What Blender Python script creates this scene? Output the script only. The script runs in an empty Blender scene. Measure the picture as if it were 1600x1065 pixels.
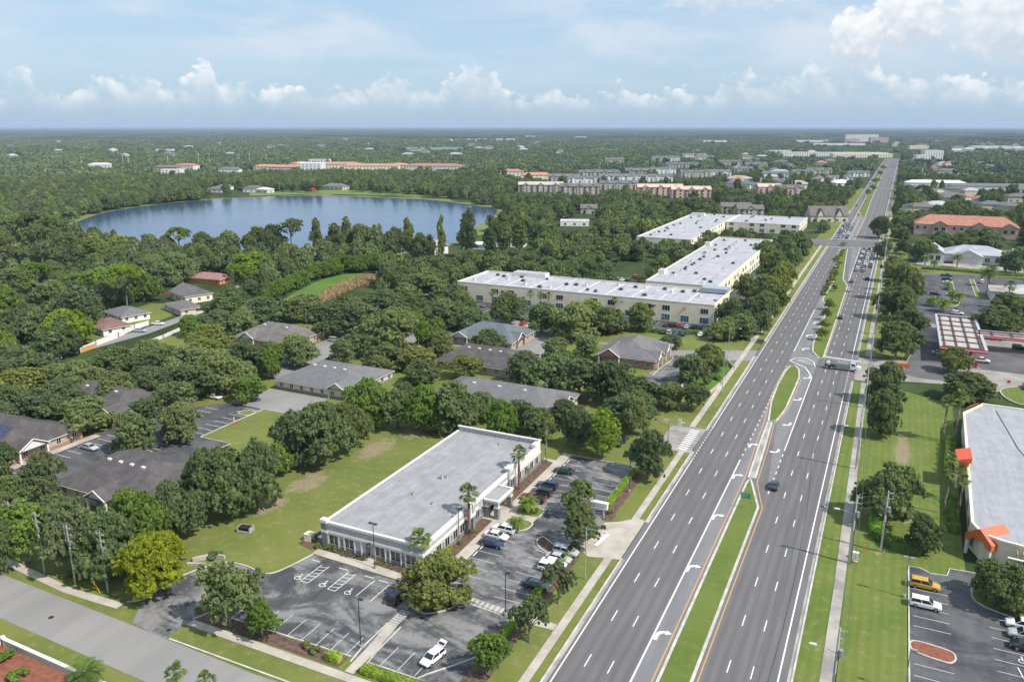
import bpy, bmesh, math, random
import numpy as np
from mathutils import Vector, Matrix
from mathutils.geometry import tessellate_polygon
R = math.radians
sc = bpy.context.scene
COL = sc.collection
# ------------------------------------------------------------------ camera
# World frame: +Y runs along the boulevard, +X across it, metres, Z up.
CAM_H, LENS, PITCH, YAW = 75.0, 28.0, 15.1, 25.5
cam = bpy.data.cameras.new('camera')
cam.lens = LENS; cam.sensor_width = 36; cam.sensor_fit = 'HORIZONTAL'
cam.clip_start = 1; cam.clip_end = 90000
co = bpy.data.objects.new('camera', cam); COL.objects.link(co)
co.location = (0, 0, CAM_H); co.rotation_euler = (R(90 - PITCH), 0, R(YAW))
sc.camera = co
# ------------------------------------------------------------------ colour management, sun, sky
sc.view_settings.view_transform = 'Standard'; sc.view_settings.look = 'None'
sc.view_settings.exposure = EXPOSURE = 0.42; sc.view_settings.gamma = 1; sc.view_settings.use_curve_mapping = False
cy = sc.cycles
cy.max_bounces = 6; cy.diffuse_bounces = 3; cy.glossy_bounces = 2; cy.transmission_bounces = 2; cy.volume_bounces = 0
cy.transparent_max_bounces = 4; cy.caustics_reflective = False; cy.caustics_refractive = False
cy.use_adaptive_sampling = True; cy.adaptive_threshold = 0.02
SUN_EL, SUN_AZ = 49.0, -7.0       # degrees; azimuth measured from +X toward +Y
sl = bpy.data.lights.new('sun', 'SUN'); sl.energy = 4.0; sl.angle = R(0.55); sl.color = (1.0, 0.95, 0.87)
so = bpy.data.objects.new('sun', sl); COL.objects.link(so)
sd = Vector((math.cos(R(SUN_EL)) * math.cos(R(SUN_AZ)), math.cos(R(SUN_EL)) * math.sin(R(SUN_AZ)), math.sin(R(SUN_EL))))
so.rotation_euler = sd.to_track_quat('Z', 'Y').to_euler()

class NT:
    """small helper for node trees"""
    def __init__(s, tree): s.t = tree; s.n = tree.nodes; s.l = tree.links
    def add(s, typ, **kw):
        n = s.n.new(typ)
        for k, v in kw.items():
            if k.startswith('i_'):
                key = k[2:]; key = int(key) if key.isdigit() else key.replace('_', ' ')
                n.inputs[key].default_value = v
            else: setattr(n, k, v)
        return n
    def link(s, a, b): s.l.new(a, b)
    def put(s, v, sock):
        if isinstance(v, bpy.types.NodeSocket): s.l.new(v, sock)
        else: sock.default_value = v
    def math(s, op, a, b=0.0, c=0.0, clamp=False):
        n = s.n.new('ShaderNodeMath'); n.operation = op; n.use_clamp = clamp
        s.put(a, n.inputs[0]); s.put(b, n.inputs[1]); s.put(c, n.inputs[2]); return n.outputs[0]
    def mix(s, f, a, b, blend='MIX'):
        n = s.n.new('ShaderNodeMix'); n.data_type = 'RGBA'; n.blend_type = blend
        s.put(f, n.inputs[0]); s.put(a, n.inputs[6]); s.put(b, n.inputs[7]); return n.outputs[2]
    def step(s, v, a, b):
        n = s.n.new('ShaderNodeMapRange'); n.interpolation_type = 'SMOOTHSTEP'
        s.put(v, n.inputs[0]); n.inputs[1].default_value = a; n.inputs[2].default_value = b; return n.outputs[0]
    def noise(s, vec, scale, detail=2.0, rough=0.5, dist=0.0):
        n = s.n.new('ShaderNodeTexNoise'); n.inputs['Scale'].default_value = scale; n.inputs['Detail'].default_value = detail
        n.inputs['Roughness'].default_value = rough; n.inputs['Distortion'].default_value = dist
        if vec is not None: s.l.new(vec, n.inputs['Vector'])
        return n.outputs['Fac']
    def comb(s, x, y, z):
        n = s.n.new('ShaderNodeCombineXYZ'); s.put(x, n.inputs[0]); s.put(y, n.inputs[1]); s.put(z, n.inputs[2]); return n.outputs[0]
def c4(c): return (c[0], c[1], c[2], 1.0)

w = bpy.data.worlds.new('World'); sc.world = w; w.use_nodes = True
def build_sky():
    T = NT(w.node_tree); T.n.clear()
    out = T.add('ShaderNodeOutputWorld'); bg = T.add('ShaderNodeBackground'); T.link(bg.outputs[0], out.inputs[0])
    sky = T.add('ShaderNodeTexSky'); sky.sky_type = 'NISHITA'; sky.sun_disc = False
    sky.sun_elevation = R(SUN_EL); sky.sun_rotation = R(90 - SUN_AZ); sky.air_density = 1.0; sky.dust_density = 1.6; sky.ozone_density = 2.0
    S = 0.12
    skyc = T.add('ShaderNodeVectorMath', operation='SCALE'); T.link(sky.outputs[0], skyc.inputs[0]); skyc.inputs['Scale'].default_value = S
    tc = T.add('ShaderNodeTexCoord'); sep = T.add('ShaderNodeSeparateXYZ'); T.link(tc.outputs['Generated'], sep.inputs[0])
    az = T.math('MULTIPLY', T.math('ARCTAN2', sep.outputs[0], sep.outputs[1]), 57.29578)     # degrees clockwise from +Y
    el = T.math('MULTIPLY', T.math('ARCSINE', sep.outputs[2]), 57.29578)
    base = T.mix(.72, skyc.outputs[0], T.mix(T.step(el, 2.0, 22.0), (.350, .500, .650, 1), (.340, .465, .635, 1)))
    # thin high cirrus veil, streaked
    cv = T.comb(T.math('MULTIPLY', az, .045), T.math('ADD', T.math('MULTIPLY', el, .30), T.math('MULTIPLY', az, .012)), 0.0)
    cir = T.noise(cv, 1.6, 6.0, .62, .6)
    cirm = T.math('MULTIPLY', T.step(cir, .36, .72), T.step(el, 1.0, 4.5))
    col = T.mix(T.math('MULTIPLY', cirm, .62), base, (.47, .56, .68, 1))
    # broad pale bank, upper right
    bk = T.noise(T.comb(T.math('MULTIPLY', az, .09), T.math('MULTIPLY', el, .22), 3.0), 1.3, 5.0, .6, .4)
    bkm = T.math('MULTIPLY', T.step(T.math('ADD', bk, T.math('MULTIPLY', T.step(az, -24.0, 4.0), .20)), .46, .76), T.step(el, 2.0, 6.0))
    col = T.mix(T.math('MULTIPLY', bkm, .78), col, (.56, .61, .68, 1))
    # cumulus line standing on the horizon: crest height over azimuth
    prof = [(0,140),(20,92),(45,104),(62,130),(78,124),(100,150),(160,108),(190,125),(232,110),(262,140),(312,100),(325,90),(345,132),(375,116),(395,138),
            (450,134),(520,136),(560,140),(600,112),(640,128),(680,134),(712,112),(728,100),(770,108),(795,142),(830,152),(865,132),(900,150),(950,140),(985,130),
            (1020,148),(1070,134),(1110,148),(1140,112),(1158,98),(1200,118),(1240,114),(1268,92),(1300,108),(1350,92),(1385,112),(1420,118),(1480,110),(1540,118),(1600,122)]
    fc = T.add('ShaderNodeFloatCurve'); T.link(T.math('DIVIDE', T.math('ADD', az, 75.0), 100.0, clamp=True), fc.inputs['Value'])
    cm = fc.mapping.curves[0]; cm.points[0].location = (0, .35); cm.points[1].location = (1, .4)
    for x, y in prof:
        u = x - 800; v = y - 532.5; F = 1244.4 * math.cos(R(PITCH)) - v * math.sin(R(PITCH)); U = -(1244.4 * math.sin(R(PITCH)) + v * math.cos(R(PITCH)))
        cm.points.new((math.degrees(math.atan2(u, F)) - YAW + 75) / 100, math.degrees(math.atan2(U, math.hypot(u, F))) / 10)
    for p in cm.points: p.handle_type = 'VECTOR'
    fc.mapping.update()
    crest = T.math('MULTIPLY', fc.outputs[0], 10.0)
    pv = T.comb(T.math('MULTIPLY', az, 1.0), T.math('MULTIPLY', el, 1.15), 0.0)
    n1 = T.noise(pv, .9, 6.0, .60, .35); n2 = T.noise(pv, 3.0, 4.0, .6, .2)
    n3 = T.noise(T.comb(T.math('MULTIPLY', az, .45), T.math('MULTIPLY', el, .5), 7.0), 1.0, 4.0, .6, .3)
    vor = T.add('ShaderNodeTexVoronoi', feature='SMOOTH_F1'); T.link(pv, vor.inputs['Vector']); vor.inputs['Scale'].default_value = 1.5; vor.inputs['Smoothness'].default_value = .5
    puff = T.math('ADD', T.math('MULTIPLY', T.math('SUBTRACT', n1, .5), 2.2), T.math('MULTIPLY', T.math('SUBTRACT', .42, vor.outputs['Distance']), 1.0))
    puff = T.math('ADD', puff, T.math('MULTIPLY', T.math('SUBTRACT', n2, .5), .5))
    d = T.math('SUBTRACT', T.math('ADD', crest, puff), el)          # >0 inside the cloud
    m = T.math('MULTIPLY', T.math('MULTIPLY', T.step(d, -.05, .45), T.step(el, .3, 1.9)), T.step(n3, .34, .60))
    light = T.step(T.math('ADD', T.math('SUBTRACT', .9, T.math('MULTIPLY', d, .28)), T.math('MULTIPLY', puff, .55)), -.1, 1.1)
    ccol = T.mix(light, (.42, .49, .57, 1), (.74, .755, .77, 1))
    col = T.mix(T.math('MULTIPLY', m, T.math('ADD', .32, T.math('MULTIPLY', light, .58))), col, ccol)
    # tall cumulus tower, upper right of the view
    def tower(a0, e0, ra, re, amp, col, k=.95):
        q = T.math('ADD', T.math('POWER', T.math('ABSOLUTE', T.math('DIVIDE', T.math('SUBTRACT', az, a0), ra)), 2.0),
                   T.math('POWER', T.math('ABSOLUTE', T.math('DIVIDE', T.math('SUBTRACT', el, e0), re)), 2.0))
        dd = T.math('ADD', T.math('SUBTRACT', 1.0, q), T.math('MULTIPLY', puff, amp))
        mm = T.step(dd, 0.0, .45)
        up = T.math('DIVIDE', T.math('SUBTRACT', el, e0), re)
        li = T.step(T.math('ADD', T.math('ADD', .55, T.math('MULTIPLY', up, .45)), T.math('MULTIPLY', puff, .40)), .0, 1.0)
        return T.mix(T.math('MULTIPLY', mm, k), col, T.mix(li, (.44, .50, .58, 1), (.74, .75, .755, 1)))
    col = tower(5.5, 6.0, 4.2, 3.0, .75, col, .75)
    col = tower(-.5, 6.3, 2.6, 2.0, .85, col)
    col = tower(-3.3, 5.2, 1.8, 2.2, .85, col)
    col = tower(-11.5, 8.2, 4.8, 1.3, .55, col, .55)
    # milky air low over the horizon
    hz = T.math('SUBTRACT', 1.0, T.step(el, -1.2, 2.9))
    col = T.mix(T.math('MULTIPLY', hz, .92), col, (.335, .440, .565, 1))
    T.link(col, bg.inputs[0]); bg.inputs[1].default_value = 1.0
build_sky()

# ------------------------------------------------------------------ helpers
def at(px, py, z=0.0):
    """point on the horizontal plane z that the survey pixel (1600 px wide photograph) sees"""
    f = 1600 * LENS / 36; u = px - 800; v = py - 532.5; cp, sp = math.cos(R(PITCH)), math.sin(R(PITCH))
    D = f * sp + v * cp; F = f * cp - v * sp; t = (CAM_H - z) / D; X, Y = u * t, F * t
    ca, sa = math.cos(R(YAW)), math.sin(R(YAW))
    return (X * ca - Y * sa, X * sa + Y * ca)
def proj(x, y, z):
    ca, sa = math.cos(R(YAW)), math.sin(R(YAW)); X = x * ca + y * sa; Y = -x * sa + y * ca; Z = z - CAM_H
    cp, sp = math.cos(R(PITCH)), math.sin(R(PITCH)); dep = Y * cp - Z * sp; up = Y * sp + Z * cp; f = 1600 * LENS / 36
    return 800 + f * X / dep, 532.5 - f * up / dep, dep
def inpoly(x, y, P):
    r = False; j = len(P) - 1
    for i in range(len(P)):
        xi, yi = P[i]; xj, yj = P[j]
        if (yi > y) != (yj > y) and x < (xj - xi) * (y - yi) / (yj - yi) + xi: r = not r
        j = i
    return r
def tag(o, label=None, cat=None, group=None, kind=None):
    if label: o['label'] = label
    if cat: o['category'] = cat
    if group: o['group'] = group
    if kind: o['kind'] = kind
    return o
def empty(name, loc=(0, 0, 0), rz=0.0):
    o = bpy.data.objects.new(name, None); COL.objects.link(o); o.location = loc; o.rotation_euler = (0, 0, rz); o.empty_display_size = .5
    return o
def link(name, me, parent=None, loc=None):
    o = bpy.data.objects.new(name, me); COL.objects.link(o)
    if parent is not None: o.parent = parent
    if loc is not None: o.location = loc
    return o
class MB:
    """collects shapes; build() links them as ONE mesh object"""
    def __init__(s): s.v = []; s.f = []; s.m = []; s.mats = []
    def mi(s, m):
        if m is None: return 0
        if m not in s.mats: s.mats.append(m)
        return s.mats.index(m)
    def add(s, vs, fs, m=None):
        k = len(s.v); s.v += [tuple(v) for v in vs]; s.f += [tuple(i + k for i in f) for f in fs]; s.m += [s.mi(m)] * len(fs)
    def box(s, x0, x1, y0, y1, z0, z1, m=None):
        s.add([(x0,y0,z0),(x1,y0,z0),(x1,y1,z0),(x0,y1,z0),(x0,y0,z1),(x1,y0,z1),(x1,y1,z1),(x0,y1,z1)],
              [(3,2,1,0),(4,5,6,7),(0,1,5,4),(1,2,6,5),(2,3,7,6),(3,0,4,7)], m)
    def poly(s, pts, z, m=None):
        """flat polygon facing up"""
        tri = tessellate_polygon([[Vector((p[0], p[1], 0)) for p in pts]])
        fs = []
        for a, b, c in tri:
            A, B, C_ = pts[a], pts[b], pts[c]
            cr = (B[0]-A[0])*(C_[1]-A[1]) - (B[1]-A[1])*(C_[0]-A[0])
            fs.append((a, b, c) if cr > 0 else (a, c, b))
        s.add([(p[0], p[1], z) for p in pts], fs, m)
    def prism(s, pts, z0, z1, m=None, bottom=False):
        a = sum(pts[i][0]*pts[(i+1) % len(pts)][1] - pts[(i+1) % len(pts)][0]*pts[i][1] for i in range(len(pts)))
        if a < 0: pts = pts[::-1]
        n = len(pts); s.poly(pts, z1, m)
        s.add([(p[0], p[1], z0) for p in pts] + [(p[0], p[1], z1) for p in pts], [(i, (i+1) % n, n+(i+1) % n, n+i) for i in range(n)], m)
    def strip(s, pts, wdt, z0, z1, m=None, closed=False):
        """raised band (kerb, wall) along a polyline"""
        n = len(pts); L = []; Rr = []
        for i in range(n):
            a = Vector(pts[(i-1) % n]) if (closed or i > 0) else Vector(pts[i]); b = Vector(pts[(i+1) % n]) if (closed or i < n-1) else Vector(pts[i])
            p = Vector(pts[i]); d = (b - a); d = d.normalized() if d.length > 1e-6 else Vector((1, 0)); nn = Vector((-d.y, d.x)) * wdt / 2
            L.append(p + nn); Rr.append(p - nn)
        vs = [(q.x, q.y, z) for z in (z0, z1) for q in L] + [(q.x, q.y, z) for z in (z0, z1) for q in Rr]
        fs = []; m_ = n if closed else n - 1
        for i in range(m_):
            j = (i+1) % n; fs += [(n+i, 2*n+n+i, 2*n+n+j, n+j), (i, n+i, n+j, j), (2*n+i, 2*n+j, 3*n+j, 3*n+i)]
        if not closed: fs += [(0, 2*n, 3*n, n), (n-1, 2*n-1, 4*n-1, 3*n-1)]
        s.add(vs, fs, m)
    def tube(s, p0, p1, r0, r1=None, seg=8, m=None, caps=True):
        r1 = r0 if r1 is None else r1; p0 = Vector(p0); p1 = Vector(p1); d = (p1 - p0)
        if d.length < 1e-6: return
        q = d.to_track_quat('Z', 'Y'); vs = []
        for p, r in ((p0, r0), (p1, r1)):
            for k in range(seg): vs.append(p + q @ Vector((r*math.cos(2*math.pi*k/seg), r*math.sin(2*math.pi*k/seg), 0)))
        fs = [(k, (k+1) % seg, seg+(k+1) % seg, seg+k) for k in range(seg)]
        if caps: fs += [tuple(range(seg-1, -1, -1)), tuple(range(seg, 2*seg))]
        s.add(vs, fs, m)
    def mesh(s, name, mat=None, smooth=False):
        me = bpy.data.meshes.new(name); me.from_pydata(s.v, [], s.f)
        for m in (s.mats or [mat]):
            if m is not None: me.materials.append(m)
        if s.mats: me.polygons.foreach_set('material_index', s.m)
        if smooth: me.polygons.foreach_set('use_smooth', [True] * len(s.f))
        me.update(); return me
    def build(s, name, mat=None, parent=None, loc=None, smooth=False): return link(name, s.mesh(name, mat, smooth), parent, loc)
def resample(pts, closed=True, n=6):
    """Catmull-Rom smoothing of an outline"""
    N = len(pts); out = []
    rng = range(N) if closed else range(N-1)
    for i in rng:
        p = [Vector(pts[(i+k) % N] if closed else pts[min(max(i+k, 0), N-1)]) for k in (-1, 0, 1, 2)]
        for j in range(n):
            t = j / n
            q = .5*((2*p[1]) + (-p[0]+p[2])*t + (2*p[0]-5*p[1]+4*p[2]-p[3])*t*t + (-p[0]+3*p[1]-3*p[2]+p[3])*t**3)
            out.append((q.x, q.y))
    if not closed: out.append(tuple(pts[-1]))
    return out
def ground_sheet(name, pts, z, mat, kind='structure', label=None):
    b = MB(); b.poly(pts, z); return tag(b.build(name, mat), label, None, None, kind)

# ------------------------------------------------------------------ materials
MATS = {}
def pmat(name, rough=.8, spec=.3, metal=0.0):
    m = bpy.data.materials.new(name); m.use_nodes = True; T = NT(m.node_tree); b = m.node_tree.nodes['Principled BSDF']
    b.inputs['Roughness'].default_value = rough; b.inputs['Specular IOR Level'].default_value = spec; b.inputs['Metallic'].default_value = metal
    MATS[name] = m; return m, T, b
def pos(T):
    return T.add('ShaderNodeNewGeometry').outputs['Position']
def scaled(T, vec, sx, sy, sz):
    n = T.add('ShaderNodeVectorMath', operation='MULTIPLY'); T.link(vec, n.inputs[0]); n.inputs[1].default_value = (sx, sy, sz); return n.outputs[0]
def noisy(name, a, b, scale=.5, rough=.85, lo=.35, hi=.65, detail=5, stretch=(1, 1, 1), fine=None, bump=0.0, spec=.3, metal=0):
    """two-tone weathered surface"""
    m, T, bs = pmat(name, rough, spec, metal); P = scaled(T, pos(T), *stretch)
    col = T.mix(T.step(T.noise(P, scale, detail, .6), lo, hi), c4(a), c4(b))
    if fine:
        g = T.noise(P, fine[0], 3, .6); k = fine[1]
        col = T.mix(1.0, col, T.mix(g, (1-k, 1-k, 1-k, 1), (1+k, 1+k, 1+k, 1)), 'MULTIPLY')
    T.link(col, bs.inputs['Base Color'])
    if bump:
        bp = T.add('ShaderNodeBump'); bp.inputs['Strength'].default_value = bump; bp.inputs['Distance'].default_value = .3
        T.link(T.noise(P, (fine or (scale*6,))[0], 3, .6), bp.inputs['Height']); T.link(bp.outputs[0], bs.inputs['Normal'])
    return m
def mk_grass(name, a, b, c, soil=None, stripes=0.0):
    m, T, bs = pmat(name, .9, .15); P = pos(T)
    n1 = T.noise(P, .07, 5, .62); n2 = T.noise(P, .55, 4, .6); n3 = T.noise(P, 4.0, 3, .7)
    col = T.mix(T.step(n1, .35, .65), c4(a), c4(b)); col = T.mix(T.math('MULTIPLY', T.step(n2, .45, .75), .6), col, c4(c))
    col = T.mix(1.0, col, T.mix(n3, (.74, .74, .74, 1), (1.26, 1.26, 1.26, 1)), 'MULTIPLY')
    sx = T.add('ShaderNodeSeparateXYZ'); T.link(P, sx.inputs[0])
    if stripes:
        s_ = T.math('SINE', T.math('MULTIPLY', T.math('ADD', sx.outputs[0], T.math('MULTIPLY', n1, .8)), 4.2))
        col = T.mix(1.0, col, T.mix(T.step(s_, -.6, .6), (1-stripes,)*3 + (1,), (1+stripes,)*3 + (1,)), 'MULTIPLY')
    if soil:
        # worn sandy patches: (x, y, rx, ry) in metres
        acc = None
        for (x, y, rx, ry) in soil:
            q = T.math('ADD', T.math('POWER', T.math('ABSOLUTE', T.math('DIVIDE', T.math('SUBTRACT', sx.outputs[0], x), rx)), 2.0),
                       T.math('POWER', T.math('ABSOLUTE', T.math('DIVIDE', T.math('SUBTRACT', sx.outputs[1], y), ry)), 2.0))
            q = T.math('SUBTRACT', 1.0, q, clamp=True); acc = q if acc is None else T.math('MAXIMUM', acc, q)
        k = T.step(T.math('ADD', T.math('MULTIPLY', acc, .55), T.math('ADD', T.math('MULTIPLY', T.math('SUBTRACT', n2, .5), 1.1), T.math('MULTIPLY', T.math('SUBTRACT', n3, .5), .9))), .10, .55)
        col = T.mix(T.math('MULTIPLY', k, .9), col, T.mix(T.step(n3, .45, .62), (.19, .145, .075, 1), (.40, .34, .27, 1)))
    T.link(col, bs.inputs['Base Color']); return m
G_LAWN = mk_grass('lawn_grass', (.118, .150, .034), (.160, .180, .046), (.215, .195, .080),
                  soil=[(-106.5,147,4,9),(-103.5,160,4,5),(-109,125,4,8),(-109,113,4,6),(-95,162,5,3),(-126,104,4,5),(-137,62,7,3),(-89,146,1.5,6)])
G_MEDIAN = mk_grass('median_grass', (.098, .145, .028), (.128, .165, .038), (.170, .180, .062))
G_MOWN = mk_grass('mown_grass', (.100, .148, .028), (.135, .170, .038), (.185, .180, .065), stripes=.045,
                  soil=[(8.6,165,1.6,6),(8,200,2.2,16),(4.2,146,.8,1.2)])
G_WOODFLOOR = noisy('forest_floor', (.030, .050, .018), (.060, .085, .026), .05, .95, fine=(1.2, .35), spec=.1)
G_MEADOW = mk_grass('meadow_grass', (.075, .150, .025), (.10, .19, .03), (.13, .18, .05))
ASPH_ROAD = None
def mk_asphalt(name, a, b, rough=.85, track=None, stain=0.0, scale=.12):
    m, T, bs = pmat(name, rough, .25); P = pos(T)
    big = T.noise(scaled(T, P, 1, .12, 1), scale*4, 4, .6); fine = T.noise(P, 9.0, 2, .8)
    col = T.mix(T.step(big, .3, .7), c4(a), c4(b))
    if stain:
        sw = T.noise(scaled(T, P, .55, 1.0, 1), scale, 5, .60, 2.4); st = T.noise(P, .9, 5, .65, .8)
        v = T.math('ADD', T.math('MULTIPLY', sw, .75), T.math('MULTIPLY', st, .25))
        col = T.mix(T.math('MULTIPLY', T.step(v, .42, .60), stain), col, (.25, .242, .235, 1))
    if track:
        sx = T.add('ShaderNodeSeparateXYZ'); T.link(P, sx.inputs[0]); acc = None
        for tx in track:
            g = T.math('SUBTRACT', 1.0, T.math('DIVIDE', T.math('ABSOLUTE', T.math('SUBTRACT', sx.outputs[0], tx)), .62), clamp=True)
            acc = g if acc is None else T.math('ADD', acc, g)
        acc = T.math('MULTIPLY', acc, T.math('ADD', .35, T.math('MULTIPLY', big, .9)))
        col = T.mix(T.math('MULTIPLY', acc, .50), col, (.090, .087, .088, 1))
        lg = T.noise(scaled(T, P, 1, .035, 1), 1.6, 4, .7); col = T.mix(1.0, col, T.mix(lg, (.86, .86, .86, 1), (1.14, 1.14, 1.14, 1)), 'MULTIPLY')
        oil = T.noise(scaled(T, P, 1, .5, 1), .8, 3, .6); col = T.mix(T.math('MULTIPLY', T.step(oil, .70, .78), .35), col, (.06, .058, .058, 1))
    cr = T.add('ShaderNodeTexVoronoi', feature='DISTANCE_TO_EDGE'); T.link(T.math('MULTIPLY', 1, 1) and P, cr.inputs['Vector']); cr.inputs['Scale'].default_value = .13
    pa = T.step(T.noise(P, .02, 2, .5), .55, .6)
    col = T.mix(T.math('MULTIPLY', T.math('MULTIPLY', T.math('SUBTRACT', 1.0, T.step(cr.outputs['Distance'], .004, .012)), pa), .25), col, (.05, .05, .05, 1))
    col = T.mix(1.0, col, T.mix(fine, (.88, .88, .88, 1), (1.12, 1.12, 1.12, 1)), 'MULTIPLY')
    T.link(col, bs.inputs['Base Color']); return m
LANES = [-36.13, -33.0, -29.5, -26.02]
trk = [x + d for x in (-34.6, -31.2, -27.8, -15.8, -12.5, -9.2) for d in (-.85, .85)]
ASPH_ROAD = mk_asphalt('boulevard_asphalt', (.130, .124, .126), (.158, .150, .150), track=trk)
ASPH_TURN = mk_asphalt('turn_lane_asphalt', (.165, .165, .170), (.205, .205, .21))
ASPH_LOT = mk_asphalt('parking_asphalt', (.050, .053, .060), (.085, .086, .090), stain=.85, scale=.10)
ASPH_LOT2 = mk_asphalt('dark_parking_asphalt', (.045, .047, .055), (.075, .077, .085), stain=.28, scale=.08)
ASPH_GREY = mk_asphalt('side_street_asphalt', (.22, .215, .21), (.27, .26, .25), stain=.3, scale=.05)
CONC = noisy('concrete_walk', (.36, .32, .275), (.47, .425, .37), .25, .9, fine=(3.0, .10))
CONC2 = noisy('weathered_concrete', (.24, .225, .205), (.40, .37, .33), .18, .9, fine=(2.0, .12))
KERB = noisy('kerb_concrete', (.40, .385, .35), (.55, .53, .49), .4, .9)
MULCH = noisy('bark_mulch', (.085, .052, .038), (.15, .10, .075), 1.2, .95, fine=(6.0, .3))
MULCH_RED = noisy('red_mulch', (.19, .065, .04), (.26, .10, .065), 1.2, .95, fine=(5.0, .3))
SOIL = noisy('bare_soil', (.20, .155, .10), (.34, .28, .21), .6, .95, fine=(3.0, .2))
def mk_paint(name, c):
    m, T, bs = pmat(name, .7, .3); P = pos(T)
    col = T.mix(T.math('MULTIPLY', T.step(T.noise(P, 2.5, 5, .75), .50, .78), .55), c4(c), (.22, .215, .21, 1)); T.link(col, bs.inputs['Base Color']); return m
PAINT = mk_paint('road_paint', (.74, .74, .72)); PAINT_OLD = mk_paint('faded_paint', (.52, .52, .52)); PAINT_Y = mk_paint('yellow_paint', (.58, .33, .10)); PAINT_YO = mk_paint('faded_yellow_paint', (.50, .36, .22))
def flat(name, c, rough=.6, spec=.4, metal=0.0):
    m, T, bs = pmat(name, rough, spec, metal); P = T.add('ShaderNodeTexCoord').outputs['Object']
    k = T.noise(P, 2.2, 3, .6); T.link(T.mix(1.0, c4(c), T.mix(k, (.86, .86, .86, 1), (1.1, 1.1, 1.1, 1)), 'MULTIPLY'), bs.inputs['Base Color']); return m
def mk_water(name, base, rough=.12, k=.5):
    m, T, bs = pmat(name, rough, .5); bs.inputs['IOR'].default_value = 1.33; P = scaled(T, pos(T), 1.0, .45, 1)
    T.link(T.mix(T.step(T.noise(scaled(T, P, .3, 1, 1), .02, 4, .6, 1.0), .35, .65), c4(base), c4(tuple(x*1.35 for x in base))), bs.inputs['Base Color'])
    bp = T.add('ShaderNodeBump'); bp.inputs['Strength'].default_value = k; bp.inputs['Distance'].default_value = .25
    T.link(T.noise(P, .9, 4, .65), bp.inputs['Height']); T.link(bp.outputs[0], bs.inputs['Normal']); return m
WATER = mk_water('lake_water', (.034, .070, .135), .10, .22); PONDW = mk_water('pond_water', (.02, .035, .04), .06, .15)
DARKGLASS = None
def mk_glass(name, c, rough=.08):
    m, T, bs = pmat(name, rough, .8); P = pos(T); T.link(T.mix(T.noise(P, .6, 2, .5), c4(c), c4(tuple(min(1, x*1.9) for x in c))), bs.inputs['Base Color']); return m
GLASS = mk_glass('window_glass', (.014, .019, .023)); GLASS_TEAL = mk_glass('teal_glass', (.02, .09, .12)); CARGLASS = mk_glass('car_glass', (.012, .016, .02), .05)
# ------------------------------------------------------------------ terrain, lake
def big_ground():
    b = MB(); S = 42000.0
    b.poly([(-S, -S*.2), (S, -S*.2), (S, S), (-S, S)], -.25)
    m, T, bs = pmat('distant_plain', .95, .1); P = pos(T)
    n1 = T.noise(P, .0011, 5, .62); n2 = T.noise(P, .006, 4, .65); n3 = T.noise(scaled(T, P, 1, .35, 1), .0004, 4, .6)
    col = T.mix(T.step(n1, .35, .65), (.024, .040, .024, 1), (.040, .058, .034, 1)); col = T.mix(T.math('MULTIPLY', T.step(n2, .60, .74), .35), col, (.13, .13, .09, 1))
    col = T.mix(T.math('MULTIPLY', T.step(n3, .66, .72), .5), col, (.20, .21, .20, 1))
    T.link(col, bs.inputs['Base Color']); tag(b.build('terrain', m), kind='structure')
big_ground()
ground_sheet('ground', [(-1500, -60), (900, -60), (900, 2600), (-1500, 2600)], -.16, G_WOODFLOOR)
ground_sheet('lawn', [(-138, 76.5), (-37.6, 76.5), (-37.6, 285), (-60, 295), (-245, 262), (-232, 160), (-215, 90)], -.02, G_LAWN)
ground_sheet('verge', [(-330, -60), (-37.6, -60), (-37.6, 76.4), (-330, 76.4)], -.01, G_LAWN)
ground_sheet('roadside_grass', [(-5.6, -60), (18.2, -60), (18.2, 155), (20.5, 242), (1.5, 254), (-5.4, 254)], -.015, G_MOWN)
LAKE = [(-599,436),(-637,488),(-651,526),(-659,578),(-652,630),(-624,686),(-578,717),(-500,728),(-435,725),(-372,693),(-336,669),(-318,632),(-302,585),(-282,520),(-262,462),(-270,412),(-310,375),(-375,352),(-430,345),(-505,362),(-560,395)]
LAKES = resample(LAKE, True, 5)
ground_sheet('lake', LAKES, .02, WATER)
bank = []
for i, (x, y) in enumerate(LAKES):
    a = Vector(LAKES[i-1]); c = Vector(LAKES[(i+1) % len(LAKES)]); d = (c - a).normalized(); n = Vector((-d.y, d.x))
    wd = 3 + 9*max(0, math.sin(i*.7) + .8*math.sin(i*1.9 + 1)) + (10*abs(math.sin(i*.9)) if (y > 640 and -600 < x < -330) else 0); cx_, cy_ = -440, 530
    if (Vector((x, y)) + n - Vector((cx_, cy_))).length < (Vector((x, y)) - Vector((cx_, cy_))).length: n = -n
    bank.append((x + n.x*wd, y + n.y*wd))
ground_sheet('lake_shore', bank, -.06, mk_grass('shore_grass', (.13, .17, .045), (.17, .19, .06), (.22, .22, .10)))
POND = resample([at(-60,462), at(0,458), at(28,462), at(34,478), at(20,492), at(-60,500)], True, 4); ground_sheet('pond', POND, .02, PONDW)
POND2 = resample([at(95,418), at(120,415), at(140,417), at(140,425), at(118,428), at(95,425)], True, 4); ground_sheet('dark_pond', POND2, .02, PONDW)
MEADOW = resample([at(425,482), at(452,462), at(492,441), at(535,429), at(580,428), at(596,434), at(565,446), at(515,466), at(470,484)], True, 4)
ground_sheet('meadow', MEADOW, .01, G_MEADOW)
REEDS = [at(*p) for p in [(462,478),(500,459),(540,440),(572,430),(592,432),(600,438),(560,448),(520,466),(478,486)]]

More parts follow.
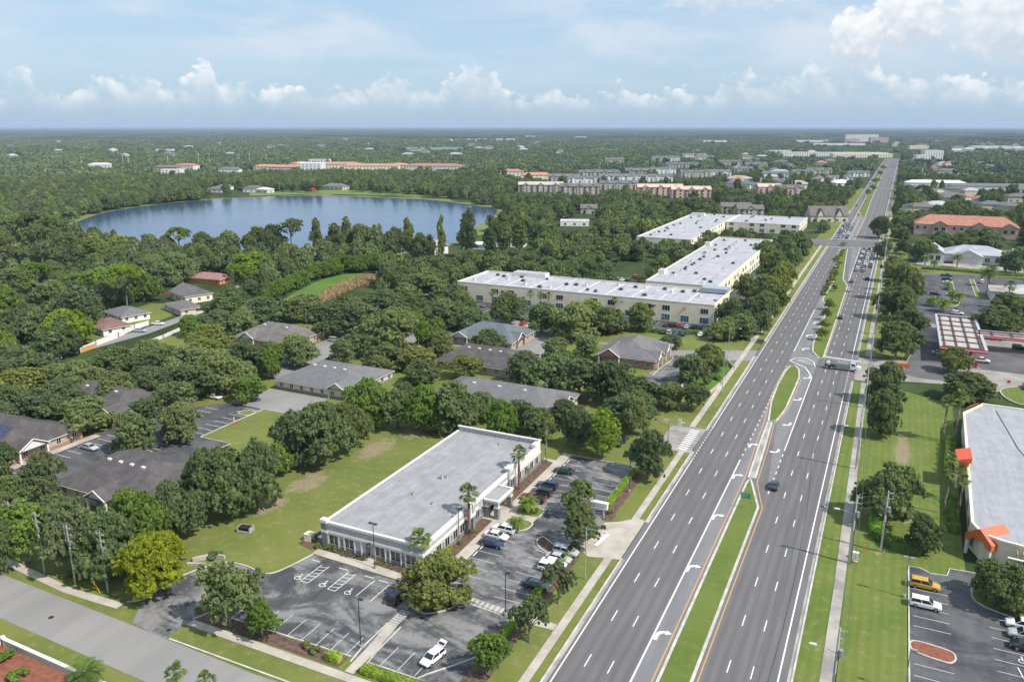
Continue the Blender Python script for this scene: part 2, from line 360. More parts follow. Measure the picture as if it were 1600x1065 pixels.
# ------------------------------------------------------------------ boulevard
RX0, RX1 = -37.34, -5.65
ground_sheet('boulevard', [(RX0, -60), (RX1, -60), (RX1, 700), (RX1+1.5, 800), (RX1+2, 2150), (-36, 2150), (RX0, 800)], .02, ASPH_ROAD)
ground_sheet('turn_lane', [(-26.0, -60), (-22.9, -60), (-22.9, 210), (-25.9, 236), (-25.9, 230)], .026, ASPH_TURN)
ground_sheet('turn_lane', [(-21.6, 205), (-17.6, 160), (-17.4, 275), (-21.5, 283), (-26.0, 268), (-21.8, 258), (-20.4, 246), (-20.4, 230)], .026, ASPH_TURN)
ground_sheet('turn_lane', [(-26.0, 268), (-21.5, 283), (-21.2, 300), (-21.2, 352), (-24.6, 374), (-26.0, 380)], .027, ASPH_TURN)
ground_sheet('turn_lane', [(-21.9, 545), (-16.9, 412), (-16.9, 418), (-16.6, 545)], .026, ASPH_TURN)
ground_sheet('turn_lane', [(-29.4, 590), (-22.6, 590), (-22.0, 745), (-30.0, 800)], .026, ASPH_TURN)
ground_sheet('cross_street', [(-140, 552), (-37.3, 553), (-5.6, 553), (120, 556), (120, 580), (-5.6, 583), (-37.3, 584), (-140, 580)], .012, ASPH_ROAD)
ground_sheet('far_road', [at(1393,229),at(1401,229),at(1412,213),at(1417,207),at(1411,206),at(1404,212)], .2, ASPH_TURN)
ground_sheet('lawn', [(-263,150),(-256,185),(-256,205),(-262,226),(-275,245),(-290,240),(-280,190),(-275,150)], .0, G_LAWN)
for x0_, x1_, y0_, y1_ in ((-5.4, 10, 346, 552), (-5.4, 8, 284, 346), (-5.0, 6, 584, 1100), (-58, -37.6, 292, 551), (-47, -37.6, 584, 1100), (-37.6, -36.9, 800, 1100)): ground_sheet('verge', [(x0_, y0_), (x1_, y0_), (x1_, y1_), (x0_, y1_)], -.04, G_LAWN)
# medians: kerbed islands with grass
def island(name, pts, grass, zk=.16, smooth=False, kw=.45, inner=None):
    if smooth: pts = resample(pts, True, 4)
    b = MB(); b.prism(pts, 0, zk - .02, grass); b.strip(pts, kw, 0, zk, KERB, True)
    return tag(b.build(name), kind='structure')
island('median', [(-22.6,-60),(-22.6,150),(-22.5,166),(-22.2,168.5),(-21.4,166),(-18.4,155),(-18.3,100),(-18.3,-60)], G_MEDIAN)
island('median', [(-22.6,168.6),(-23.4,187),(-23.9,206),(-22.9,206),(-22.0,188),(-21.2,168.8)], CONC2)
island('median', [(-23.8,206.5),(-25.4,223),(-25.9,240),(-25.6,255),(-24.9,261),(-23.6,262.5),(-22.0,258.5),(-20.9,250),(-20.9,232),(-21.0,218),(-22.0,208)], G_MEDIAN)
island('median', [(-17.0,274),(-20.2,283),(-21.0,294),(-21.0,340),(-21.3,356),(-24.3,372),(-24.7,378),(-23.6,418),(-27.2,500),(-28.4,538),(-27,541),(-24.2,541),(-23.2,512),(-19.9,432),(-16.7,413),(-16.2,303),(-16.2,277)], G_MEDIAN)
island('median', [(-22.3,747),(-26,757),(-30,798),(-30,990),(-27.5,1800),(-25.0,1800),(-23.4,897)], G_MEDIAN)
for (x, y0, y1) in ((-37.3,-60,62),(-37.3,78,124),(-37.3,139,178),(-37.3,193,268),(-37.3,290,552),(-37.3,584,800),(-5.65,-60,253),(-5.65,283,552),(-5.0,584,800)):
    b = MB(); b.strip([(x, y0), (x, y1)], .3, 0, .15, KERB); b.strip([(x + (.4 if x < -20 else -.4), y0), (x + (.4 if x < -20 else -.4), y1)], .5, .0, .035, CONC2); tag(b.build('kerb'), kind='structure')
def dashes(name, xs, y0, y1, mat=PAINT, period=12.19, ln=3.05, wdt=.16, first=94.8, z=.034):
    k0 = math.ceil((y0 - first) / period); b = MB()
    for x in xs:
        y = first + k0*period
        while y < y1:
            b.poly([(x-wdt/2, y-ln/2), (x+wdt/2, y-ln/2), (x+wdt/2, y+ln/2), (x-wdt/2, y+ln/2)], z); y += period
    return tag(b.build(name, mat), kind='structure')
def line(name, pts, wdt=.16, mat=PAINT, z=.032):
    b = MB(); n = len(pts)
    for i in range(n-1):
        a = Vector(pts[i]); c = Vector(pts[i+1]); d = (c-a); d.normalize(); q = Vector((-d.y, d.x))*wdt/2
        b.poly([tuple(a+q), tuple(c+q), tuple(c-q), tuple(a-q)], z)
    return tag(b.build(name, mat), kind='structure')
dashes('lane_marking', [-33.0, -29.5], -20, 551); dashes('lane_marking', [-33.2, -30.0], 590, 1700, wdt=.2); dashes('lane_marking', [-14.23, -10.95], -20, 520, first=102.3)
dashes('lane_marking', [-14.0, -10.6, -17.8], 600, 1700, wdt=.2)
line('edge_marking', [(-36.13,-60),(-36.13,173)], .2); line('edge_marking', [(-36.13,196),(-36.13,549)], .2); line('edge_marking', [(-36.1,590),(-35.6,1900)], .25)
dashes('edge_marking', [-36.13], 173, 197, period=1.8, ln=.9, wdt=.2)
line('turn_lane_marking', [(-26.02,-60),(-26.02,178)], .26); dashes('turn_lane_marking', [-26.0], 179, 262, period=3.6, ln=1.4, wdt=.2); line('turn_lane_marking', [(-26.0,280),(-26.0,352)], .22)
line('turn_lane_marking', [(-26,590),(-26,730)], .2); line('turn_lane_marking', [(-29.6,590),(-29.9,800)], .25)
line('edge_marking', [(-7.42,-60),(-7.42,238)], .22); dashes('edge_marking', [-7.42], 239, 286, period=2.4, ln=1.0, wdt=.2); line('edge_marking', [(-7.42,286),(-7.42,549)], .22); line('edge_marking', [(-7.0,590),(-6.2,1900)], .25)
line('turn_lane_marking', [(-17.45,188),(-17.4,252)], .22); dashes('turn_lane_marking', [-17.45], 160, 188, period=3.6, ln=1.6, wdt=.2)
line('turn_lane_marking', [(-16.9,425),(-17.2,551)], .22); line('turn_lane_marking', [(-10.4,470),(-10.5,551)], .18)
line('yellow_marking', [(-23.35,-60),(-23.35,170),(-24.3,190),(-24.8,206),(-26.0,222),(-26.4,238),(-26.2,255),(-25.3,262)], .16, PAINT_Y)
line('yellow_marking', [(-17.55,-60),(-17.55,155),(-20.5,167),(-21.2,188),(-22.2,205),(-20.3,218),(-20.2,248)], .16, PAINT_Y)
line('yellow_marking', [(-15.7,275),(-15.7,413)], .2, PAINT_YO); line('yellow_marking', [(-21.6,300),(-21.8,352),(-25.2,372),(-25.3,378),(-24.3,418),(-28,500),(-29,538)], .2, PAINT_YO)
line('yellow_marking', [(-22.6,590),(-21.8,745)], .5, PAINT_YO)
line('crosswalk_marking', [(-40,550),(-5,552.5)], .35); line('crosswalk_marking', [(-40,547),(-5,549.5)], .35); line('crosswalk_marking', [(-40,587),(-5,590)], .35); line('crosswalk_marking', [(-40,590),(-5,593)], .35)
# painted channel between the two facing left turns
for pts in ([(-25.9,268),(-24.4,272),(-21.5,273.5),(-18.6,270),(-17.6,264)], [(-25.9,268),(-23.5,265.5),(-20.4,262),(-18.8,257),(-17.6,252)]): line('channel_marking', pts, .3)
tag((lambda b: (b.prism(resample([(-24.0,269),(-22,271),(-19.6,269),(-18.4,265.5),(-20.4,265),(-22.5,267.5)], True, 3), 0, .1), b.build('median', CONC2))[1])(MB()), kind='structure')
def arrow(x, y, flip=1, s=1.0, side=1):
    """curved turn arrow: shaft, bend and head"""
    P = [(0,-1.5),(0,-.3),(.18,.25),(.55,.55),(1.0,.62)]; b = MB(); wd = [.24,.24,.26,.26,.22]
    for i in range(4):
        a = Vector(P[i]); c = Vector(P[i+1]); d = (c-a).normalized(); n = Vector((-d.y, d.x))
        q = [a+n*wd[i], c+n*wd[i+1], c-n*wd[i+1], a-n*wd[i]]; b.poly([(x+side*(v.x-.45)*s, y+flip*v.y*s) for v in q], .040 + i*.001)
    b.poly([(x+side*(u-.45)*s, y+flip*v*s) for u, v in ((.95,1.15),(.95,.08),(1.75,.62))], .045)
    return tag(b.build('turn_arrow_marking', PAINT), kind='structure')
for px, py in ((1032,990),(1080,886),(1119,806),(1150,743),(1175,695)):
    x, y = at(px, py); arrow(x+.1, y, 1, 1.15, 1)
for px, py in ((1212,705),(1231,663),(1247,624),(1262,590)):
    x, y = at(px, py); arrow(x, y, -1, 1.15, -1)
for px, py in ((1258,545),(1264,524),(1275,504)):
    x, y = at(px, py); arrow(x, y, 1, 1.35, 1)
line('stop_marking', [at(931,852), at(950,834)], .7, PAINT, .066)
# pavements along the boulevard
ground_sheet('pavement', [(-40.2,-60),(-38.8,-60),(-38.8,62),(-40.2,62)], .05, CONC); ground_sheet('pavement', [(-40.2,79),(-38.8,79),(-38.8,178),(-40.2,178)], .05, CONC)
ground_sheet('pavement', [(-41.8,194),(-40.3,194),(-40.0,300),(-40.0,552),(-41.5,552),(-41.6,300)], .05, CONC)
ground_sheet('pavement', [(-2.2,-60),(-.6,-60),(-.6,130),(-.9,180),(-1.6,253),(-3.4,253),(-2.7,180),(-2.2,130)], .05, CONC2)
ground_sheet('pavement', [(-3.6,284),(-1.6,284),(-1.6,552),(-3.3,552)], .05, CONC2); ground_sheet('pavement', [(-3.2,584),(-1.2,584),(-1.2,900),(-3,900)], .05, CONC2)
ground_sheet('driveway_apron', [(-45.5,124),(-43.0,122),(-37.45,123.5),(-37.45,139.5),(-39.2,140),(-42,137),(-44.5,135.5)], .055, CONC)
ground_sheet('driveway_apron', [(-46,177),(-37.5,176.5),(-37.3,194),(-46,193)], .045, noisy('old_apron_concrete', (.24,.22,.21), (.33,.31,.29), .3, .9))
b = MB()
for k in range(11): b.poly([(-40.9, 178.4+k*1.3), (-38.6, 178.0+k*1.3), (-38.6, 178.55+k*1.3), (-40.9, 178.95+k*1.3)], .06)
tag(b.build('crosswalk_marking', PAINT), kind='structure')
# side street at lower left
ground_sheet('side_street', [(-330,68.0),(-170,67),(-122,64.6),(-87,63.8),(-48,63.6),(-41,60),(-37.3,54),(-37.3,86),(-40,79),(-44,72.6),(-74,71.6),(-107,72.4),(-133,72.8),(-170,75),(-330,76)], .012, ASPH_GREY)
ground_sheet('pavement', [(-330,80),(-138.5,75.2),(-118,73.6),(-109,74.0),(-106,74.2),(-106,75.7),(-110,75.6),(-118,75.1),(-138,76.8),(-330,82)], .05, CONC)
ground_sheet('pavement', [(-92.5,75.9),(-89,75.9),(-40.2,75.9),(-40.2,77.4),(-92.5,77.4)], .05, CONC)
line('kerb', [(-92,72.2),(-44,72.4)], .3, KERB, .12)
# north-west residential street
ground_sheet('residential_street', [(-262,120),(-256,152),(-247,180),(-247,202),(-252,225),(-262,262),(-300,330),(-308,326),(-268,256),(-258,225),(-254,200),(-254,178),(-263,152),(-270,120)], .01, ASPH_GREY)
# ------------------------------------------------------------------ foliage
def mk_leaf(name, a, b, hue_var=.35, trans=.0):
    """leaf colour varies tree by tree (object colour / random) and clump by clump"""
    m, T, bs = pmat(name, .75, .12); oi = T.add('ShaderNodeObjectInfo'); P = pos(T)
    n = T.noise(P, .33, 4, .65); g = T.noise(P, 3.2, 2, .7)
    col = T.mix(T.step(n, .36, .66), c4(a), c4(b))
    col = T.mix(1.0, col, oi.outputs['Color'], 'MULTIPLY')
    k = T.math('MULTIPLY_ADD', oi.outputs['Random'], hue_var, 1 - hue_var/2)
    k = T.math('MULTIPLY', k, T.math('MULTIPLY_ADD', g, .7, .65)); kk = T.comb(k, k, T.math('MULTIPLY', k, .95))
    col = T.mix(1.0, col, kk, 'MULTIPLY'); T.link(col, bs.inputs['Base Color'])
    if trans:
        tr = T.add('ShaderNodeBsdfTranslucent'); T.link(T.mix(1.0, col, (1.3, 1.25, .6, 1), 'MULTIPLY'), tr.inputs[0]); mx = T.add('ShaderNodeMixShader'); mx.inputs[0].default_value = trans
        out = m.node_tree.nodes['Material Output']; T.link(bs.outputs[0], mx.inputs[1]); T.link(tr.outputs[0], mx.inputs[2]); T.link(mx.outputs[0], out.inputs[0])
    return m
LEAF = mk_leaf('oak_leaves', (.178, .228, .104), (.250, .306, .138), .28, .46)
LEAF_FAR = {}
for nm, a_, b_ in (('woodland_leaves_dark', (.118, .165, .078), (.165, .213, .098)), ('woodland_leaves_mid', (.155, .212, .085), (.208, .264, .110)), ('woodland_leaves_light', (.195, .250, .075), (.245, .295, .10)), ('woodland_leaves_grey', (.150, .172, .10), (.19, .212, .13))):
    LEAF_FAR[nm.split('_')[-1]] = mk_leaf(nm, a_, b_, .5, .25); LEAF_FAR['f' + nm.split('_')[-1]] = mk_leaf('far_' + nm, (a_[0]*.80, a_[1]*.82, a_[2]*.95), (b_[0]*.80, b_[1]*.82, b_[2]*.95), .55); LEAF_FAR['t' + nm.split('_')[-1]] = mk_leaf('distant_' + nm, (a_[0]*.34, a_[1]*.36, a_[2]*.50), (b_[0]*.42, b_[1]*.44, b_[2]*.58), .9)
PALM = mk_leaf('palm_leaves', (.085, .135, .040), (.15, .20, .06), .2, .15)
DEADFROND = noisy('dry_fronds', (.20, .155, .085), (.30, .24, .14), 1.0, .95)
BARK = noisy('grey_bark', (.11, .095, .08), (.19, .165, .14), 1.5, .95, stretch=(1, 1, .3))
PALMBARK = noisy('palm_bark', (.20, .165, .125), (.31, .27, .215), 1.2, .95, stretch=(.6, .6, 3))
PALMBARK_R = noisy('reddish_palm_bark', (.16, .085, .055), (.27, .15, .10), 1.2, .95, stretch=(.6, .6, 3))

def quads_mesh(name, C, U, V, mat, extra=None):
    """leaf-size quads: centres C, half axes U, V"""
    n = len(C); co_ = np.empty((n, 4, 3), np.float32); co_[:, 0] = C-U-V; co_[:, 1] = C+U-V; co_[:, 2] = C+U+V; co_[:, 3] = C-U+V
    vs = co_.reshape(-1, 3); fs = np.arange(n*4, dtype=np.int32); nf = n; sizes = np.full(n, 4, np.int32)
    if extra is not None:
        ev, ef = extra; fs = np.concatenate([fs, (ef + n*4).ravel()]); vs = np.concatenate([vs, ev]); sizes = np.concatenate([sizes, np.full(len(ef), 3, np.int32)]); nf += len(ef)
    me = bpy.data.meshes.new(name); me.vertices.add(len(vs)); me.vertices.foreach_set('co', vs.astype(np.float32).ravel())
    me.loops.add(len(fs)); me.loops.foreach_set('vertex_index', fs.astype(np.int32)); me.polygons.add(nf)
    st = np.concatenate([[0], np.cumsum(sizes)[:-1]]).astype(np.int32); me.polygons.foreach_set('loop_start', st)
    me.materials.append(mat); me.update(calc_edges=True); me.validate(); return me
def ico(sub=1):
    bm = bmesh.new(); bmesh.ops.create_icosphere(bm, subdivisions=sub, radius=1.0)
    v = np.array([q.co[:] for q in bm.verts], np.float32); f = np.array([[q.index for q in p.verts] for p in bm.faces], np.int32); bm.free(); return v, f
ICO1 = ico(2); ICO0 = ico(1)
def unit(rs, n):
    v = rs.normal(size=(n, 3)); return v / np.linalg.norm(v, axis=1, keepdims=True)
def crown(name, seed, mat, rx=1.0, h=1.0, lobes=16, leaves=5000, leaf=.045, shape='dome', core=.80, base=.18, lr=(.26, .44), gap=0.0):
    """crown for a tree of unit crown radius; z runs base..h (unit height), built of lobes covered in leaf clumps"""
    rs = np.random.RandomState(seed); L = []
    for k in range(lobes):
        if shape == 'dome':
            a = rs.uniform(0, 6.283); q = rs.uniform(0, 1)**.5; z = rs.uniform(-.55, 1)
            rr = math.sqrt(max(0, 1-abs(z)**2.2)) * q * .72; c = (rr*math.cos(a), rr*math.sin(a), (base + (h-base)*(.36 + .36*z)))
            r = rs.uniform(*lr) * (1.15 - .35*q); c = (c[0]*rs.uniform(.85, 1.22), c[1]*rs.uniform(.85, 1.22), c[2])
        elif shape == 'tall':
            a = rs.uniform(0, 6.283); t = (k+.5)/lobes; prof = math.sin(math.pi*min(1, t*.85+.15))**.7
            rr = rs.uniform(.15, .7)*prof; c = (rr*math.cos(a), rr*math.sin(a), base + (h-base)*(.08+.84*t)); r = rs.uniform(*lr)*(.6+.5*prof)
        else:  # umbrella of separate pads on bare limbs
            a = rs.uniform(0, 6.283); q = rs.uniform(.1, 1)**.6; c = (q*.8*math.cos(a), q*.8*math.sin(a), base + (h-base)*(.84 - .5*q*q*rs.uniform(.3, 1))); r = rs.uniform(*lr)
        L.append((c, r))
    W = np.array([r*r for _, r in L]); W /= W.sum(); Cs = []; Ns = []; ev = []; ef = []; k = 0; sq = .80
    for (c, r), wt in zip(L, W):
        n = int(leaves*wt); ntuft = max(8, int(n/26)); td = unit(rs, ntuft); td[:, 2] = np.where(td[:, 2] < -.5, -td[:, 2], td[:, 2])
        tr = r*rs.uniform(.80, 1.16, ntuft); ts = r*rs.uniform(.13, .30, ntuft); w_ = rs.randint(0, ntuft, n)
        p = td[w_]*tr[w_, None] + unit(rs, n)*(ts[w_]*rs.uniform(.25, 1.0, n))[:, None]; Cs.append(np.array(c) + p*np.array([1, 1, sq])); d = p/np.linalg.norm(p, axis=1, keepdims=True); Ns.append(d)
        if core:
            iv, jf = ICO1; b2 = 1 + .16*np.sin(iv[:, 0]*5 + seed + r*50) * np.sin(iv[:, 1]*6 + r*80) + .10*np.sin(iv[:, 2]*9 + r*33)
            ev.append(np.array(c) + iv * (r*core*b2)[:, None] * np.array([1, 1, sq])); ef.append(jf + k); k += len(iv)
    C = np.concatenate(Cs); N = np.concatenate(Ns); keep = np.ones(len(C), bool)
    for (c, r) in L:
        q = (C - np.array(c)) / np.array([1, 1, .8]); keep &= (q*q).sum(1) > (r*.66)**2
    keep &= C[:, 2] > base*.5
    C = C[keep]; N = N[keep]; n = len(C)
    nn = N*.55 + unit(rs, n)*.9 + np.array([0, 0, .35]); nn /= np.linalg.norm(nn, axis=1, keepdims=True)
    t = np.cross(nn, unit(rs, n)); t /= np.linalg.norm(t, axis=1, keepdims=True) + 1e-9; s = np.cross(nn, t); sz = leaf*rs.uniform(.5, 1.25, n)[:, None]
    return quads_mesh(name, C, t*sz, s*sz*.6, mat, (np.concatenate(ev), np.concatenate(ef)) if core else None), L
def trunk_mesh(name, L, h, base, seed, r=.045, lean=0.0):
    rs = random.Random(seed); b = MB(); f = Vector((0, 0, 0)); fork = Vector((rs.uniform(-.05, .05), rs.uniform(-.05, .05), base*1.0+.10*h))
    b.tube((0, 0, -.02), (0, 0, base*.35), r*1.5, r, 8); b.tube((0, 0, base*.35), fork, r, r*.8, 8)
    for (c, q) in L[:9]:
        mid = fork.lerp(Vector(c), .55) + Vector((rs.uniform(-.05, .05), rs.uniform(-.05, .05), rs.uniform(-.02, .05)))
        b.tube(fork, mid, r*.55, r*.32, 6); b.tube(mid, c, r*.32, r*.1, 5)
    return b.mesh(name, BARK)
# prototypes: unit crown radius 1; height in the same unit, scaled per tree
PROTO = {}
def proto(kind, seed, h, **kw):
    me, L = crown('crown_' + kind, seed, LEAF, h=h, **kw); PROTO.setdefault(kind, []).append((me, trunk_mesh('trunk_' + kind, L, h, kw.get('base', .18), seed), h))
for k in range(5): proto('oak', 11+k, 1.5, lobes=26, leaves=26000, leaf=.030, base=.05, lr=(.22, .42), core=.58)
for k in range(3): proto('elm', 31+k, 1.7, lobes=30, leaves=19000, leaf=.030, base=.20, lr=(.19, .34), core=.45)
for k in range(3): proto('tall', 51+k, 2.6, lobes=26, leaves=20000, leaf=.036, base=.30, shape='tall', lr=(.28, .48), core=.6)
for k in range(3): proto('pine', 71+k, 3.2, lobes=18, leaves=12000, leaf=.034, base=1.35, shape='pads', lr=(.22, .36), core=.45)
for k in range(2): proto('small', 91+k, 1.7, lobes=16, leaves=7000, leaf=.048, base=.36, lr=(.24, .40), core=.40)
for k in range(2): proto('shrub', 101+k, 1.1, lobes=10, leaves=3000, leaf=.08, base=.02, lr=(.34, .5), core=.7)

TINT = {'oak': (.98, .96, 1.05), 'dark': (.80, .84, .92), 'mid': (1, 1, 1), 'bright': (.90, 1.08, .56), 'yellow': (1.45, 1.30, .28), 'lime': (1.15, 1.28, .50), 'grey': (1.05, 1.0, 1.25), 'olive': (1.25, 1.15, .85), 'brown': (1.5, 1.05, .95)}
TREES = []      # (x, y, height, crown radius, kind, tint, label, group, category)
rng = random.Random(7)
def tree_at(x, y, h, r, kind='oak', tint='oak', label=None, group=None, cat='tree'):
    TREES.append([x, y, h, r, kind, tint, label, group, cat])
def T_(px, py, ptop, pw, kind='oak', tint='oak', label=None, group=None, cat='tree'):
    """tree by its foot (px, py), the height of its top and the width of its crown as seen in the survey"""
    x, y = at(px, py); lo, hi = .5, 45
    for _ in range(30):
        m = (lo+hi)/2
        if proj(x, y, m)[1] > ptop: lo = m
        else: hi = m
    dep = proj(x, y, lo*.6)[2]; r = pw / 2 * dep / 1244.4
    tree_at(x, y, lo * 1.03, r*(1.12 if kind in ('oak', 'elm') else 1.02), kind, tint, label, group, cat)
def build_tree(x, y, h, r, kind, tint, label, group, cat):
    i = rng.randrange(len(PROTO[kind])); cm_, tm, ph = PROTO[kind][i]
    names = {'oak': 'oak_tree', 'elm': 'elm_tree', 'tall': 'tall_tree', 'pine': 'pine_tree', 'small': 'young_tree', 'shrub': 'shrub'}
    e = empty(names[kind], (x, y, 0), rng.uniform(0, 6.28)); e.scale = (r*rng.uniform(.95, 1.06), r*rng.uniform(.95, 1.06), h/ph); tag(e, label, cat, group)
    c = link('crown', cm_, e); t = link('trunk', tm, e) if kind != 'shrub' else None
    tt = TINT[tint]; k = rng.uniform(.88, 1.12); c.color = (tt[0]*k*rng.uniform(.95, 1.05), tt[1]*k, tt[2]*k*rng.uniform(.93, 1.07), 1)
    return e
# ---- palms
def fan_palm_mesh(seed, n=30, dead=10):
    rs = random.Random(seed); b = MB(); d = MB()
    for k in range(n + dead):
        dd = k >= n; a = rs.uniform(0, 6.283) if dd else k*2.4 + rs.uniform(-.3, .3); el = R(rs.uniform(-80, -50)) if dd else R(78 - 118*(k/n) + rs.uniform(-10, 10)); ln = rs.uniform(.7, 1.0)*(.75 if dd else 1)
        dv = Vector((math.cos(a)*math.cos(el), math.sin(a)*math.cos(el), math.sin(el))); side = Vector((-math.sin(a), math.cos(a), 0)); p1 = dv*ln*.46; T_ = d if dd else b
        T_.add([dv*.05-side*.012, dv*.05+side*.012, p1+side*.014, p1-side*.014], [(0, 1, 2, 3)]); nf = 13; roll = rs.uniform(-.5, .5); nrm = side.cross(dv)
        for j in range(nf):   # narrow blades fanning from the end of the stalk, tips hanging
            t = (j/(nf-1) - .5)*2.2; fd = (dv*math.cos(t) + (side*math.cos(roll) + nrm*math.sin(roll))*math.sin(t)).normalized(); L_ = ln*.52*(1-.25*abs(t)/1.1)*rs.uniform(.85, 1.1)
            q = fd.cross(nrm).normalized()*.026; m = p1 + fd*L_*.6; tip = p1 + fd*L_*.9 + Vector((0, 0, -.30*L_)); T_.add([p1, m+q, tip, m-q], [(0, 1, 2, 3)])
    return b.mesh('fan_fronds', PALM), d.mesh('dry_skirt', DEADFROND)
def feather_palm_mesh(seed, n=22, droop=1.0, mat=None):
    rs = random.Random(seed); b = MB()
    for k in range(n):
        a = k*2.4 + rs.uniform(-.2, .2); el = R(70 - 80*(k/n)); ln = rs.uniform(.85, 1.05); side = Vector((-math.sin(a), math.cos(a), 0)); P = []; p = Vector((0, 0, 0)); e = el
        for j in range(8): P.append(p.copy()); p = p + Vector((math.cos(a)*math.cos(e), math.sin(a)*math.cos(e), math.sin(e)))*ln/7; e -= .27*droop
        for j in range(7):
            wd = .17*math.sin(math.pi*(j+.8)/8)+.02; w2 = .17*math.sin(math.pi*(j+1.8)/8)+.01
            for sg in (-1, 1):
                for q in range(2):
                    A = P[j].lerp(P[j+1], q*.5); B = P[j].lerp(P[j+1], q*.5+.34); tipd = side*sg*wd*1.25 + Vector((0, 0, -.06)) + (P[j+1]-P[j])*.5
                    b.add([A, B, B+tipd, A+tipd*.96], [(0, 1, 2, 3)])
    return b.mesh('feather_fronds', mat or PALM)
FANS = [fan_palm_mesh(3), fan_palm_mesh(4)]; FEATH = [feather_palm_mesh(5), feather_palm_mesh(6, 26, .8)]
def palm_trunk(mat, seed):
    rs = random.Random(seed); b = MB(); cx_ = 0; pr = .5; z = 0; c = [0, 0]
    for k in range(10):
        r1 = .5*(1.25 if k == 0 else 1) * (1-.02*k); n = [c[0]+rs.uniform(-.05, .05), c[1]+rs.uniform(-.05, .05)]; b.tube((c[0], c[1], k/10), (n[0], n[1], (k+1)/10), r1, r1*.93, 8, caps=False); c = n
    return b.mesh('palm_trunk', mat)
PTR = palm_trunk(PALMBARK, 1); PTR_R = palm_trunk(PALMBARK_R, 2)
PALMS = []
def palm(px, py, ptop, pw, kind='fan', red=False, label=None, group=None, tint=(1, 1, 1)):
    x, y = at(px, py); lo, hi = .3, 40
    for _ in range(30):
        m = (lo+hi)/2
        if proj(x, y, m)[1] > ptop: lo = m
        else: hi = m
    dep = proj(x, y, lo)[2]; r = pw/2*dep/1244.4*1.12; palm_xy(x, y, lo, r, kind, red, label, group, tint)
def palm_xy(x, y, top, r, kind='fan', red=False, label=None, group=None, tint=(1, 1, 1)):
    PALMS.append((x, y)); i = len(PALMS) % 2; e = empty('fan_palm' if kind == 'fan' else 'feather_palm', (x, y, 0), i*1.3 + len(PALMS)*.7); tag(e, label, 'palm tree', group)
    hh = max(.25, top - r*.80); t = link('trunk', PTR_R if red else PTR, e); tr = max(.18, min(.34, r*.11)); t.scale = (tr*2, tr*2, hh)
    fr = link('crown', FANS[i][0] if kind == 'fan' else FEATH[i], e, (0, 0, hh)); fr.scale = (r, r, r); fr.color = (tint[0], tint[1], tint[2], 1)
    if kind == 'fan' and hh > 2.5: s = link('dry_skirt', FANS[i][1], e, (0, 0, hh)); s.scale = (r*.8, r*.8, r*.8)
    return e
# ---- hedges
def hedge(name, pts, wdt, h, label, tint=(1.1, 1.3, .8), lumps=.12, seed=1, cat='hedge', group=None, dens=26, leaf=.13, mat=None):
    rs = np.random.RandomState(seed); C = []; N = []
    pts = [Vector(p) for p in pts]; core = MB(); core.strip([tuple(p) for p in pts], wdt*.78, 0, h*.82)
    for i in range(len(pts)-1):
        a, b_ = pts[i], pts[i+1]; ln = (b_-a).length; n = int(ln*(wdt+2*h)*dens); t = rs.uniform(0, 1, n); u = rs.uniform(-h-wdt/2, h+wdt/2, n); d = (b_-a)/ln; q = Vector((-d.y, d.x))
        top = np.abs(u) < wdt/2; off = np.where(top, u, np.sign(u)*wdt/2); z = np.where(top, h, h - (np.abs(u)-wdt/2)); lum = 1 + lumps*np.sin(t*ln*1.9+seed) + lumps*rs.uniform(-1, 1, n); z = z*lum; off = off*lum
        C.append(np.stack([a.x + d.x*t*ln + q.x*off, a.y + d.y*t*ln + q.y*off, z], 1)); N.append(np.stack([np.where(top, 0, np.sign(u)*q.x), np.where(top, 0, np.sign(u)*q.y), np.where(top, 1, .2)], 1))
    C = np.concatenate(C); N = np.concatenate(N); n = len(C); nn = N + unit(rs, n)*.8; nn /= np.linalg.norm(nn, axis=1, keepdims=True)
    t = np.cross(nn, unit(rs, n)); t /= np.linalg.norm(t, axis=1, keepdims=True); s = np.cross(nn, t); sz = leaf*rs.uniform(.6, 1.3, n)[:, None]
    v = np.array(core.v, np.float32); tri = np.array([q for f in core.f for q in ((f[0], f[1], f[2]), (f[0], f[2], f[3]))], np.int32)
    o = link(name, quads_mesh(name, C, t*sz, s*sz*.7, mat or LEAF, (v, tri))); o.color = (*tint, 1); return tag(o, label, cat, group)
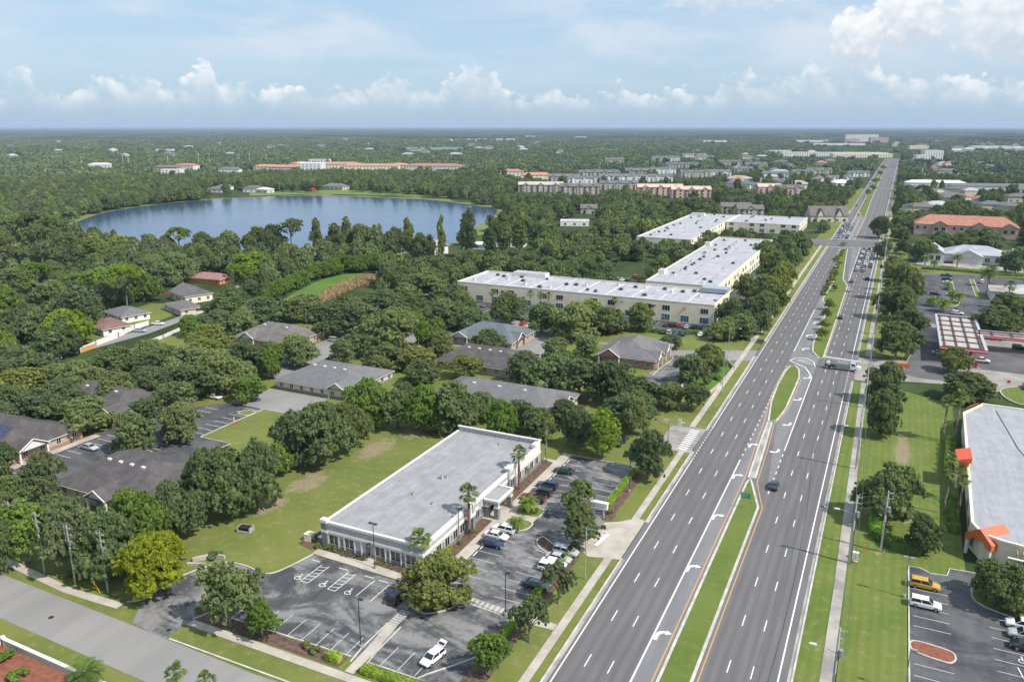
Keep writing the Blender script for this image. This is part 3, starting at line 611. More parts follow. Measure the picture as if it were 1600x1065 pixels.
# ------------------------------------------------------------------ trees placed one by one
def plant_trees():
    g1 = 'oak trees round the parking bays of the white office'
    # foreground
    T_(243,928,832,118,'oak','yellow','yellow-green tree at the corner of the side street and the parking entrance')
    T_(262,880,828,66,'oak','yellow','smaller yellow-green tree tucked behind the big yellow-green corner tree')
    T_(360,978,864,112,'elm','mid','feathery light green tree overhanging the parking entrance')
    T_(411,996,934,64,'elm','bright','small bright green tree between the entrance and the parking bays')
    T_(684,940,864,112,'oak','olive','big olive-green oak on the kerbed island between the two parking areas')
    T_(762,1050,980,74,'elm','bright','round dense green tree on the lawn by the white hatchback')
    T_(827,1003,928,66,'small','grey','thin pale tree by the short path to the boulevard')
    T_(872,942,874,58,'small','grey','thin tree over the row of white cars at the east kerb')
    T_(905,856,781,70,'elm','mid','light green tree on the island beside the monument sign')
    T_(903,806,748,62,'small','mid','smaller tree just behind the island tree by the monument sign')
    T_(1013,746,668,74,'oak','dark','dark green round tree between the east parking and the boulevard')
    T_(941,716,640,56,'tall','lime','yellowish green leafy tree at the north kerb of the east parking')
    T_(905,700,636,62,'oak','dark','dark tree left of the yellowish tree at the north kerb')
    for k, (x, yb, yt, w_, ti) in enumerate([(45,878,772,92,'bright'),(118,892,775,95,'grey'),(172,905,795,92,'dark'),(222,872,752,88,'bright'),(277,842,748,80,'dark'),(12,895,800,70,'mid'),
            (70,778,704,78,'dark'),(8,750,690,54,'dark'),(20,800,742,60,'mid'),(90,820,768,60,'mid'),(150,850,800,60,'dark'),(322,802,695,72,'dark'),(362,808,700,92,'mid'),(404,796,684,74,'dark'),(438,742,690,46,'bright'),
            (350,745,690,60,'dark'),(462,728,638,80,'dark'),(506,726,616,104,'dark'),(548,700,622,66,'mid'),(578,668,588,84,'bright'),(622,668,600,70,'dark'),(668,672,600,72,'bright'),(712,674,592,84,'mid'),
            (752,660,606,60,'dark'),(786,684,622,58,'bright'),(816,672,618,56,'dark'),(842,690,630,64,'mid'),(880,664,622,60,'dark'),(208,708,640,72,'mid'),(284,690,626,72,'mid'),(232,664,614,62,'dark'),
            (140,676,618,94,'mid'),(60,672,606,92,'dark'),(12,655,600,70,'dark'),(100,648,590,80,'dark'),(190,632,575,80,'mid'),(246,628,570,86,'dark'),(300,624,562,88,'dark'),(345,612,546,92,'mid'),(380,588,530,70,'dark'),
            (272,640,590,80,'dark'),(225,600,548,80,'dark'),(180,596,540,80,'mid'),(130,620,562,80,'mid'),(90,612,566,70,'mid'),(40,620,570,80,'olive'),(388,628,584,62,'bright'),(424,572,532,46,'dark'),(470,572,522,66,'mid'),
            (462,563,520,56,'olive'),(560,560,515,56,'mid'),(600,578,535,62,'mid'),(650,578,538,64,'olive'),(612,548,480,100,'mid'),(560,525,470,90,'dark'),(520,525,468,86,'dark'),(665,545,500,50,'bright'),(700,510,466,86,'dark'),
            (740,520,480,50,'dark'),(764,548,512,52,'dark'),(727,590,552,66,'olive'),(690,560,515,50,'mid'),(660,600,560,60,'dark'),(820,600,545,64,'grey'),(860,612,548,84,'dark'),(905,622,552,92,'dark'),(952,628,560,90,'dark'),
            (800,575,545,44,'olive'),(870,570,525,60,'mid'),(915,560,520,50,'mid'),(1000,630,585,80,'dark'),(1045,636,596,64,'mid'),(990,660,606,84,'dark'),(1080,600,548,60,'dark'),(1110,578,535,50,'mid'),(1080,640,596,54,'dark'),
            (900,530,470,86,'mid'),(952,520,478,60,'mid'),(1000,516,470,48,'mid'),(846,520,470,64,'dark'),(805,500,460,60,'dark'),(1150,528,488,66,'mid'),(1128,532,498,44,'mid'),(1048,545,520,40,'dark'),(925,505,478,40,'dark')]):
        T_(x, yb, yt, w_, 'oak' if k % 5 else 'elm', ti)
    for x, yb, yt, w_, ti in [(1165,470,425,44,'mid'),(1208,452,388,56,'mid'),(1230,428,372,44,'dark'),(1248,404,358,34,'mid'),(1218,462,404,50,'olive'),(1196,482,424,56,'mid'),(1180,512,455,52,'dark'),(1196,500,452,46,'mid'),(1214,484,446,36,'bright'),(1192,412,374,40,'mid'),(1222,410,366,44,'dark'),(1160,520,480,44,'mid'),(1188,522,482,36,'dark'),
            (790,506,452,48,'mid'),(915,514,464,62,'olive'),(1142,512,464,44,'dark'),(722,504,450,52,'mid'),(1586,428,384,46,'dark'),(1440,408,372,40,'mid'),(1545,392,360,44,'dark'),(1500,388,362,40,'mid'),(1470,388,360,40,'dark'),(660,470,424,80,'mid'),(705,478,440,60,'dark'),(640,500,455,70,'mid'),(600,490,450,76,'dark'),(480,500,458,80,'mid'),(420,505,462,86,'dark'),(360,500,455,80,'dark'),(345,530,482,70,'dark'),(330,560,505,70,'olive'),(300,590,535,80,'mid'),(225,470,420,60,'bright'),(40,590,540,80,'dark'),(0,560,510,60,'lime'),(10,520,440,70,'bright'),(90,500,430,64,'mid'),(130,480,420,64,'bright'),(180,470,408,70,'mid'),(230,452,400,60,'dark'),(280,440,392,60,'mid')]:
        T_(x, yb, yt, w_, 'oak', ti)
    # right of the boulevard
    for x, yb, yt, w_, ti in [(1384,812,718,96,'mid'),(1436,862,800,58,'dark'),(1376,680,604,62,'dark'),(1385,630,562,66,'dark'),(1398,560,498,70,'mid'),(1412,540,478,60,'dark'),(1400,500,440,66,'dark'),(1408,470,405,64,'mid'),
            (1512,624,580,86,'dark'),(1491,581,541,46,'mid'),(1555,525,475,70,'dark'),(1590,520,466,60,'mid'),(1580,955,878,80,'mid'),(1540,930,872,56,'mid'),(1575,488,455,60,'dark'),(1604,930,870,50,'dark'),
            (1373,372,335,40,'dark'),(1395,440,398,44,'mid'),(1380,405,372,30,'dark')]:
        T_(x, yb, yt, w_, 'oak', ti)
    # tall shore trees standing against the lake
    for x, yb, yt, w_, k, ti in [(638,402,340,26,'tall','olive'),(690,410,336,16,'tall','olive'),(733,402,327,30,'tall','dark'),(768,408,336,28,'tall','dark'),(788,400,332,34,'tall','mid'),(812,398,326,36,'tall','mid'),
            (457,405,341,40,'pine','mid'),(497,402,342,22,'tall','mid'),(545,402,340,26,'tall','dark'),(526,405,350,34,'tall','mid'),(282,402,355,40,'pine','lime'),(150,402,362,34,'oak','mid'),(185,402,366,40,'oak','olive'),(235,406,362,44,'oak','mid'),(318,404,360,46,'oak','dark'),(360,408,358,50,'oak','grey'),(405,404,352,44,'oak','mid'),(430,406,348,40,'oak','dark'),(565,404,346,44,'oak','mid'),(615,404,350,40,'oak','dark'),(655,406,362,36,'oak','mid'),(672,404,366,24,'tall','dark'),(590,404,352,40,'tall','mid'),
            (60,400,330,44,'pine','mid'),(90,410,338,46,'pine','mid'),(28,400,336,46,'pine','mid'),(125,392,348,30,'tall','mid'),(70,430,352,50,'pine','mid'),(20,440,365,50,'pine','mid'),(110,430,364,44,'pine','mid'),
            (160,500,420,56,'pine','bright'),(200,488,414,64,'pine','lime'),(130,520,445,70,'tall','dark'),(60,535,478,66,'oak','dark'),(110,540,480,74,'oak','lime'),(24,490,420,60,'pine','mid'),(60,470,410,56,'pine','bright'),(150,420,368,50,'tall','olive')]:
        T_(x, yb, yt, w_, k, ti)
    for x, yb, yt, w_ in [(413,470,412,18),(362,452,420,10)]: T_(x, yb, yt, w_, 'tall', 'dark')
    # bamboo-like bright clump beside the orange house
    for x, yb, yt, w_ in [(385,440,396,48),(405,438,392,44),(392,455,414,40)]: T_(x, yb, yt, w_, 'tall', 'lime')
    # low bright thicket above the meadow
    for k in range(16):
        x = 415 + k*12; yy = float(np.interp(x, [415,452,492,535,600], [470,456,436,424,421])) + 2*math.sin(k*1.7); T_(x, yy, yy - 26, 30, 'oak', 'bright')
    # median trees far along the boulevard
    for x, yb, yt, w_ in [(1283,532,512,24),(1287,516,498,18),(1290,500,480,18),(1295,484,464,18),(1306,437,420,10),(1304,455,444,12),(1318,384,378,14),(1380,266,258,11),(1375,275,266,12),(1368,288,277,14),(1364,299,288,13),(1356,308,295,12)]: T_(x, yb, yt, w_, 'small', 'olive')
plant_trees()
# ------------------------------------------------------------------ parking, kerbs, beds round the white office
PROTECT = []
def protect(x0, x1, y0, y1, h, show=.55, pad=2):
    """keep filler trees from hiding a thing the photograph shows"""
    P = [proj(x, y, z) for x in (x0, x1) for y in (y0, y1) for z in (0, h)]
    xs = [p[0] for p in P]; ys = [p[1] for p in P]; t, b = min(ys), max(ys)
    PROTECT.append((min(xs)-pad, max(xs)+pad, t-1, t + (b-t)*show, math.hypot((x0+x1)/2, y0)))
    NO_TREE_EXTRA.append((x0-1, y0-1, x1+1, y1+1))
NO_TREE_EXTRA = []
def avoid(x0, y0, x1, y1): NO_TREE_EXTRA.append((x0, y0, x1, y1))
def stalls(name, x0, y0, dx, dy, n, lx, ly, mat=PAINT_OLD, wdt=.12, z=.05, s=0.0):
    b = MB()
    for k in range(n):
        ax, ay = x0+dx*k, y0+dy*k; a = Vector((ax, ay)); c = Vector((ax+lx, ay+ly)); d = (c-a).normalized(); q = Vector((-d.y, d.x))*wdt/2
        b.poly([tuple(a+q), tuple(c+q), tuple(c-q), tuple(a-q)], z)
    return tag(b.build(name, mat), kind='structure')
def wheel_stops(pts, lx, ly, group, label):
    b0 = MB(); b0.box(-lx/2 if lx else -.09, lx/2 if lx else .09, -ly/2 if ly else -.09, ly/2 if ly else .09, 0, .12); me = b0.mesh('wheel_stop', flat('stop_concrete', (.62, .61, .58), .85))
    for i, (x, y) in enumerate(pts): tag(link('wheel_stop', me, None, (x, y, .03)), label, 'wheel stop', group)
ground_sheet('parking_lot', [(-100.5,72.6),(-92.6,71.8),(-92.6,77),(-91.5,80.2),(-64.2,80.6),(-62.5,80.6),(-47.6,80.6),(-47.3,163.6),(-64.6,163.6),(-64.6,100.3),(-88.0,101.2),(-89.0,97),(-90.2,93.6),(-92.5,92.4),(-97,92.8),(-101,92),(-104.5,84),(-103.5,77)], .03, ASPH_LOT)
ground_sheet('parking_lot', [(-47.4,122.5),(-45.3,123.6),(-44.6,135.8),(-47.4,137)], .031, ASPH_LOT)
def kerbline(pts, smooth=False, w=.22, h=.16):
    if smooth: pts = resample(pts, False, 4)
    b = MB(); b.strip(pts, w, 0, h); return tag(b.build('kerb', KERB), kind='structure')
kerbline([(-106,76.2),(-104,78.5),(-104.6,84),(-101.5,91.6),(-97,93.0),(-92.5,92.5),(-90.4,93.4),(-89.2,97),(-88.3,101.3)], True)
kerbline([(-92.6,77.4),(-91.5,80.2),(-68.5,80.5),(-64.6,80.6)]); kerbline([(-61.6,80.6),(-53,80.6)])
kerbline([(-64.6,163.6),(-47.3,163.6),(-47.3,137.2),(-45.6,136.4)]); kerbline([(-45.2,122.6),(-47.3,121.8),(-47.3,101.8)]); kerbline([(-47.3,98.6),(-47.3,90),(-52.5,82),(-53.2,80.6)], True)
ground_sheet('pavement', [(-88.6,101.4),(-64.4,100.5),(-64.4,102.2),(-75,103.0),(-88.8,103.2)], .12, CONC)
ground_sheet('pavement', [(-64.6,102.2),(-64.6,163.8),(-62.2,163.8),(-62.2,102.0)][::1], .12, CONC)
ground_sheet('pavement', [(-64.6,157.4),(-67.5,158.2),(-67.5,159.2),(-64.6,159.0)], .12, CONC)
ground_sheet('pavement', [(-78.6,102.9),(-76.6,102.9),(-76.8,104.8),(-78.4,104.8)], .125, CONC)
ground_sheet('pavement', [(-67,126.5),(-57.2,126.8),(-57.0,134.6),(-67,134.2)], .122, CONC)
ground_sheet('flower_bed', [(-89.6,103.2),(-78.7,103.0),(-78.7,104.5),(-90.6,104.6)], .06, MULCH); ground_sheet('flower_bed', [(-76.5,103.0),(-64.7,102.4),(-64.7,126.4),(-67,126.4),(-67,104.5),(-76.5,104.5)], .06, MULCH)
ground_sheet('flower_bed', [(-67,134.4),(-64.7,134.4),(-64.7,157.4),(-67,157.6)], .06, MULCH)
ground_sheet('flower_bed', [(-93.5,103.4),(-89.4,102.4),(-89.4,109),(-92.5,109.5)], .05, MULCH)
for pts in ([(-47.1,80.9),(-44.2,80.9),(-44.2,98.5),(-47.1,98.5)], [(-47.1,101.8),(-44.3,101.8),(-44.3,121.5),(-47.1,121.5)], [(-47.1,138),(-43.8,138),(-43.8,160),(-47.1,162)], [(-92,77.6),(-64.8,77.9),(-64.8,80.3),(-91.5,80.0)], [(-53,77.8),(-47.1,77.8),(-47.1,88),(-51.5,82)]): ground_sheet('mulch_bed', pts, .012, MULCH)
ground_sheet('pavement', [(-47.3,98.9),(-40.3,99.2),(-40.3,100.8),(-47.3,101.4)], .06, CONC)
# crosswalk of pale slabs, from the oak island south to the street, and east to the boulevard
ground_sheet('crosswalk', [(-64.4,93.8),(-62.6,93.8),(-62.6,89.6),(-64.4,89.4)], .06, CONC2); ground_sheet('pavement', [(-65.4,94.0),(-63.4,94.0),(-63.4,100.8),(-65.4,100.8)], .10, CONC2)
ground_sheet('crosswalk', [(-57.0,101.9),(-57.0,99.9),(-49.6,99.2),(-49.6,101.2)], .06, CONC2)
stalls('crosswalk_marking', -64.3, 89.9, 0, .62, 7, 1.6, 0, PAINT_OLD, .14, .066); stalls('crosswalk_marking', -56.3, 99.9, .95, -.06, 8, 0, 1.6, PAINT_OLD, .3, .066)
ground_sheet('pavement', [(-64.2,89.4),(-62.5,89.6),(-61.9,83),(-61.9,77.5),(-63.4,77.5),(-63.6,83)], .13, CONC)
for s in (-1, 1): kerbline([(-63.2+s*1.2+.1,89.8),(-63.1+s*1.25,83),(-62.7+s*1.25,79.6)], False, .2, .15)
island('kerbed_island', [(-65.0,100.2),(-65.2,97),(-63.0,95.0),(-60.2,94.5),(-57.6,97),(-57.0,100),(-58.6,102.2),(-61.5,102.2),(-64,102.0)], MULCH, .17, True, .25)
island('kerbed_island', [(-61.9,131.6),(-57.6,131.4),(-56.9,133),(-57.6,135.2),(-61.9,135.6)], G_LAWN, .17, True, .25)
island('kerbed_island', [(-62,126.2),(-60.5,125.2),(-58.2,125.2),(-57,126.8),(-57.4,129.3),(-61.9,129.2)], G_LAWN, .17, True, .25)
island('kerbed_island', [(-53.2,125.0),(-50.5,123.4),(-47.2,122.3),(-47.2,119.8),(-51,120.5),(-53.4,122.6)], MULCH, .17, True, .25)
island('kerbed_island', [(-55,138.5),(-51.5,137.6),(-49.8,139),(-50.6,141),(-54,141.5)], MULCH, .17, True, .25)
ground_sheet('mulch_bed', [(-52.5,136.8),(-43.4,136.6),(-43.4,139.4),(-48,143.6),(-51.5,143)], .05, MULCH)
# stall lines and accessible bays
stalls('parking_marking', -73.2, 99.0, 2.78, 0, 1, -.1, -5.3, PAINT); stalls('parking_marking', -70.2, 98.8, 2.75, 0, 2, -.1, -5.3, PAINT)
for x in (-83.0, -77.3):
    for a, c in (((x-1.55,99.2),(x-1.55,93.4)), ((x,99.2),(x,93.4)), ((x-1.55,93.4),(x,93.4))): line('parking_marking', [a, c], .12, PAINT, .052)
    for k in range(5): line('parking_marking', [(x-1.5, 94.2+k*1.05), (x-.06, 93.5+k*1.05+1.0)], .10, PAINT, .054)
def wheelchair(x, y, s=.55):
    """painted wheelchair sign"""
    b = MB(); n = 14; arc = [(math.cos(R(100+k*230/n))*.55-.05, math.sin(R(100+k*230/n))*.55-.35) for k in range(n+1)]
    def seg(a, c, w_): 
        a = Vector(a); c = Vector(c); d = (c-a).normalized(); q = Vector((-d.y, d.x))*w_/2; b.poly([((p.x)*s+x, (p.y)*s+y) for p in (a+q, c+q, c-q, a-q)], .058)
    for k in range(n): seg(arc[k], arc[k+1], .15)
    seg((0,.7),(.05,-.15),.18); seg((.05,.3),(.5,.3),.12); seg((.05,-.15),(.5,-.15),.15); seg((.5,-.15),(.75,-.75),.15)
    b.poly([(x+s*(.0+.18*math.cos(R(a))), y+s*(.98+.18*math.sin(R(a)))) for a in range(0, 360, 45)], .058)
    return tag(b.build('accessible_marking', PAINT), kind='structure')
for px, py in ((467,901),(506,912),(545,924)): x, y = at(px, py); wheelchair(x, y, .9)
stalls('parking_marking', -87.3, 80.4, 2.72, .02, 9, -.05, 4.6); stalls('parking_marking', -59.6, 80.9, 2.85, .1, 3, .1, 4.6, PAINT_OLD)
stalls('parking_marking', -62.0, 104.4, 0, 2.75, 8, 5.0, 0); stalls('parking_marking', -62.0, 136.5, 0, 2.75, 10, 5.0, 0); stalls('parking_marking', -47.6, 103.5, 0, 2.75, 7, -5.0, 0); stalls('parking_marking', -47.6, 143.5, 0, 2.75, 8, -5.2, 0)
wheel_stops([(-86.3+.0,99.6),(-80.2,99.5),(-74.6,99.3),(-71.6,99.2)], 1.8, 0, 'wheel stops before the office', 'white concrete wheel stop at the head of a bay before the office')
wheel_stops([(-61.8,105.8+2.75*k) for k in range(7)] + [(-61.8,137.8+2.75*k) for k in range(9)], 0, 1.8, 'wheel stops along the office walk', 'white concrete wheel stop beside the walk along the office front')
# ------------------------------------------------------------------ materials for buildings
STUCCO = noisy('pale_stucco', (.70, .69, .67), (.78, .77, .74), .6, .9, fine=(4, .05)); STUCCO_G = noisy('grey_stucco', (.37, .37, .37), (.43, .43, .43), .6, .9, fine=(4, .06))
def mk_block(name, a, b, mort, sx=.4, sy=.2):
    m, T, bs = pmat(name, .9, .2); P = pos(T); s = T.add('ShaderNodeSeparateXYZ'); T.link(P, s.inputs[0])
    br = T.add('ShaderNodeTexBrick'); T.link(T.comb(T.math('ADD', s.outputs[0], s.outputs[1]), s.outputs[2], 0.0), br.inputs['Vector']); br.inputs['Scale'].default_value = 1.0
    br.inputs['Color1'].default_value = c4(a); br.inputs['Color2'].default_value = c4(b); br.inputs['Mortar'].default_value = c4(mort); br.inputs['Brick Width'].default_value = sx; br.inputs['Row Height'].default_value = sy; br.inputs['Mortar Size'].default_value = .012
    n = T.noise(P, 1.2, 4, .6); T.link(T.mix(1.0, br.outputs['Color'], T.mix(n, (.85, .85, .85, 1), (1.12, 1.12, 1.12, 1)), 'MULTIPLY'), bs.inputs['Base Color']); return m
BLOCK = mk_block('grey_block', (.17, .165, .165), (.22, .21, .21), (.26, .26, .26)); BRICK = mk_block('red_brick', (.26, .105, .075), (.33, .15, .11), (.42, .36, .31), .3, .1); BRICK_T = mk_block('tan_brick', (.34, .25, .20), (.42, .32, .26), (.5, .45, .4), .3, .1)
WHITE = flat('white_trim', (.70, .69, .66), .6); METAL = flat('galvanised_metal', (.42, .43, .44), .45, .5, .6); DARKM = flat('dark_bronze_metal', (.05, .045, .042), .5, .4, .3); PANELD = flat('grey_panel', (.20, .21, .22), .6)
def mk_membrane(name, a, b, seam=.9, dark=(.16, .165, .175), rot=0):
    """flat roof felt: strips with lapped seams, puddle stains"""
    m, T, bs = pmat(name, .85, .3); P = pos(T); s = T.add('ShaderNodeSeparateXYZ'); T.link(P, s.inputs[0]); n = T.noise(P, .35, 5, .65); f = T.noise(P, 3.5, 3, .7)
    col = T.mix(T.step(n, .3, .7), c4(a), c4(b)); wv = T.math('FRACT', T.math('DIVIDE', T.math('ADD', s.outputs[rot], T.math('MULTIPLY', T.noise(P, .5, 2, .5), .12)), seam))
    row = T.math('FLOOR', T.math('DIVIDE', s.outputs[rot], seam)); wn = T.add('ShaderNodeTexWhiteNoise', noise_dimensions='2D'); T.link(T.comb(row, T.math('FLOOR', T.math('DIVIDE', T.math('ADD', s.outputs[1-rot], T.math('MULTIPLY', row, 3.7)), 7.0)), 0.0), wn.inputs['Vector'])
    col = T.mix(1.0, col, T.mix(wn.outputs['Value'], (.93, .93, .93, 1), (1.05, 1.05, 1.05, 1)), 'MULTIPLY')
    gap = T.math('MULTIPLY', T.math('SUBTRACT', 1.0, T.step(wv, .05, .16)), T.step(T.noise(scaled(T, P, 1, .5, 1), .7, 3, .7), .46, .58)); col = T.mix(T.math('MULTIPLY', gap, .8), col, c4(dark))
    col = T.mix(1.0, col, T.mix(f, (.90, .90, .90, 1), (1.1, 1.1, 1.1, 1)), 'MULTIPLY'); T.link(col, bs.inputs['Base Color']); return m
ROOF_OFF = mk_membrane('grey_roof_felt', (.262, .260, .266), (.325, .322, .330)); ROOF_WHITE = mk_membrane('white_roof_membrane', (.335, .335, .36), (.43, .43, .455), 6.0, (.22, .22, .245), 0); ROOF_METAL = mk_membrane('pale_metal_roof', (.29, .30, .33), (.345, .355, .38), .6, (.22, .23, .255), 0)
def mk_shingle(name, a, b):
    m, T, bs = pmat(name, .9, .2); P = pos(T); n = T.noise(P, .45, 5, .7); f = T.noise(scaled(T, P, 1, 1, 5), 2.6, 3, .8); col = T.mix(T.step(n, .32, .68), c4(a), c4(b))
    st = T.noise(scaled(T, P, 1, 1, .2), .9, 4, .6); col = T.mix(T.math('MULTIPLY', T.step(st, .55, .75), .3), col, (a[0]*.7, a[1]*.7, a[2]*.7, 1))
    T.link(T.mix(1.0, col, T.mix(f, (.82, .82, .82, 1), (1.18, 1.18, 1.18, 1)), 'MULTIPLY'), bs.inputs['Base Color']); return m
SH_GREY = mk_shingle('grey_shingle', (.135, .135, .14), (.175, .17, .175)); SH_DARK = mk_shingle('dark_shingle', (.075, .068, .070), (.115, .105, .105)); SH_BROWN = mk_shingle('brown_grey_shingle', (.125, .115, .11), (.18, .165, .155)); SH_BLUE = mk_shingle('blue_grey_shingle', (.105, .125, .135), (.14, .16, .175))
SH_TILE = mk_shingle('terracotta_tile', (.34, .15, .105), (.43, .22, .16)); SH_ORANGE = mk_shingle('orange_tile', (.40, .19, .125), (.50, .27, .19)); SIDING = noisy('beige_siding', (.52, .47, .38), (.60, .55, .46), .5, .85, fine=(3, .05)); CREAM = noisy('cream_stucco', (.74, .66, .50), (.82, .74, .58), .4, .9, fine=(3, .05))
def pick(*p): return p

class Bld:
    """a building: an Empty that parents walls, roof, windows ... in local metres"""
    def __init__(s, name, x, y, rz, label, cat, group=None): s.e = empty(name, (x, y, 0), R(rz)); tag(s.e, label, cat, group)
    def part(s, name, b, mat=None, parent=None): return b.build(name, mat, parent or s.e)
    def window(s, side, u, fix, z, w, h, glass=None, frame=None, mull=1, name='window'):
        """side S/N/E/W of the wall plane 'fix'; frame proud of the wall, pane inside it"""
        frame = frame or WHITE; f = MB(); p = MB(); t = .08; d = .06
        def bx(B, u0, u1, z0, z1, d0, d1):
            if side == 'S': B.box(u0, u1, fix-d1, fix-d0, z0, z1)
            elif side == 'N': B.box(u0, u1, fix+d0, fix+d1, z0, z1)
            elif side == 'E': B.box(fix+d0, fix+d1, u0, u1, z0, z1)
            else: B.box(fix-d1, fix-d0, u0, u1, z0, z1)
        bx(f, u-w/2-t, u+w/2+t, z-t, z, .003, d); bx(f, u-w/2-t, u+w/2+t, z+h, z+h+t, .003, d)
        for k in range(mull+2):
            c = u-w/2-t/2 + (w+t)*k/(mull+1); bx(f, c-t/2, c+t/2, z, z+h, .003, d)
        bx(p, u-w/2, u+w/2, z, z+h, .004, .03); fo = f.build(name, frame, s.e); p.build('pane', glass or GLASS, fo); return fo
def hip_roof(b, x0, x1, y0, y1, z0, rh, inset=None, over=.5, th=.18):
    x0 -= over; x1 += over; y0 -= over; y1 += over; w_, d_ = x1-x0, y1-y0
    if w_ >= d_:
        i = inset if inset is not None else d_/2; A = (x0+i, (y0+y1)/2, z0+rh); B = (x1-i, (y0+y1)/2, z0+rh); E = [(x0,y0,z0),(x1,y0,z0),(x1,y1,z0),(x0,y1,z0)]
        b.add(E+[A,B], [(0,1,5,4),(1,2,5),(2,3,4,5),(3,0,4)])
    else:
        i = inset if inset is not None else w_/2; A = ((x0+x1)/2, y0+i, z0+rh); B = ((x0+x1)/2, y1-i, z0+rh); E = [(x0,y0,z0),(x1,y0,z0),(x1,y1,z0),(x0,y1,z0)]
        b.add(E+[A,B], [(0,1,4),(1,2,5,4),(2,3,5),(3,0,4,5)])
    L = [(p[0], p[1], z0-th) for p in E]; b.add(E+L, [(4,5,1,0),(5,6,2,1),(6,7,3,2),(7,4,0,3),(7,6,5,4)])
def gable(b, side, c, w_, fix, depth, z0, rh, over=.4):
    """cross gable roof running back from wall plane fix"""
    h = w_/2 + over
    if side == 'S': P = [(c-h, fix-over, z0), (c+h, fix-over, z0), (c, fix-over, z0+rh), (c-h, fix+depth, z0), (c+h, fix+depth, z0), (c, fix+depth, z0+rh)]
    elif side == 'N': P = [(c+h, fix+over, z0), (c-h, fix+over, z0), (c, fix+over, z0+rh), (c+h, fix-depth, z0), (c-h, fix-depth, z0), (c, fix-depth, z0+rh)]
    elif side == 'E': P = [(fix+over, c-h, z0), (fix+over, c+h, z0), (fix+over, c, z0+rh), (fix-depth, c-h, z0), (fix-depth, c+h, z0), (fix-depth, c, z0+rh)]
    else: P = [(fix-over, c+h, z0), (fix-over, c-h, z0), (fix-over, c, z0+rh), (fix+depth, c+h, z0), (fix+depth, c-h, z0), (fix+depth, c, z0+rh)]
    Q = [(p[0], p[1], p[2]-.16) for p in P]; b.add(P+Q, [(1,4,5,2),(0,2,5,3),(0,6,8,2),(2,8,7,1),(6,7,10,9)])
    return P[0], P[1], P[2]
def clinic(x0, x1, y0, y1, label, roofm, wallm, eave=3.0, rh=3.6, rz=0, inset=None, gables=(), wins='', skylights=0, trim=True, base=None, name='office_building', cat='office building', group='clinics of the business park', prot=.6, vent=True):
    cx_, cy_ = (x0+x1)/2, (y0+y1)/2; hx, hy = (x1-x0)/2, (y1-y0)/2; B = Bld(name, cx_, cy_, rz, label, cat, group)
    w_ = MB(); w_.box(-hx, hx, -hy, hy, 0, eave-.15, wallm)
    if base: w_.box(-hx-.03, hx+.03, -hy-.03, hy+.03, 0, .9, base)
    for g in gables:
        side, c, gw, gh, out = g[:5]; fixv = {'S': -hy, 'N': hy, 'E': hx, 'W': -hx}[side]; sg = -1 if side in 'SW' else 1; f = fixv + sg*out
        gm = g[5] if len(g) > 5 else wallm; r = gw/2
        tri = [(c-r, eave-.15), (c+r, eave-.15), (c, eave-.15+gh*.92)]
        if side in 'SN':
            w_.add([(u, f, z) for u, z in tri] + [(u, f - sg*2, z) for u, z in tri], [(0,1,2) if side == 'S' else (1,0,2), (5,4,3) if side == 'S' else (3,4,5)], gm)
            for q in (c-r+.15, c+r-.15): w_.box(q-.2, q+.2, f-.2, f+.2, 0, eave-.15, WHITE if out > .5 else gm)
        else:
            w_.add([(f, u, z) for u, z in tri] + [(f - sg*2, u, z) for u, z in tri], [(0,1,2) if side == 'E' else (1,0,2), (5,4,3) if side == 'E' else (3,4,5)], gm)
            for q in (c-r+.15, c+r-.15): w_.box(f-.2, f+.2, q-.2, q+.2, 0, eave-.15, WHITE if out > .5 else gm)
    B.part('wall', w_)
    r_ = MB(); hip_roof(r_, -hx, hx, -hy, hy, eave, rh, inset)
    for g in gables:
        side, c, gw, gh, out = g[:5]; fixv = {'S': -hy, 'N': hy, 'E': hx, 'W': -hx}[side]; f = fixv + (-1 if side in 'SW' else 1)*out; gable(r_, side, c, gw, f, min(hx, hy)*.9 + out, eave+.02, gh)
    ro = B.part('roof', r_, roofm)
    if trim:
        t = MB(); o = .53
        for z0_, z1_ in ((eave-.34, eave-.19),): t.strip([(-hx-o,-hy-o),(hx+o,-hy-o),(hx+o,hy+o),(-hx-o,hy+o)], .12, z0_, z1_+.02, WHITE, True)
        for g in gables:
            side, c, gw, gh, out = g[:5]; fixv = {'S': -hy, 'N': hy, 'E': hx, 'W': -hx}[side]; f = fixv + (-1 if side in 'SW' else 1)*(out+.42)
            for s in (-1, 1):
                a = (c+s*(gw/2+.4), eave-.05); e_ = (c, eave+gh-.05)
                if side in 'SN': t.tube((a[0], f, a[1]), (e_[0], f, e_[1]), .14, .14, 4, WHITE)
                else: t.tube((f, a[0], a[1]), (f, e_[0], e_[1]), .14, .14, 4, WHITE)
        B.part('fascia', t)
    for side in wins:
        L = hx if side in 'SN' else hy; fx = {'S': -hy, 'N': hy, 'E': hx, 'W': -hx}[side]; n = max(2, int(2*L/3.6))
        for k in range(n): B.window(side, -L + 2*L*(k+.5)/n, fx, 1.0, 1.1, 1.3, mull=1)
    b = MB(); dr = MB(); dr.box(-.5, .5, -hy-.06, -hy-.004, .02, 2.15) if 'S' in wins else dr.box(hx+.004, hx+.06, -.5, .5, .02, 2.15); B.part('door', dr, PANELD)
    for k in range(skylights):
        u = -hx*.42 + hx*.84*k/max(1, skylights-1); v = MB(); zz = eave + rh*.80; yy = -hy*.20-.25; v.box(u-.45, u+.45, yy-.3, yy+.3, zz-.3, zz+.22, WHITE); B.part('roof_vent', v, None, ro)
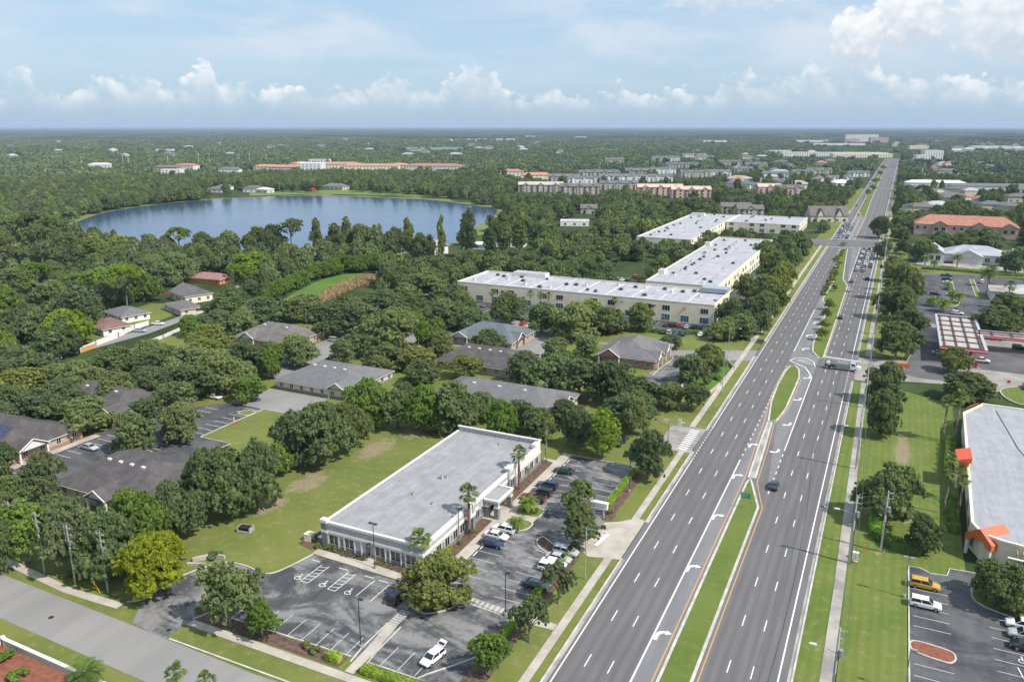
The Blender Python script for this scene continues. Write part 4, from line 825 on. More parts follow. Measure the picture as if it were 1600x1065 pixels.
    if vent:
        for k in range(3):
            u = (-.5+.4*k)*hx; v = MB(); v.tube((u, hy*.3, eave+rh*.45), (u, hy*.3, eave+rh*.72+.35), .09, .09, 6, METAL); B.part('vent_pipe', v, None, ro)
    protect(x0, x1, y0, y1, eave+rh, prot); return B

# ------------------------------------------------------------------ the white office
def main_office():
    x0, x1, y0, y1 = -88.3, -67.0, 104.6, 155.6; B = Bld('office_building', x0, y0, 0, 'long flat-roofed white and grey office with palms and parking around it', 'office building'); W, L = x1-x0, y1-y0
    w_ = MB(); H_ = 4.85
    w_.box(0, W, 0, L, .9, H_-.6, STUCCO_G); w_.box(-.06, W+.06, -.06, L+.06, 0, .9, BLOCK)
    # parapet band above the wall; the roof deck lies just inside it
    def band(z0, z1, out, m, sides='SENW', t=.3):
        if 'S' in sides: w_.box(-out, W+out, -out, t, z0, z1, m)
        if 'N' in sides: w_.box(-out, W+out, L-t, L+out, z0, z1, m)
        if 'E' in sides: w_.box(W-t, W+out, t+.002, L-t-.002, z0, z1, m)
        if 'W' in sides: w_.box(-out, t, t+.002, L-t-.002, z0, z1, m)
    band(H_-.6, H_+.05, 0, STUCCO_G, 'SN'); band(H_-.6, H_+.05, 0, STUCCO, 'EW')
    B.part('wall', w_)
    c = MB()
    def cb(*a): c.box(*a)
    cb(-.14, W+.14, -.20, .34, H_+.05, H_+.42); cb(-.10, W+.10, -.10, -.004, H_-.18, H_+.05)           # south cornice
    cb(-.10, W+.12, -.16, -.004, 3.0, 3.5); cb(-.05, .30, .34, L-.5, H_+.05, H_+.22)                    # mid band, west coping
    cb(W+.004, W+.14, .0, 20.5, 3.0, 3.45); cb(W+.004, W+.14, 24.2, L, 3.0, 3.45); cb(W-.3, W+.16, .36, 15.0, H_+.05, H_+.42); cb(W-.3, W+.16, 18.2, L-3, H_+.05, H_+.30)
    B.part('cornice', c, WHITE)
    # raised corner block, towers on the east front, tall north parapet
    r = MB(); r.box(-.30, .95, -.30, .6, 0, 3.0, BLOCK); r.box(-.30, .95, -.30, .6, 3.5, H_+.1, BLOCK); r.box(-.36, 1.0, -.36, .66, 3.0, 3.5, WHITE); r.box(-.42, 1.05, -.42, .72, H_+.1, H_+.75, WHITE); B.part('corner_pier', r)
    n = MB(); n.box(.3, W-.3, L-.32, L-.02, H_+.05, H_+1.0, STUCCO_G); n.box(-.05, W+.2, L-.45, L+.15, H_+1.0, H_+1.25, WHITE); n.box(W-.9, W+.14, L-3.2, L-.46, H_+.3, H_+1.1, WHITE)
    n.box(W+.004, W+.12, L-14.6, L-.5, 3.6, H_+.05, WHITE)
    for k in range(16): n.box(1.6+k*1.2, 1.68+k*1.2, L-.36, L-.325, H_+.08, H_+.96, PANELD)
    B.part('north_parapet', n)
    for (ya, yb) in ((15.2, 18.0),):
        t = MB(); t.box(W-.25, W+.75, ya, ya+1.0, 0, 3.0, BLOCK); t.box(W-.25, W+.75, yb-1.0, yb, 0, 3.0, BLOCK); t.box(W-.25, W+.75, ya, ya+1.0, 3.5, 5.3, STUCCO_G); t.box(W-.25, W+.75, yb-1.0, yb, 3.5, 5.3, STUCCO_G)
        t.box(W-.2, W+.5, ya+1.0, yb-1.0, 2.7, 4.7, WHITE); t.box(W-.35, W+.85, ya-.1, yb+.1, 3.0, 3.5, WHITE); t.box(W-.35, W+.85, ya-.12, ya+1.15, 5.3, 5.65, WHITE); t.box(W-.35, W+.85, yb-1.15, yb+.12, 5.3, 5.65, WHITE); B.part('entrance_tower', t)
    t = MB(); t.box(W-.6, W+.35, 33.6, 34.6, 3.5, 5.9, STUCCO_G); t.box(W-.6, W+.35, 34.6, 41, 4.9, 5.8, WHITE); t.box(W-.7, W+.5, 33.4, 41.2, 5.8, 6.1, WHITE); t.box(W+.02, W+.40, 33.6, 34.4, 0, 3.5, BLOCK); B.part('raised_parapet', t)
    # roof deck
    d = MB(); d.box(.3, W-.3, .34, L-.32, H_-.35, H_-.02); B.part('roof', d, ROOF_OFF)
    for (u, v, s) in ((9.8,25.5,.55),(8.6,16.8,.3),(14.2,14.8,.3),(12.6,47,.3),(10.6,26.4,.35)):
        q = MB(); q.box(u-s*.6, u+s*.6, v-s*.5, v+s*.5, H_-.02, H_+s*.9, METAL); q.tube((u+s, v, H_), (u+s, v, H_+s*1.5), .12, .12, 8, WHITE); q.tube((u+s, v, H_+s*1.5), (u+s, v, H_+s*1.5+.12), .2, .2, 8, METAL); B.part('roof_vent', q)
    # south windows between white pilasters; a door under a lamp bracket
    xs = [2.2, 3.6+.5, 5.5]; 
    for u, w2 in ((2.3,2.0),(5.7,2.0),(12.4,2.0),(15.7,2.0),(18.9,2.0)): B.window('S', u, 0, .95, w2, 1.75, mull=1)
    for u in (4.0, 14.05, 17.3): B.window('S', u, 0, 1.0, .7, 1.5, glass=flat('frosted_glass', (.16,.18,.19), .3), mull=0)
    for u in (.98, 3.35, 4.65, 6.9, 8.4, 11.2, 13.55, 14.55, 16.8, 17.8, 20.15): p = MB(); p.box(u-.12, u+.12, -.12, -.004, .3, 2.98); B.part('pilaster', p, WHITE)
    dr = MB(); dr.box(9.5, 10.5, -.07, -.004, .05, 2.3, PANELD); do = B.part('door', dr); dg = MB(); dg.box(9.85, 10.25, -.09, -.072, .6, 2.0, GLASS); B.part('pane', dg, None, do)
    # east windows
    for v in (1.6, 5.4, 8.4, 11.4, 14.0, 20.2, 22.4, 36.0, 39.6, 43.0, 46.0, 48.8): B.window('E', v, W, .95, 1.55, 1.75, mull=1)
    for v in (3.6, 7.0, 10.0, 21.4, 37.8, 41.4, 44.6): B.window('E', v, W, 1.0, .55, 1.5, glass=flat('frosted_glass', (.16,.18,.19), .3), mull=0)
    for v in (4, 9.5, 15, 20.5, 26, 31.5, 37, 42.5, 48): B.window('W', v, 0, .95, 1.6, 1.6, mull=1)
    e = MB()
    for k in range(1, 3): e.box(W+.06, W+.12, 0, 15, .3*k, .3*k+.02)
    # porch
    q = MB(); px0, px1, py0, py1 = W+.17, W+3.3, 22.6, 29.4
    q.box(px0, px1, py0, py1, 3.25, 3.75, STUCCO_G); q.box(px0, px1+.1, py0-.12, py0+.25, 3.75, 4.15, WHITE); q.box(px0, px1+.1, py1-.25, py1+.12, 3.75, 4.15, WHITE); q.box(px1-.25, px1+.12, py0+.26, py1-.26, 3.75, 4.15, WHITE); q.box(px0, px1-.26, py0+.26, py1-.26, 3.751, 3.80, ROOF_OFF)
    po = B.part('porch', q)
    for u, v in ((px1-.5, py0+.5), (px1-.5, py1-.5), (px0+.5, py0+.5), (px0+.5, py1-.5)):
        k = MB(); k.box(u-.45, u+.45, v-.45, v+.45, .02, 2.4, BLOCK); k.box(u-.50, u+.50, v-.50, v+.50, 2.4, 2.75, WHITE); k.box(u-.42, u+.42, v-.42, v+.42, 2.75, 3.249, STUCCO_G); B.part('column', k, None, po)
    k = MB(); k.box(W+.01, W+.06, 25, 27, .05, 2.5, GLASS); B.part('entrance_door', k); 
    # transformer-side lean-to box on the west end
    k = MB(); k.box(-1.7, -.31, .5, 2.6, 0, 1.2, PANELD); k.box(-1.8, -.31, .3, 2.7, 1.2, 1.3, WHITE); B.part('service_enclosure', k)
    protect(x0, x1, y0, y1, 5.5, 1.0)
main_office()

# ------------------------------------------------------------------ business park
clinic(-159,-133,172,194,'long grey-roofed clinic with beige siding and a row of small windows', SH_GREY, SIDING, 3.0, 3.8, 0, 8.5, [('S',9,6,2.0,.2)], 'SE', 4, base=BLOCK)
clinic(-207,-183,205,225,'brown-roofed brick clinic with two white gables beside a concrete yard', SH_BROWN, BRICK_T, 3.0, 3.8, 0, 7, [('S',-6,6,2.2,.6,WHITE),('E',-6,5,2.0,.6,WHITE)], 'SE', 2)
clinic(-138,-114,238.5,258,'blue-grey roofed clinic in front of the long cream office block', SH_BLUE, BRICK_T, 3.0, 3.9, 0, 8, [('S',-8,6,2.0,.6,WHITE),('E',-3,6,2.2,.5,BRICK)], 'SE', 0)
clinic(-127,-100,210.5,229,'dark-roofed clinic half hidden among oaks behind the wide grey roof', SH_DARK, BRICK_T, 3.0, 3.8, 0, 7, [], 'SE', 4, prot=.42)
clinic(-111,-74,178,198,'wide grey hipped roof just behind the white office', SH_GREY, SIDING, 3.0, 3.9, 0, 9, [('E',2,6,1.8,.2)], 'SE', 3, prot=.42)
clinic(-83,-63.5,238,260,'grey-roofed red brick clinic with white arches near the boulevard', SH_GREY, BRICK, 3.2, 3.9, 0, 8, [('S',-5,7,2.6,1.2,BRICK),('E',-7,5.5,2.2,.8,WHITE),('E',3,5,2.0,.8,WHITE)], 'SE', 0, prot=.9)
clinic(-203,-176,130,150,'dark brown roof with a brick gable end among the trees', SH_DARK, BRICK_T, 3.0, 3.8, 0, 7, [('S',11,5,1.8,.2,BRICK)], 'SE', 3)
b8 = clinic(-216,-176,96,121,'dark-roofed brick clinic carrying solar panels, white entrance gable', SH_DARK, BRICK_T, 3.0, 5.5, 0, 3.2, [('E',-1,7,2.2,1.6,WHITE)], 'SE', 2, base=BRICK)
for i in range(4):
    for j in range(3):
        k = MB(); u = 10.6 + i*1.7; v = -7.6 + j*1.9; zf = lambda yy: 3.0 + 5.5*((yy+13.0)/13.0)
        k.add([(u,v,zf(v)+.12),(u+1.6,v,zf(v)+.12),(u+1.6,v+1.6,zf(v+1.6)+.12),(u,v+1.6,zf(v+1.6)+.12),(u,v,zf(v)+.04),(u+1.6,v,zf(v)+.04),(u+1.6,v+1.6,zf(v+1.6)+.04),(u,v+1.6,zf(v+1.6)+.04)], [(0,1,2,3),(0,4,5,1),(1,5,6,2),(2,6,7,3),(3,7,4,0)])
        b8.part('solar_panel', k, MATS.get('solar') or mk_glass('solar', (.02,.025,.055), .15))
clinic(-152,-128,97.5,117,'dark-roofed brick clinic with shuttered windows and a white gabled porch', SH_DARK, BRICK_T, 3.0, 4.4, 0, 7, [('S',2.0,5.5,1.9,1.8,WHITE)], 'SW', 4)
clinic(-196,-178,166,182,'small clinic with white walls and dark windows under the oaks', SH_GREY, STUCCO, 3.0, 3.2, 0, 6, [], 'SE', 0, prot=.7)
clinic(-214,-202,150,160,'pale low roof glimpsed among the dense oaks', noisy('pale_roof', (.42,.41,.40), (.5,.5,.48), .4), STUCCO, 3.0, 1.6, 0, 5, [], 'S', 0, prot=.5)
ground_sheet('parking_lot', [(-175,97),(-153,97),(-153,122),(-140.5,116),(-140.5,134),(-150.5,134),(-150.5,157),(-162,157.5),(-176,141)], .02, ASPH_LOT2)
ground_sheet('yard', [(-163,157),(-139.5,156.5),(-139.5,171),(-166,171.5)], .024, ASPH_GREY); ground_sheet('yard', [(-181,180),(-160.5,180),(-160.5,214),(-163,235),(-181,235)], .024, ASPH_GREY)
ground_sheet('yard', [(-183,226),(-140,236),(-100,236),(-100,246),(-112,262),(-112,268),(-140,268),(-140,244),(-183,244)], .026, ASPH_GREY); avoid(-163,160,-141,168); avoid(-176,188,-163,212); avoid(-177,97,-138,158)
ground_sheet('yard', [(-112,262),(-64,264),(-54,268),(-37.4,276),(-37.4,262),(-48,258),(-46,246),(-51,240),(-51,218),(-64,218),(-64,236),(-62,240),(-62,252),(-64,262),(-100,260),(-100,252)][::-1], .03, ASPH_GREY); avoid(-62,220,-50,262)
ground_sheet('parking_lot', [(-64,216),(-51,216),(-50,222),(-51,240),(-58,252),(-60.5,258),(-62.5,258),(-62,236),(-64,234)], .036, ASPH_LOT)
for a in ((-172.6,100.5,0,2.75,12,5,0),(-152.6,124,0,2.75,4,-5,0),(-150.3,118.2,2.75,0,4,0,-5),(-151,136,0,2.75,8,-5,0),(-166,140,0,2.75,5,5,0)): stalls('parking_marking', *a, PAINT)
island('kerbed_island', [(-157,117),(-152,118),(-151.5,121),(-155,122.5),(-158,120)], G_LAWN, .17, True, .25); island('kerbed_island', [(-154,151),(-150.5,151),(-150.5,154),(-154,154)], G_LAWN, .17, True, .25)
kerbline([(-150.3,134.2),(-150.3,156.5),(-139.5,156.5)]); kerbline([(-140.3,116),(-140.3,134.2),(-150.3,134.2)]); kerbline([(-62.3,232),(-62.3,240),(-61.4,252),(-62.5,258)], True)
ground_sheet('pavement', [(-175.6,98),(-173.2,98),(-173.2,124),(-175.6,124)], .1, CONC); ground_sheet('pavement', [(-176,104),(-174,106),(-174,114),(-176,112)], .11, CONC)
# ------------------------------------------------------------------ cream office blocks with white roofs
def block_offices(x0, x1, y0, y1, label, h=8.0, faces='SEW', units=22, towers=(), seed=1, sign=None, steps=0, detail=True, prot=.8):
    rs = random.Random(seed); W, L = x1-x0, y1-y0; B = Bld('office_block', x0, y0, 0, label, 'office block', 'cream two-storey office blocks')
    w_ = MB(); w_.box(0, W, 0, L, 0, h-.5, CREAM)
    for a in ((0, W, 0, .35), (0, W, L-.35, L), (0, .35, .352, L-.352), (W-.35, W, .352, L-.352)): w_.box(a[0], a[1], a[2], a[3], h-.5, h+.35, CREAM)
    B.part('wall', w_); c = MB()
    for a in ((-.08, W+.08, -.08, .42), (-.08, W+.08, L-.42, L+.08), (-.08, .42, .422, L-.422), (W-.42, W+.08, .422, L-.422)): c.box(a[0], a[1], a[2], a[3], h+.35, h+.5)
    B.part('coping', c, WHITE); d = MB(); d.box(.36, W-.36, .36, L-.36, h-.5, h-.02); B.part('roof', d, ROOF_WHITE)
    q = MB()
    for k in range(1, steps+1): q.box(.36, W-.36, L*k/(steps+1)-.1, L*k/(steps+1)+.1, h-.02, h+.12) if L > W else q.box(W*k/(steps+1)-.12, W*k/(steps+1)+.12, .36, L-.36, h-.02, h+.12)
    if steps: B.part('roof_seam', q, WHITE)
    for (tx, ty, tw, tl) in towers:
        t = MB(); t.box(tx, tx+tw, ty, ty+tl, h-.4, h+2.0, WHITE); t.box(tx+.4, tx+tw-.4, ty+.4, ty+tl-.4, h+2.0, h+2.05, ROOF_WHITE); B.part('roof_screen', t)
    for k in range(units):
        if L > W: u = rs.choice([.22, .5, .78])*W + rs.uniform(-2, 2); v = (k+.5)/units*(L-6)+3
        else: u = (k+.5)/units*(W-6)+3; v = rs.choice([.2, .5, .75])*L + rs.uniform(-2, 2)
        t = MB(); s = rs.uniform(.6, 1.0); t.box(u-s, u+s, v-s*.8, v+s*.8, h-.02, h+1.0, METAL if k % 3 else WHITE); t.tube((u, v, h+1.0), (u, v, h+1.08), s*.6, s*.6, 10, DARKM); t.box(u-s*.9, u+s*.9, v-s*.82, v-s*.8-.01, h+.1, h+.9, DARKM) if k % 3 else None; B.part('rooftop_unit', t)
    if detail:
        for side in faces:
            Ls = W if side in 'SN' else L; fx = {'S': 0, 'N': L, 'E': W, 'W': 0}[side]; n = max(3, int(Ls/7.2))
            for k in range(n):
                u = Ls*(k+.5)/n
                if k % 3 != 1: B.window(side, u, fx, 4.6, 3.0, 2.0, mull=2)
                B.window(side, u, fx, .7, 3.2, 2.4, glass=GLASS_TEAL, mull=2)
    protect(x0, x1, y0, y1, h+2, prot); return B
A_ = block_offices(-172,-58.5,304,334,'long cream two-storey block with white roof facing the clinics, rooftop units along it', 8, 'SE', 26, [(16,24.5,16,5)], 3, steps=9)
k = MB(); k.box(-.6, 10, 25, 31.5, 8.4, 10.2, flat('blue_grey_screen', (.30,.36,.42), .5)); k.build('roof_screen', None, A_.e, (103.5, -1.5, 0))
k = MB(); k.box(0, 8.5, -.45, -.08, 6.0, 6.35, DARKM); k.box(.9, 7.6, -.45, -.08, 5.55, 5.85, DARKM); k.build('sign_lettering', None, A_.e, (82, 0, 0))
block_offices(-97,-65,342,503,'second cream block, its white roof dotted with dark units, running back beside the boulevard', 8, 'SE', 34, [(0,20,3,6),(0,120,3,6)], 5, steps=11, prot=.86)
C_ = block_offices(-147,-112,493,650,'third cream block with white roof farthest back on the left of its neighbours', 6.5, 'SE', 26, [(2,140,10,6)], 7, steps=8, prot=.62)
block_offices(-111,-60,600,655,'fourth cream block, short, between the far crossing and the third block', 6.5, 'SE', 12, [], 8, steps=4, prot=.6)
for pts in ([(-185,268),(-150,281),(-116,279),(-55,288),(-55,302),(-110,302),(-172,302.5),(-185,300)], [(-57.5,302),(-50,302),(-50,420),(-64,505),(-64,340),(-57.5,336)], [(-108,345),(-98,345),(-98,500),(-108,500)]): ground_sheet('parking_lot', pts, .018, ASPH_LOT2)
for a in ((-170,297,2.75,0,38,0,5),(-150,287.5,2.75,0,30,0,4.5),(-56.8,345,0,2.75,40,5,0)): stalls('parking_marking', *a, PAINT)
ground_sheet('yard', [(-127,262),(-97,268),(-97,280),(-120,279),(-145,281),(-140,268)], .016, noisy('pinkish_paving', (.30,.25,.23), (.38,.33,.30), .3, .9)); avoid(-180,284,-58,302); avoid(-127,266,-97,279); avoid(-64,340,-50,500)
hedge('hedge', [(-156,281.5),(-118,279.5),(-112,276)], 1.6, 1.3, 'clipped hedge along the west half of the cream block parking', (1.0,1.25,.75), seed=5); hedge('hedge', [(-100,280),(-72,286),(-56,291)], 1.8, 1.4, 'clipped hedge along the east half of the cream block parking', (.95,1.15,.75), seed=6)
# ------------------------------------------------------------------ residential street
def house(px, py, w_, d_, label, roofm, wallm, rz=0, rh=2.2, kind='hip', name='house', z=2.8, show=.8):
    x, y = at(px, py); B = clinic(x-w_/2, x+w_/2, y-d_/2, y+d_/2, label, roofm, wallm, z, rh, rz, None if kind == 'hip' else .01, [], 'SE', 0, True, None, name, 'house', 'houses on the residential street', show, False); return B
house(300,468,16,12,'grey-roofed yellow house with a cream gable, the larger of two side by side', SH_GREY, CREAM, -20, 3.2, 'gable', z=3.6); house(287,486,17,9,'low beige house with a flat grey roof before the yellow house', SH_BROWN, SIDING, -20, 1.2, z=2.7)
house(199,497,16,11,'small grey-roofed white house behind the garden wall', SH_GREY, STUCCO, -15, 2.0); house(168,516,17,10,'red-brown roofed white house nearest the garden wall', mk_shingle('red_brown_roof',(.17,.10,.085),(.24,.15,.13)), STUCCO, -15, 1.4)
house(330,440,20,11,'orange house with a dusty red roof beside tall bright bamboo', mk_shingle('dusty_red_roof',(.26,.13,.125),(.33,.19,.18)), flat('orange_wall',(.62,.22,.075),.85), 5, 2.0); house(238,444,8,8,'small blue-grey house hidden at the edge of the pond', SH_DARK, flat('blue_wall',(.2,.25,.32),.85), 0, 1.6)
def wall_line(pts, h, mat, label, cat='garden wall', name='garden_wall', t=.2, group=None, posts=3.0):
    b = MB(); b.strip(pts, t, 0, h); o = b.build(name, mat); tag(o, label, cat, group); q = MB()
    for i in range(len(pts)-1):
        a = Vector(pts[i]); c = Vector(pts[i+1]); n = max(1, int((c-a).length/posts))
        for k in range(n+1): p = a.lerp(c, k/n); q.box(p.x-t*.8, p.x+t*.8, p.y-t*.8, p.y+t*.8, 0, h+.08)
    q.build('post', mat, o); return o
wall_line([at(112,551),at(125,552),at(150,540),at(185,527),at(210,514),at(232,508)], 1.8, WHITE, 'white garden fence running along the residential street'); wall_line([at(20,573),at(45,566),at(70,556),at(96,560)], 1.8, WHITE, 'white garden fence at the left edge behind the oaks')
wall_line([at(127,551),at(150,543)], 1.6, flat('orange_boards',(.55,.30,.12),.8), 'short orange-brown board fence panel in front of the white fence', 'fence', 'board_fence'); wall_line([at(228,462),at(268,462)], 1.8, flat('red_brown_boards',(.24,.11,.07),.85), 'red-brown board fence beside the yellow house', 'fence', 'board_fence'); wall_line([at(232,537),at(255,528),at(280,517)], 1.2, WHITE, 'pale low fence on the near side of the residential street')
# far houses, apartments and commercial roofs: real boxes with roofs and window rows
def apartment(px, py, w_, d_, h, rz, roofm, wallm, label, group, cat='apartment building', name='apartment_building', gable_roof=True, rh=3.0, show=.75, wins=True, z0=0):
    x, y = at(px, py); B = Bld(name, x, y, rz, label, cat, group); hx, hy = w_/2, d_/2; b = MB(); b.box(-hx, hx, -hy, hy, 0, h, wallm); r_ = MB()
    if gable_roof == 'flat':
        for a in ((-hx-.1, hx+.1, -hy-.1, -hy+.4), (-hx-.1, hx+.1, hy-.4, hy+.1), (-hx-.1, -hx+.4, -hy+.402, hy-.402), (hx-.4, hx+.1, -hy+.402, hy-.402)): b.box(a[0], a[1], a[2], a[3], h+.002, h+.7, wallm)
        r_.box(-hx+.402, hx-.402, -hy+.402, hy-.402, h+.004, h+.1)
    elif gable_roof == 'hip': hip_roof(r_, -hx, hx, -hy, hy, h+.18, rh, None, .6)
    else:
        b.add([(-hx,-hy,h),(-hx,hy,h),(-hx,0,h+rh),(hx,-hy,h),(hx,hy,h),(hx,0,h+rh)], [(1,0,2),(3,4,5)], wallm)
        r_.add([(-hx-.6,-hy-.6,h-.2),(hx+.6,-hy-.6,h-.2),(hx+.6,0,h+rh+.1),(-hx-.6,0,h+rh+.1),(hx+.6,hy+.6,h-.2),(-hx-.6,hy+.6,h-.2)], [(0,1,2,3),(3,2,4,5)])
        n = int(w_/14)
        for k in range(n):   # small gabled bays along the front
            c = -hx + w_*(k+.5)/n; gable(r_, 'S', c, 5.5, -hy-.8, hy*.9, h, rh*.8); b.box(c-2.6, c+2.6, -hy-.8, -hy+.5, 0, h, wallm); b.add([(c-2.6,-hy-.8,h),(c+2.6,-hy-.8,h),(c,-hy-.8,h+rh*.72)], [(0,1,2)], wallm)
    B.part('wall', b); B.part('roof', r_, roofm)
    if wins:
        st = max(1, int(h/3)); n = max(2, int(w_/6)); m = max(1, int(d_/7))
        for s in range(st):
            q = MB()
            for k in range(n): c = -hx + w_*(k+.5)/n; q.box(c-.9, c+.9, -hy-.92 if gable_roof is True else -hy-.06, -hy-.004, s*3+.9, s*3+2.3)
            for k in range(m): c = -hy + d_*(k+.5)/m; q.box(hx+.004, hx+.06, c-.8, c+.8, s*3+.9, s*3+2.3)
            B.part('window_row', q, GLASS)
    ca, sa = abs(math.cos(R(rz))), abs(math.sin(R(rz))); ex, ey = hx*ca+hy*sa, hx*sa+hy*ca; protect(x-ex, x+ex, y-ey, y+ey, h+(rh if gable_roof != 'flat' else 1), show, 0); return B
PINK = noisy('pink_stucco', (.50,.36,.31), (.58,.44,.38), .2, .9); TAUPE = noisy('taupe_siding', (.40,.36,.32), (.48,.44,.39), .2, .9); WHITEW = noisy('white_siding', (.66,.66,.64), (.74,.74,.72), .2, .9); TILE_FAR = SH_ORANGE
g = 'taupe apartments beyond the wood'
apartment(845,300,52,14,9,22,TAUPE,TAUPE,'long taupe apartment row, left wing, beyond the wood', g); apartment(905,303,45,14,9,22,SH_BROWN,TAUPE,'long taupe apartment row, right wing, beyond the wood', g)
apartment(1030,305,50,14,9.5,24,PINK,PINK,'pinkish apartment block with dark balconies, left half', 'pink apartments'); apartment(1078,309,42,15,9.5,24,PINK,PINK,'pinkish apartment block with dark balconies, right half', 'pink apartments'); apartment(1200,302,26,14,8,24,PINK,PINK,'small pink apartment block left of the boulevard beyond the crossing', 'pink apartments'); apartment(1232,304,30,14,8,24,SH_BROWN,PINK,'brown-roofed pink block beside the boulevard beyond the crossing', 'pink apartments')
gg = 'grey-roofed apartment houses'
gl = ['with two pale gable ends', 'with a long blue-grey ridge', 'standing in front of its row', 'behind the taupe apartments', 'with white gables to the sun', 'next to yellowish trees', 'low between dark trees', 'at the left end of its row', 'at the right end of its row', 'with a steep central gable', 'nearest the boulevard', 'half hidden by oaks']
for i, (px, py, w_, d_, h) in enumerate([(880,284,42,16,8),(912,288,44,16,8),(935,278,60,16,9),(958,285,40,16,9),(965,296,44,15,8),(1010,284,70,16,8),(1000,275,46,16,9),(1035,272,40,15,8),(1085,277,46,16,8),(1120,275,40,15,7),(1065,262,60,16,7),(1040,252,60,16,8),(1160,270,30,14,7),(1210,278,36,16,7),(1252,275,34,16,7),(1310,284,34,14,6),(1278,272,40,15,7),(1340,276,30,14,6),(960,254,40,14,7),(1100,250,40,14,7),(1140,258,44,14,7),(1085,246,60,14,7),(1180,262,40,14,7)]):
    apartment(px, py, w_, d_, h, 20 + (i*37 % 13), SH_BLUE if i % 3 else SH_GREY, WHITEW if i % 2 else TAUPE, f'grey-roofed apartment house {gl[i % 12]}, ' + ('in the front rows' if i < 12 else 'in the rear rows'), gg)
apartment(1290,345,30,16,5,25,SH_BROWN,SIDING,'brown-grey gabled church-like hall left of the far crossing', None, 'hall', 'hall', True, 7); apartment(1314,290,22,20,4,30,WHITEW,WHITEW,'pale rounded roof pavilion beside the boulevard', None, 'pavilion', 'pavilion', 'hip', 4)
apartment(1148,332,26,14,6,22,SH_BROWN,TAUPE,'brown apartment house behind the white roofs, left one', 'brown houses behind the white roofs'); apartment(1170,336,22,14,6,22,SH_BROWN,TAUPE,'brown apartment house behind the white roofs, right one', 'brown houses behind the white roofs')
apartment(898,352,22,12,3.5,20,noisy('metal_sheet_roof',(.38,.42,.46),(.46,.5,.53),.2),STUCCO,'low pale metal-roofed building alone in the wood', None, 'building', 'low_building', 'flat'); apartment(920,333,14,12,5,20,SH_BROWN,TAUPE,'small brown house deep in the wood', None, 'house', 'house')
apartment(665,392,34,10,5,-24,noisy('tan_roof',(.33,.28,.22),(.40,.35,.28),.3),STUCCO,'tan-roofed lake house behind the shore trees', 'lake houses', 'house', 'house', 'hip', 3.0); apartment(790,384,26,12,4,15,SH_GREY,STUCCO,'grey-roofed lake house at the right end of the shore', 'lake houses', 'house', 'house', 'hip', 3.0); apartment(748,388,18,8,3,10,WHITEW,STUCCO,'low white lake house between two dark shore trees', 'lake houses', 'house', 'house', 'hip', 1.2)
# far side of the lake
apartment(340,300,20,12,4,10,SH_GREY,STUCCO,'white lakeside house with a dark balcony on the far shore', 'far shore houses', 'house', 'house', 'hip', 2.4); apartment(352,296,16,12,4,0,SH_GREY,STUCCO,'grey-roofed house right of the white lakeside house', 'far shore houses', 'house', 'house', 'hip', 2.6)
apartment(398,300,22,14,5,10,SH_BROWN,STUCCO,'cream house with dormers on the far shore', 'far shore houses', 'house', 'house', 'hip', 2.6); apartment(415,301,16,12,4,0,WHITEW,SIDING,'pale house right of the cream house on the far shore', 'far shore houses', 'house', 'house', 'hip', 2.0)
apartment(485,299,11,7,3,0,flat('barn_roof',(.45,.08,.06),.8),flat('barn_red',(.40,.06,.05),.85),'small red barn on the far lake lawn', None, 'barn', 'red_barn', 'hip', 2.2, 1.0); apartment(525,296,30,14,4,0,SH_GREY,SIDING,'wide grey-roofed lodge behind the far lake lawn', None, 'lodge', 'lodge', 'hip', 3.5, 1.0)
ground_sheet('far_lake_lawn', [at(390,300),at(470,297),at(560,297),at(640,300),at(700,304),at(700,309),at(600,305),at(500,303),at(390,306)], .03, mk_grass('far_lawn', (.12,.18,.045), (.16,.20,.06), (.20,.22,.08))); avoid(-660,640,-380,735)
sch = 'orange-roofed school buildings'
for px, py, w_, d_, h, rm, wm, lb, cat in [(418,266,48,18,6,TILE_FAR,SIDING,'short orange-roofed wing at the left of the school','school'),(450,267,70,26,6,TILE_FAR,SIDING,'wide orange roof stepped in front of the white hall','school'),(472,262,44,30,9,TILE_FAR,SIDING,'tall orange hip roof left of the white hall','school'),
    (487,266,46,26,13,WHITEW,WHITEW,'big white windowless hall among the orange roofs','school hall'),(530,264,90,26,8,TILE_FAR,CREAM,'long orange roof with cream front right of the white hall','school'),(580,266,110,28,7,TILE_FAR,CREAM,'longest orange roof in the middle of the school','school'),(625,264,40,20,6,TILE_FAR,PINK,'small pinkish roof cluster right of the longest orange roof','school'),
    (680,267,110,26,8,SH_TILE,WHITEW,'white building with red-orange roof edge at the right of the school','school'),(800,276,40,18,7,SH_TILE,WHITEW,'white building with a thin red roof among trees','school'),(838,280,50,18,6,TILE_FAR,CREAM,'low orange-roofed building before the grey apartments','school'),
    (293,266,40,20,8,SH_TILE,STUCCO,'white building with a pink hipped roof left of the school','school'),(262,268,46,14,8,SH_BROWN,BRICK_T,'brown-fronted building with dark bays at the left','school'),(270,272,36,14,6,WHITEW,STUCCO,'white low building in front of the pink hipped roof','school'),(158,262,50,22,5,noisy('pinkish_roof',(.50,.44,.41),(.58,.52,.48),.2),STUCCO,'pale pink-grey roofed hall alone at the far left','hall'),
    (360,270,40,14,5,SH_GREY,STUCCO,'grey-roofed white building below the stadium lights','school'),(258,237,60,16,6,WHITEW,WHITEW,'thin white roof in the forest at the upper left','warehouse'),(500,255,50,14,6,WHITEW,WHITEW,'white roofed building behind the orange roofs','school')]:
    apartment(px, py + (px*7 % 5 - 2)*.5, w_*.9, d_, h, 22 + (px*13 % 17 - 8), rm, wm, lb, sch, cat, 'school_building', 'flat' if rm is WHITEW else 'hip', 3.5, .6)
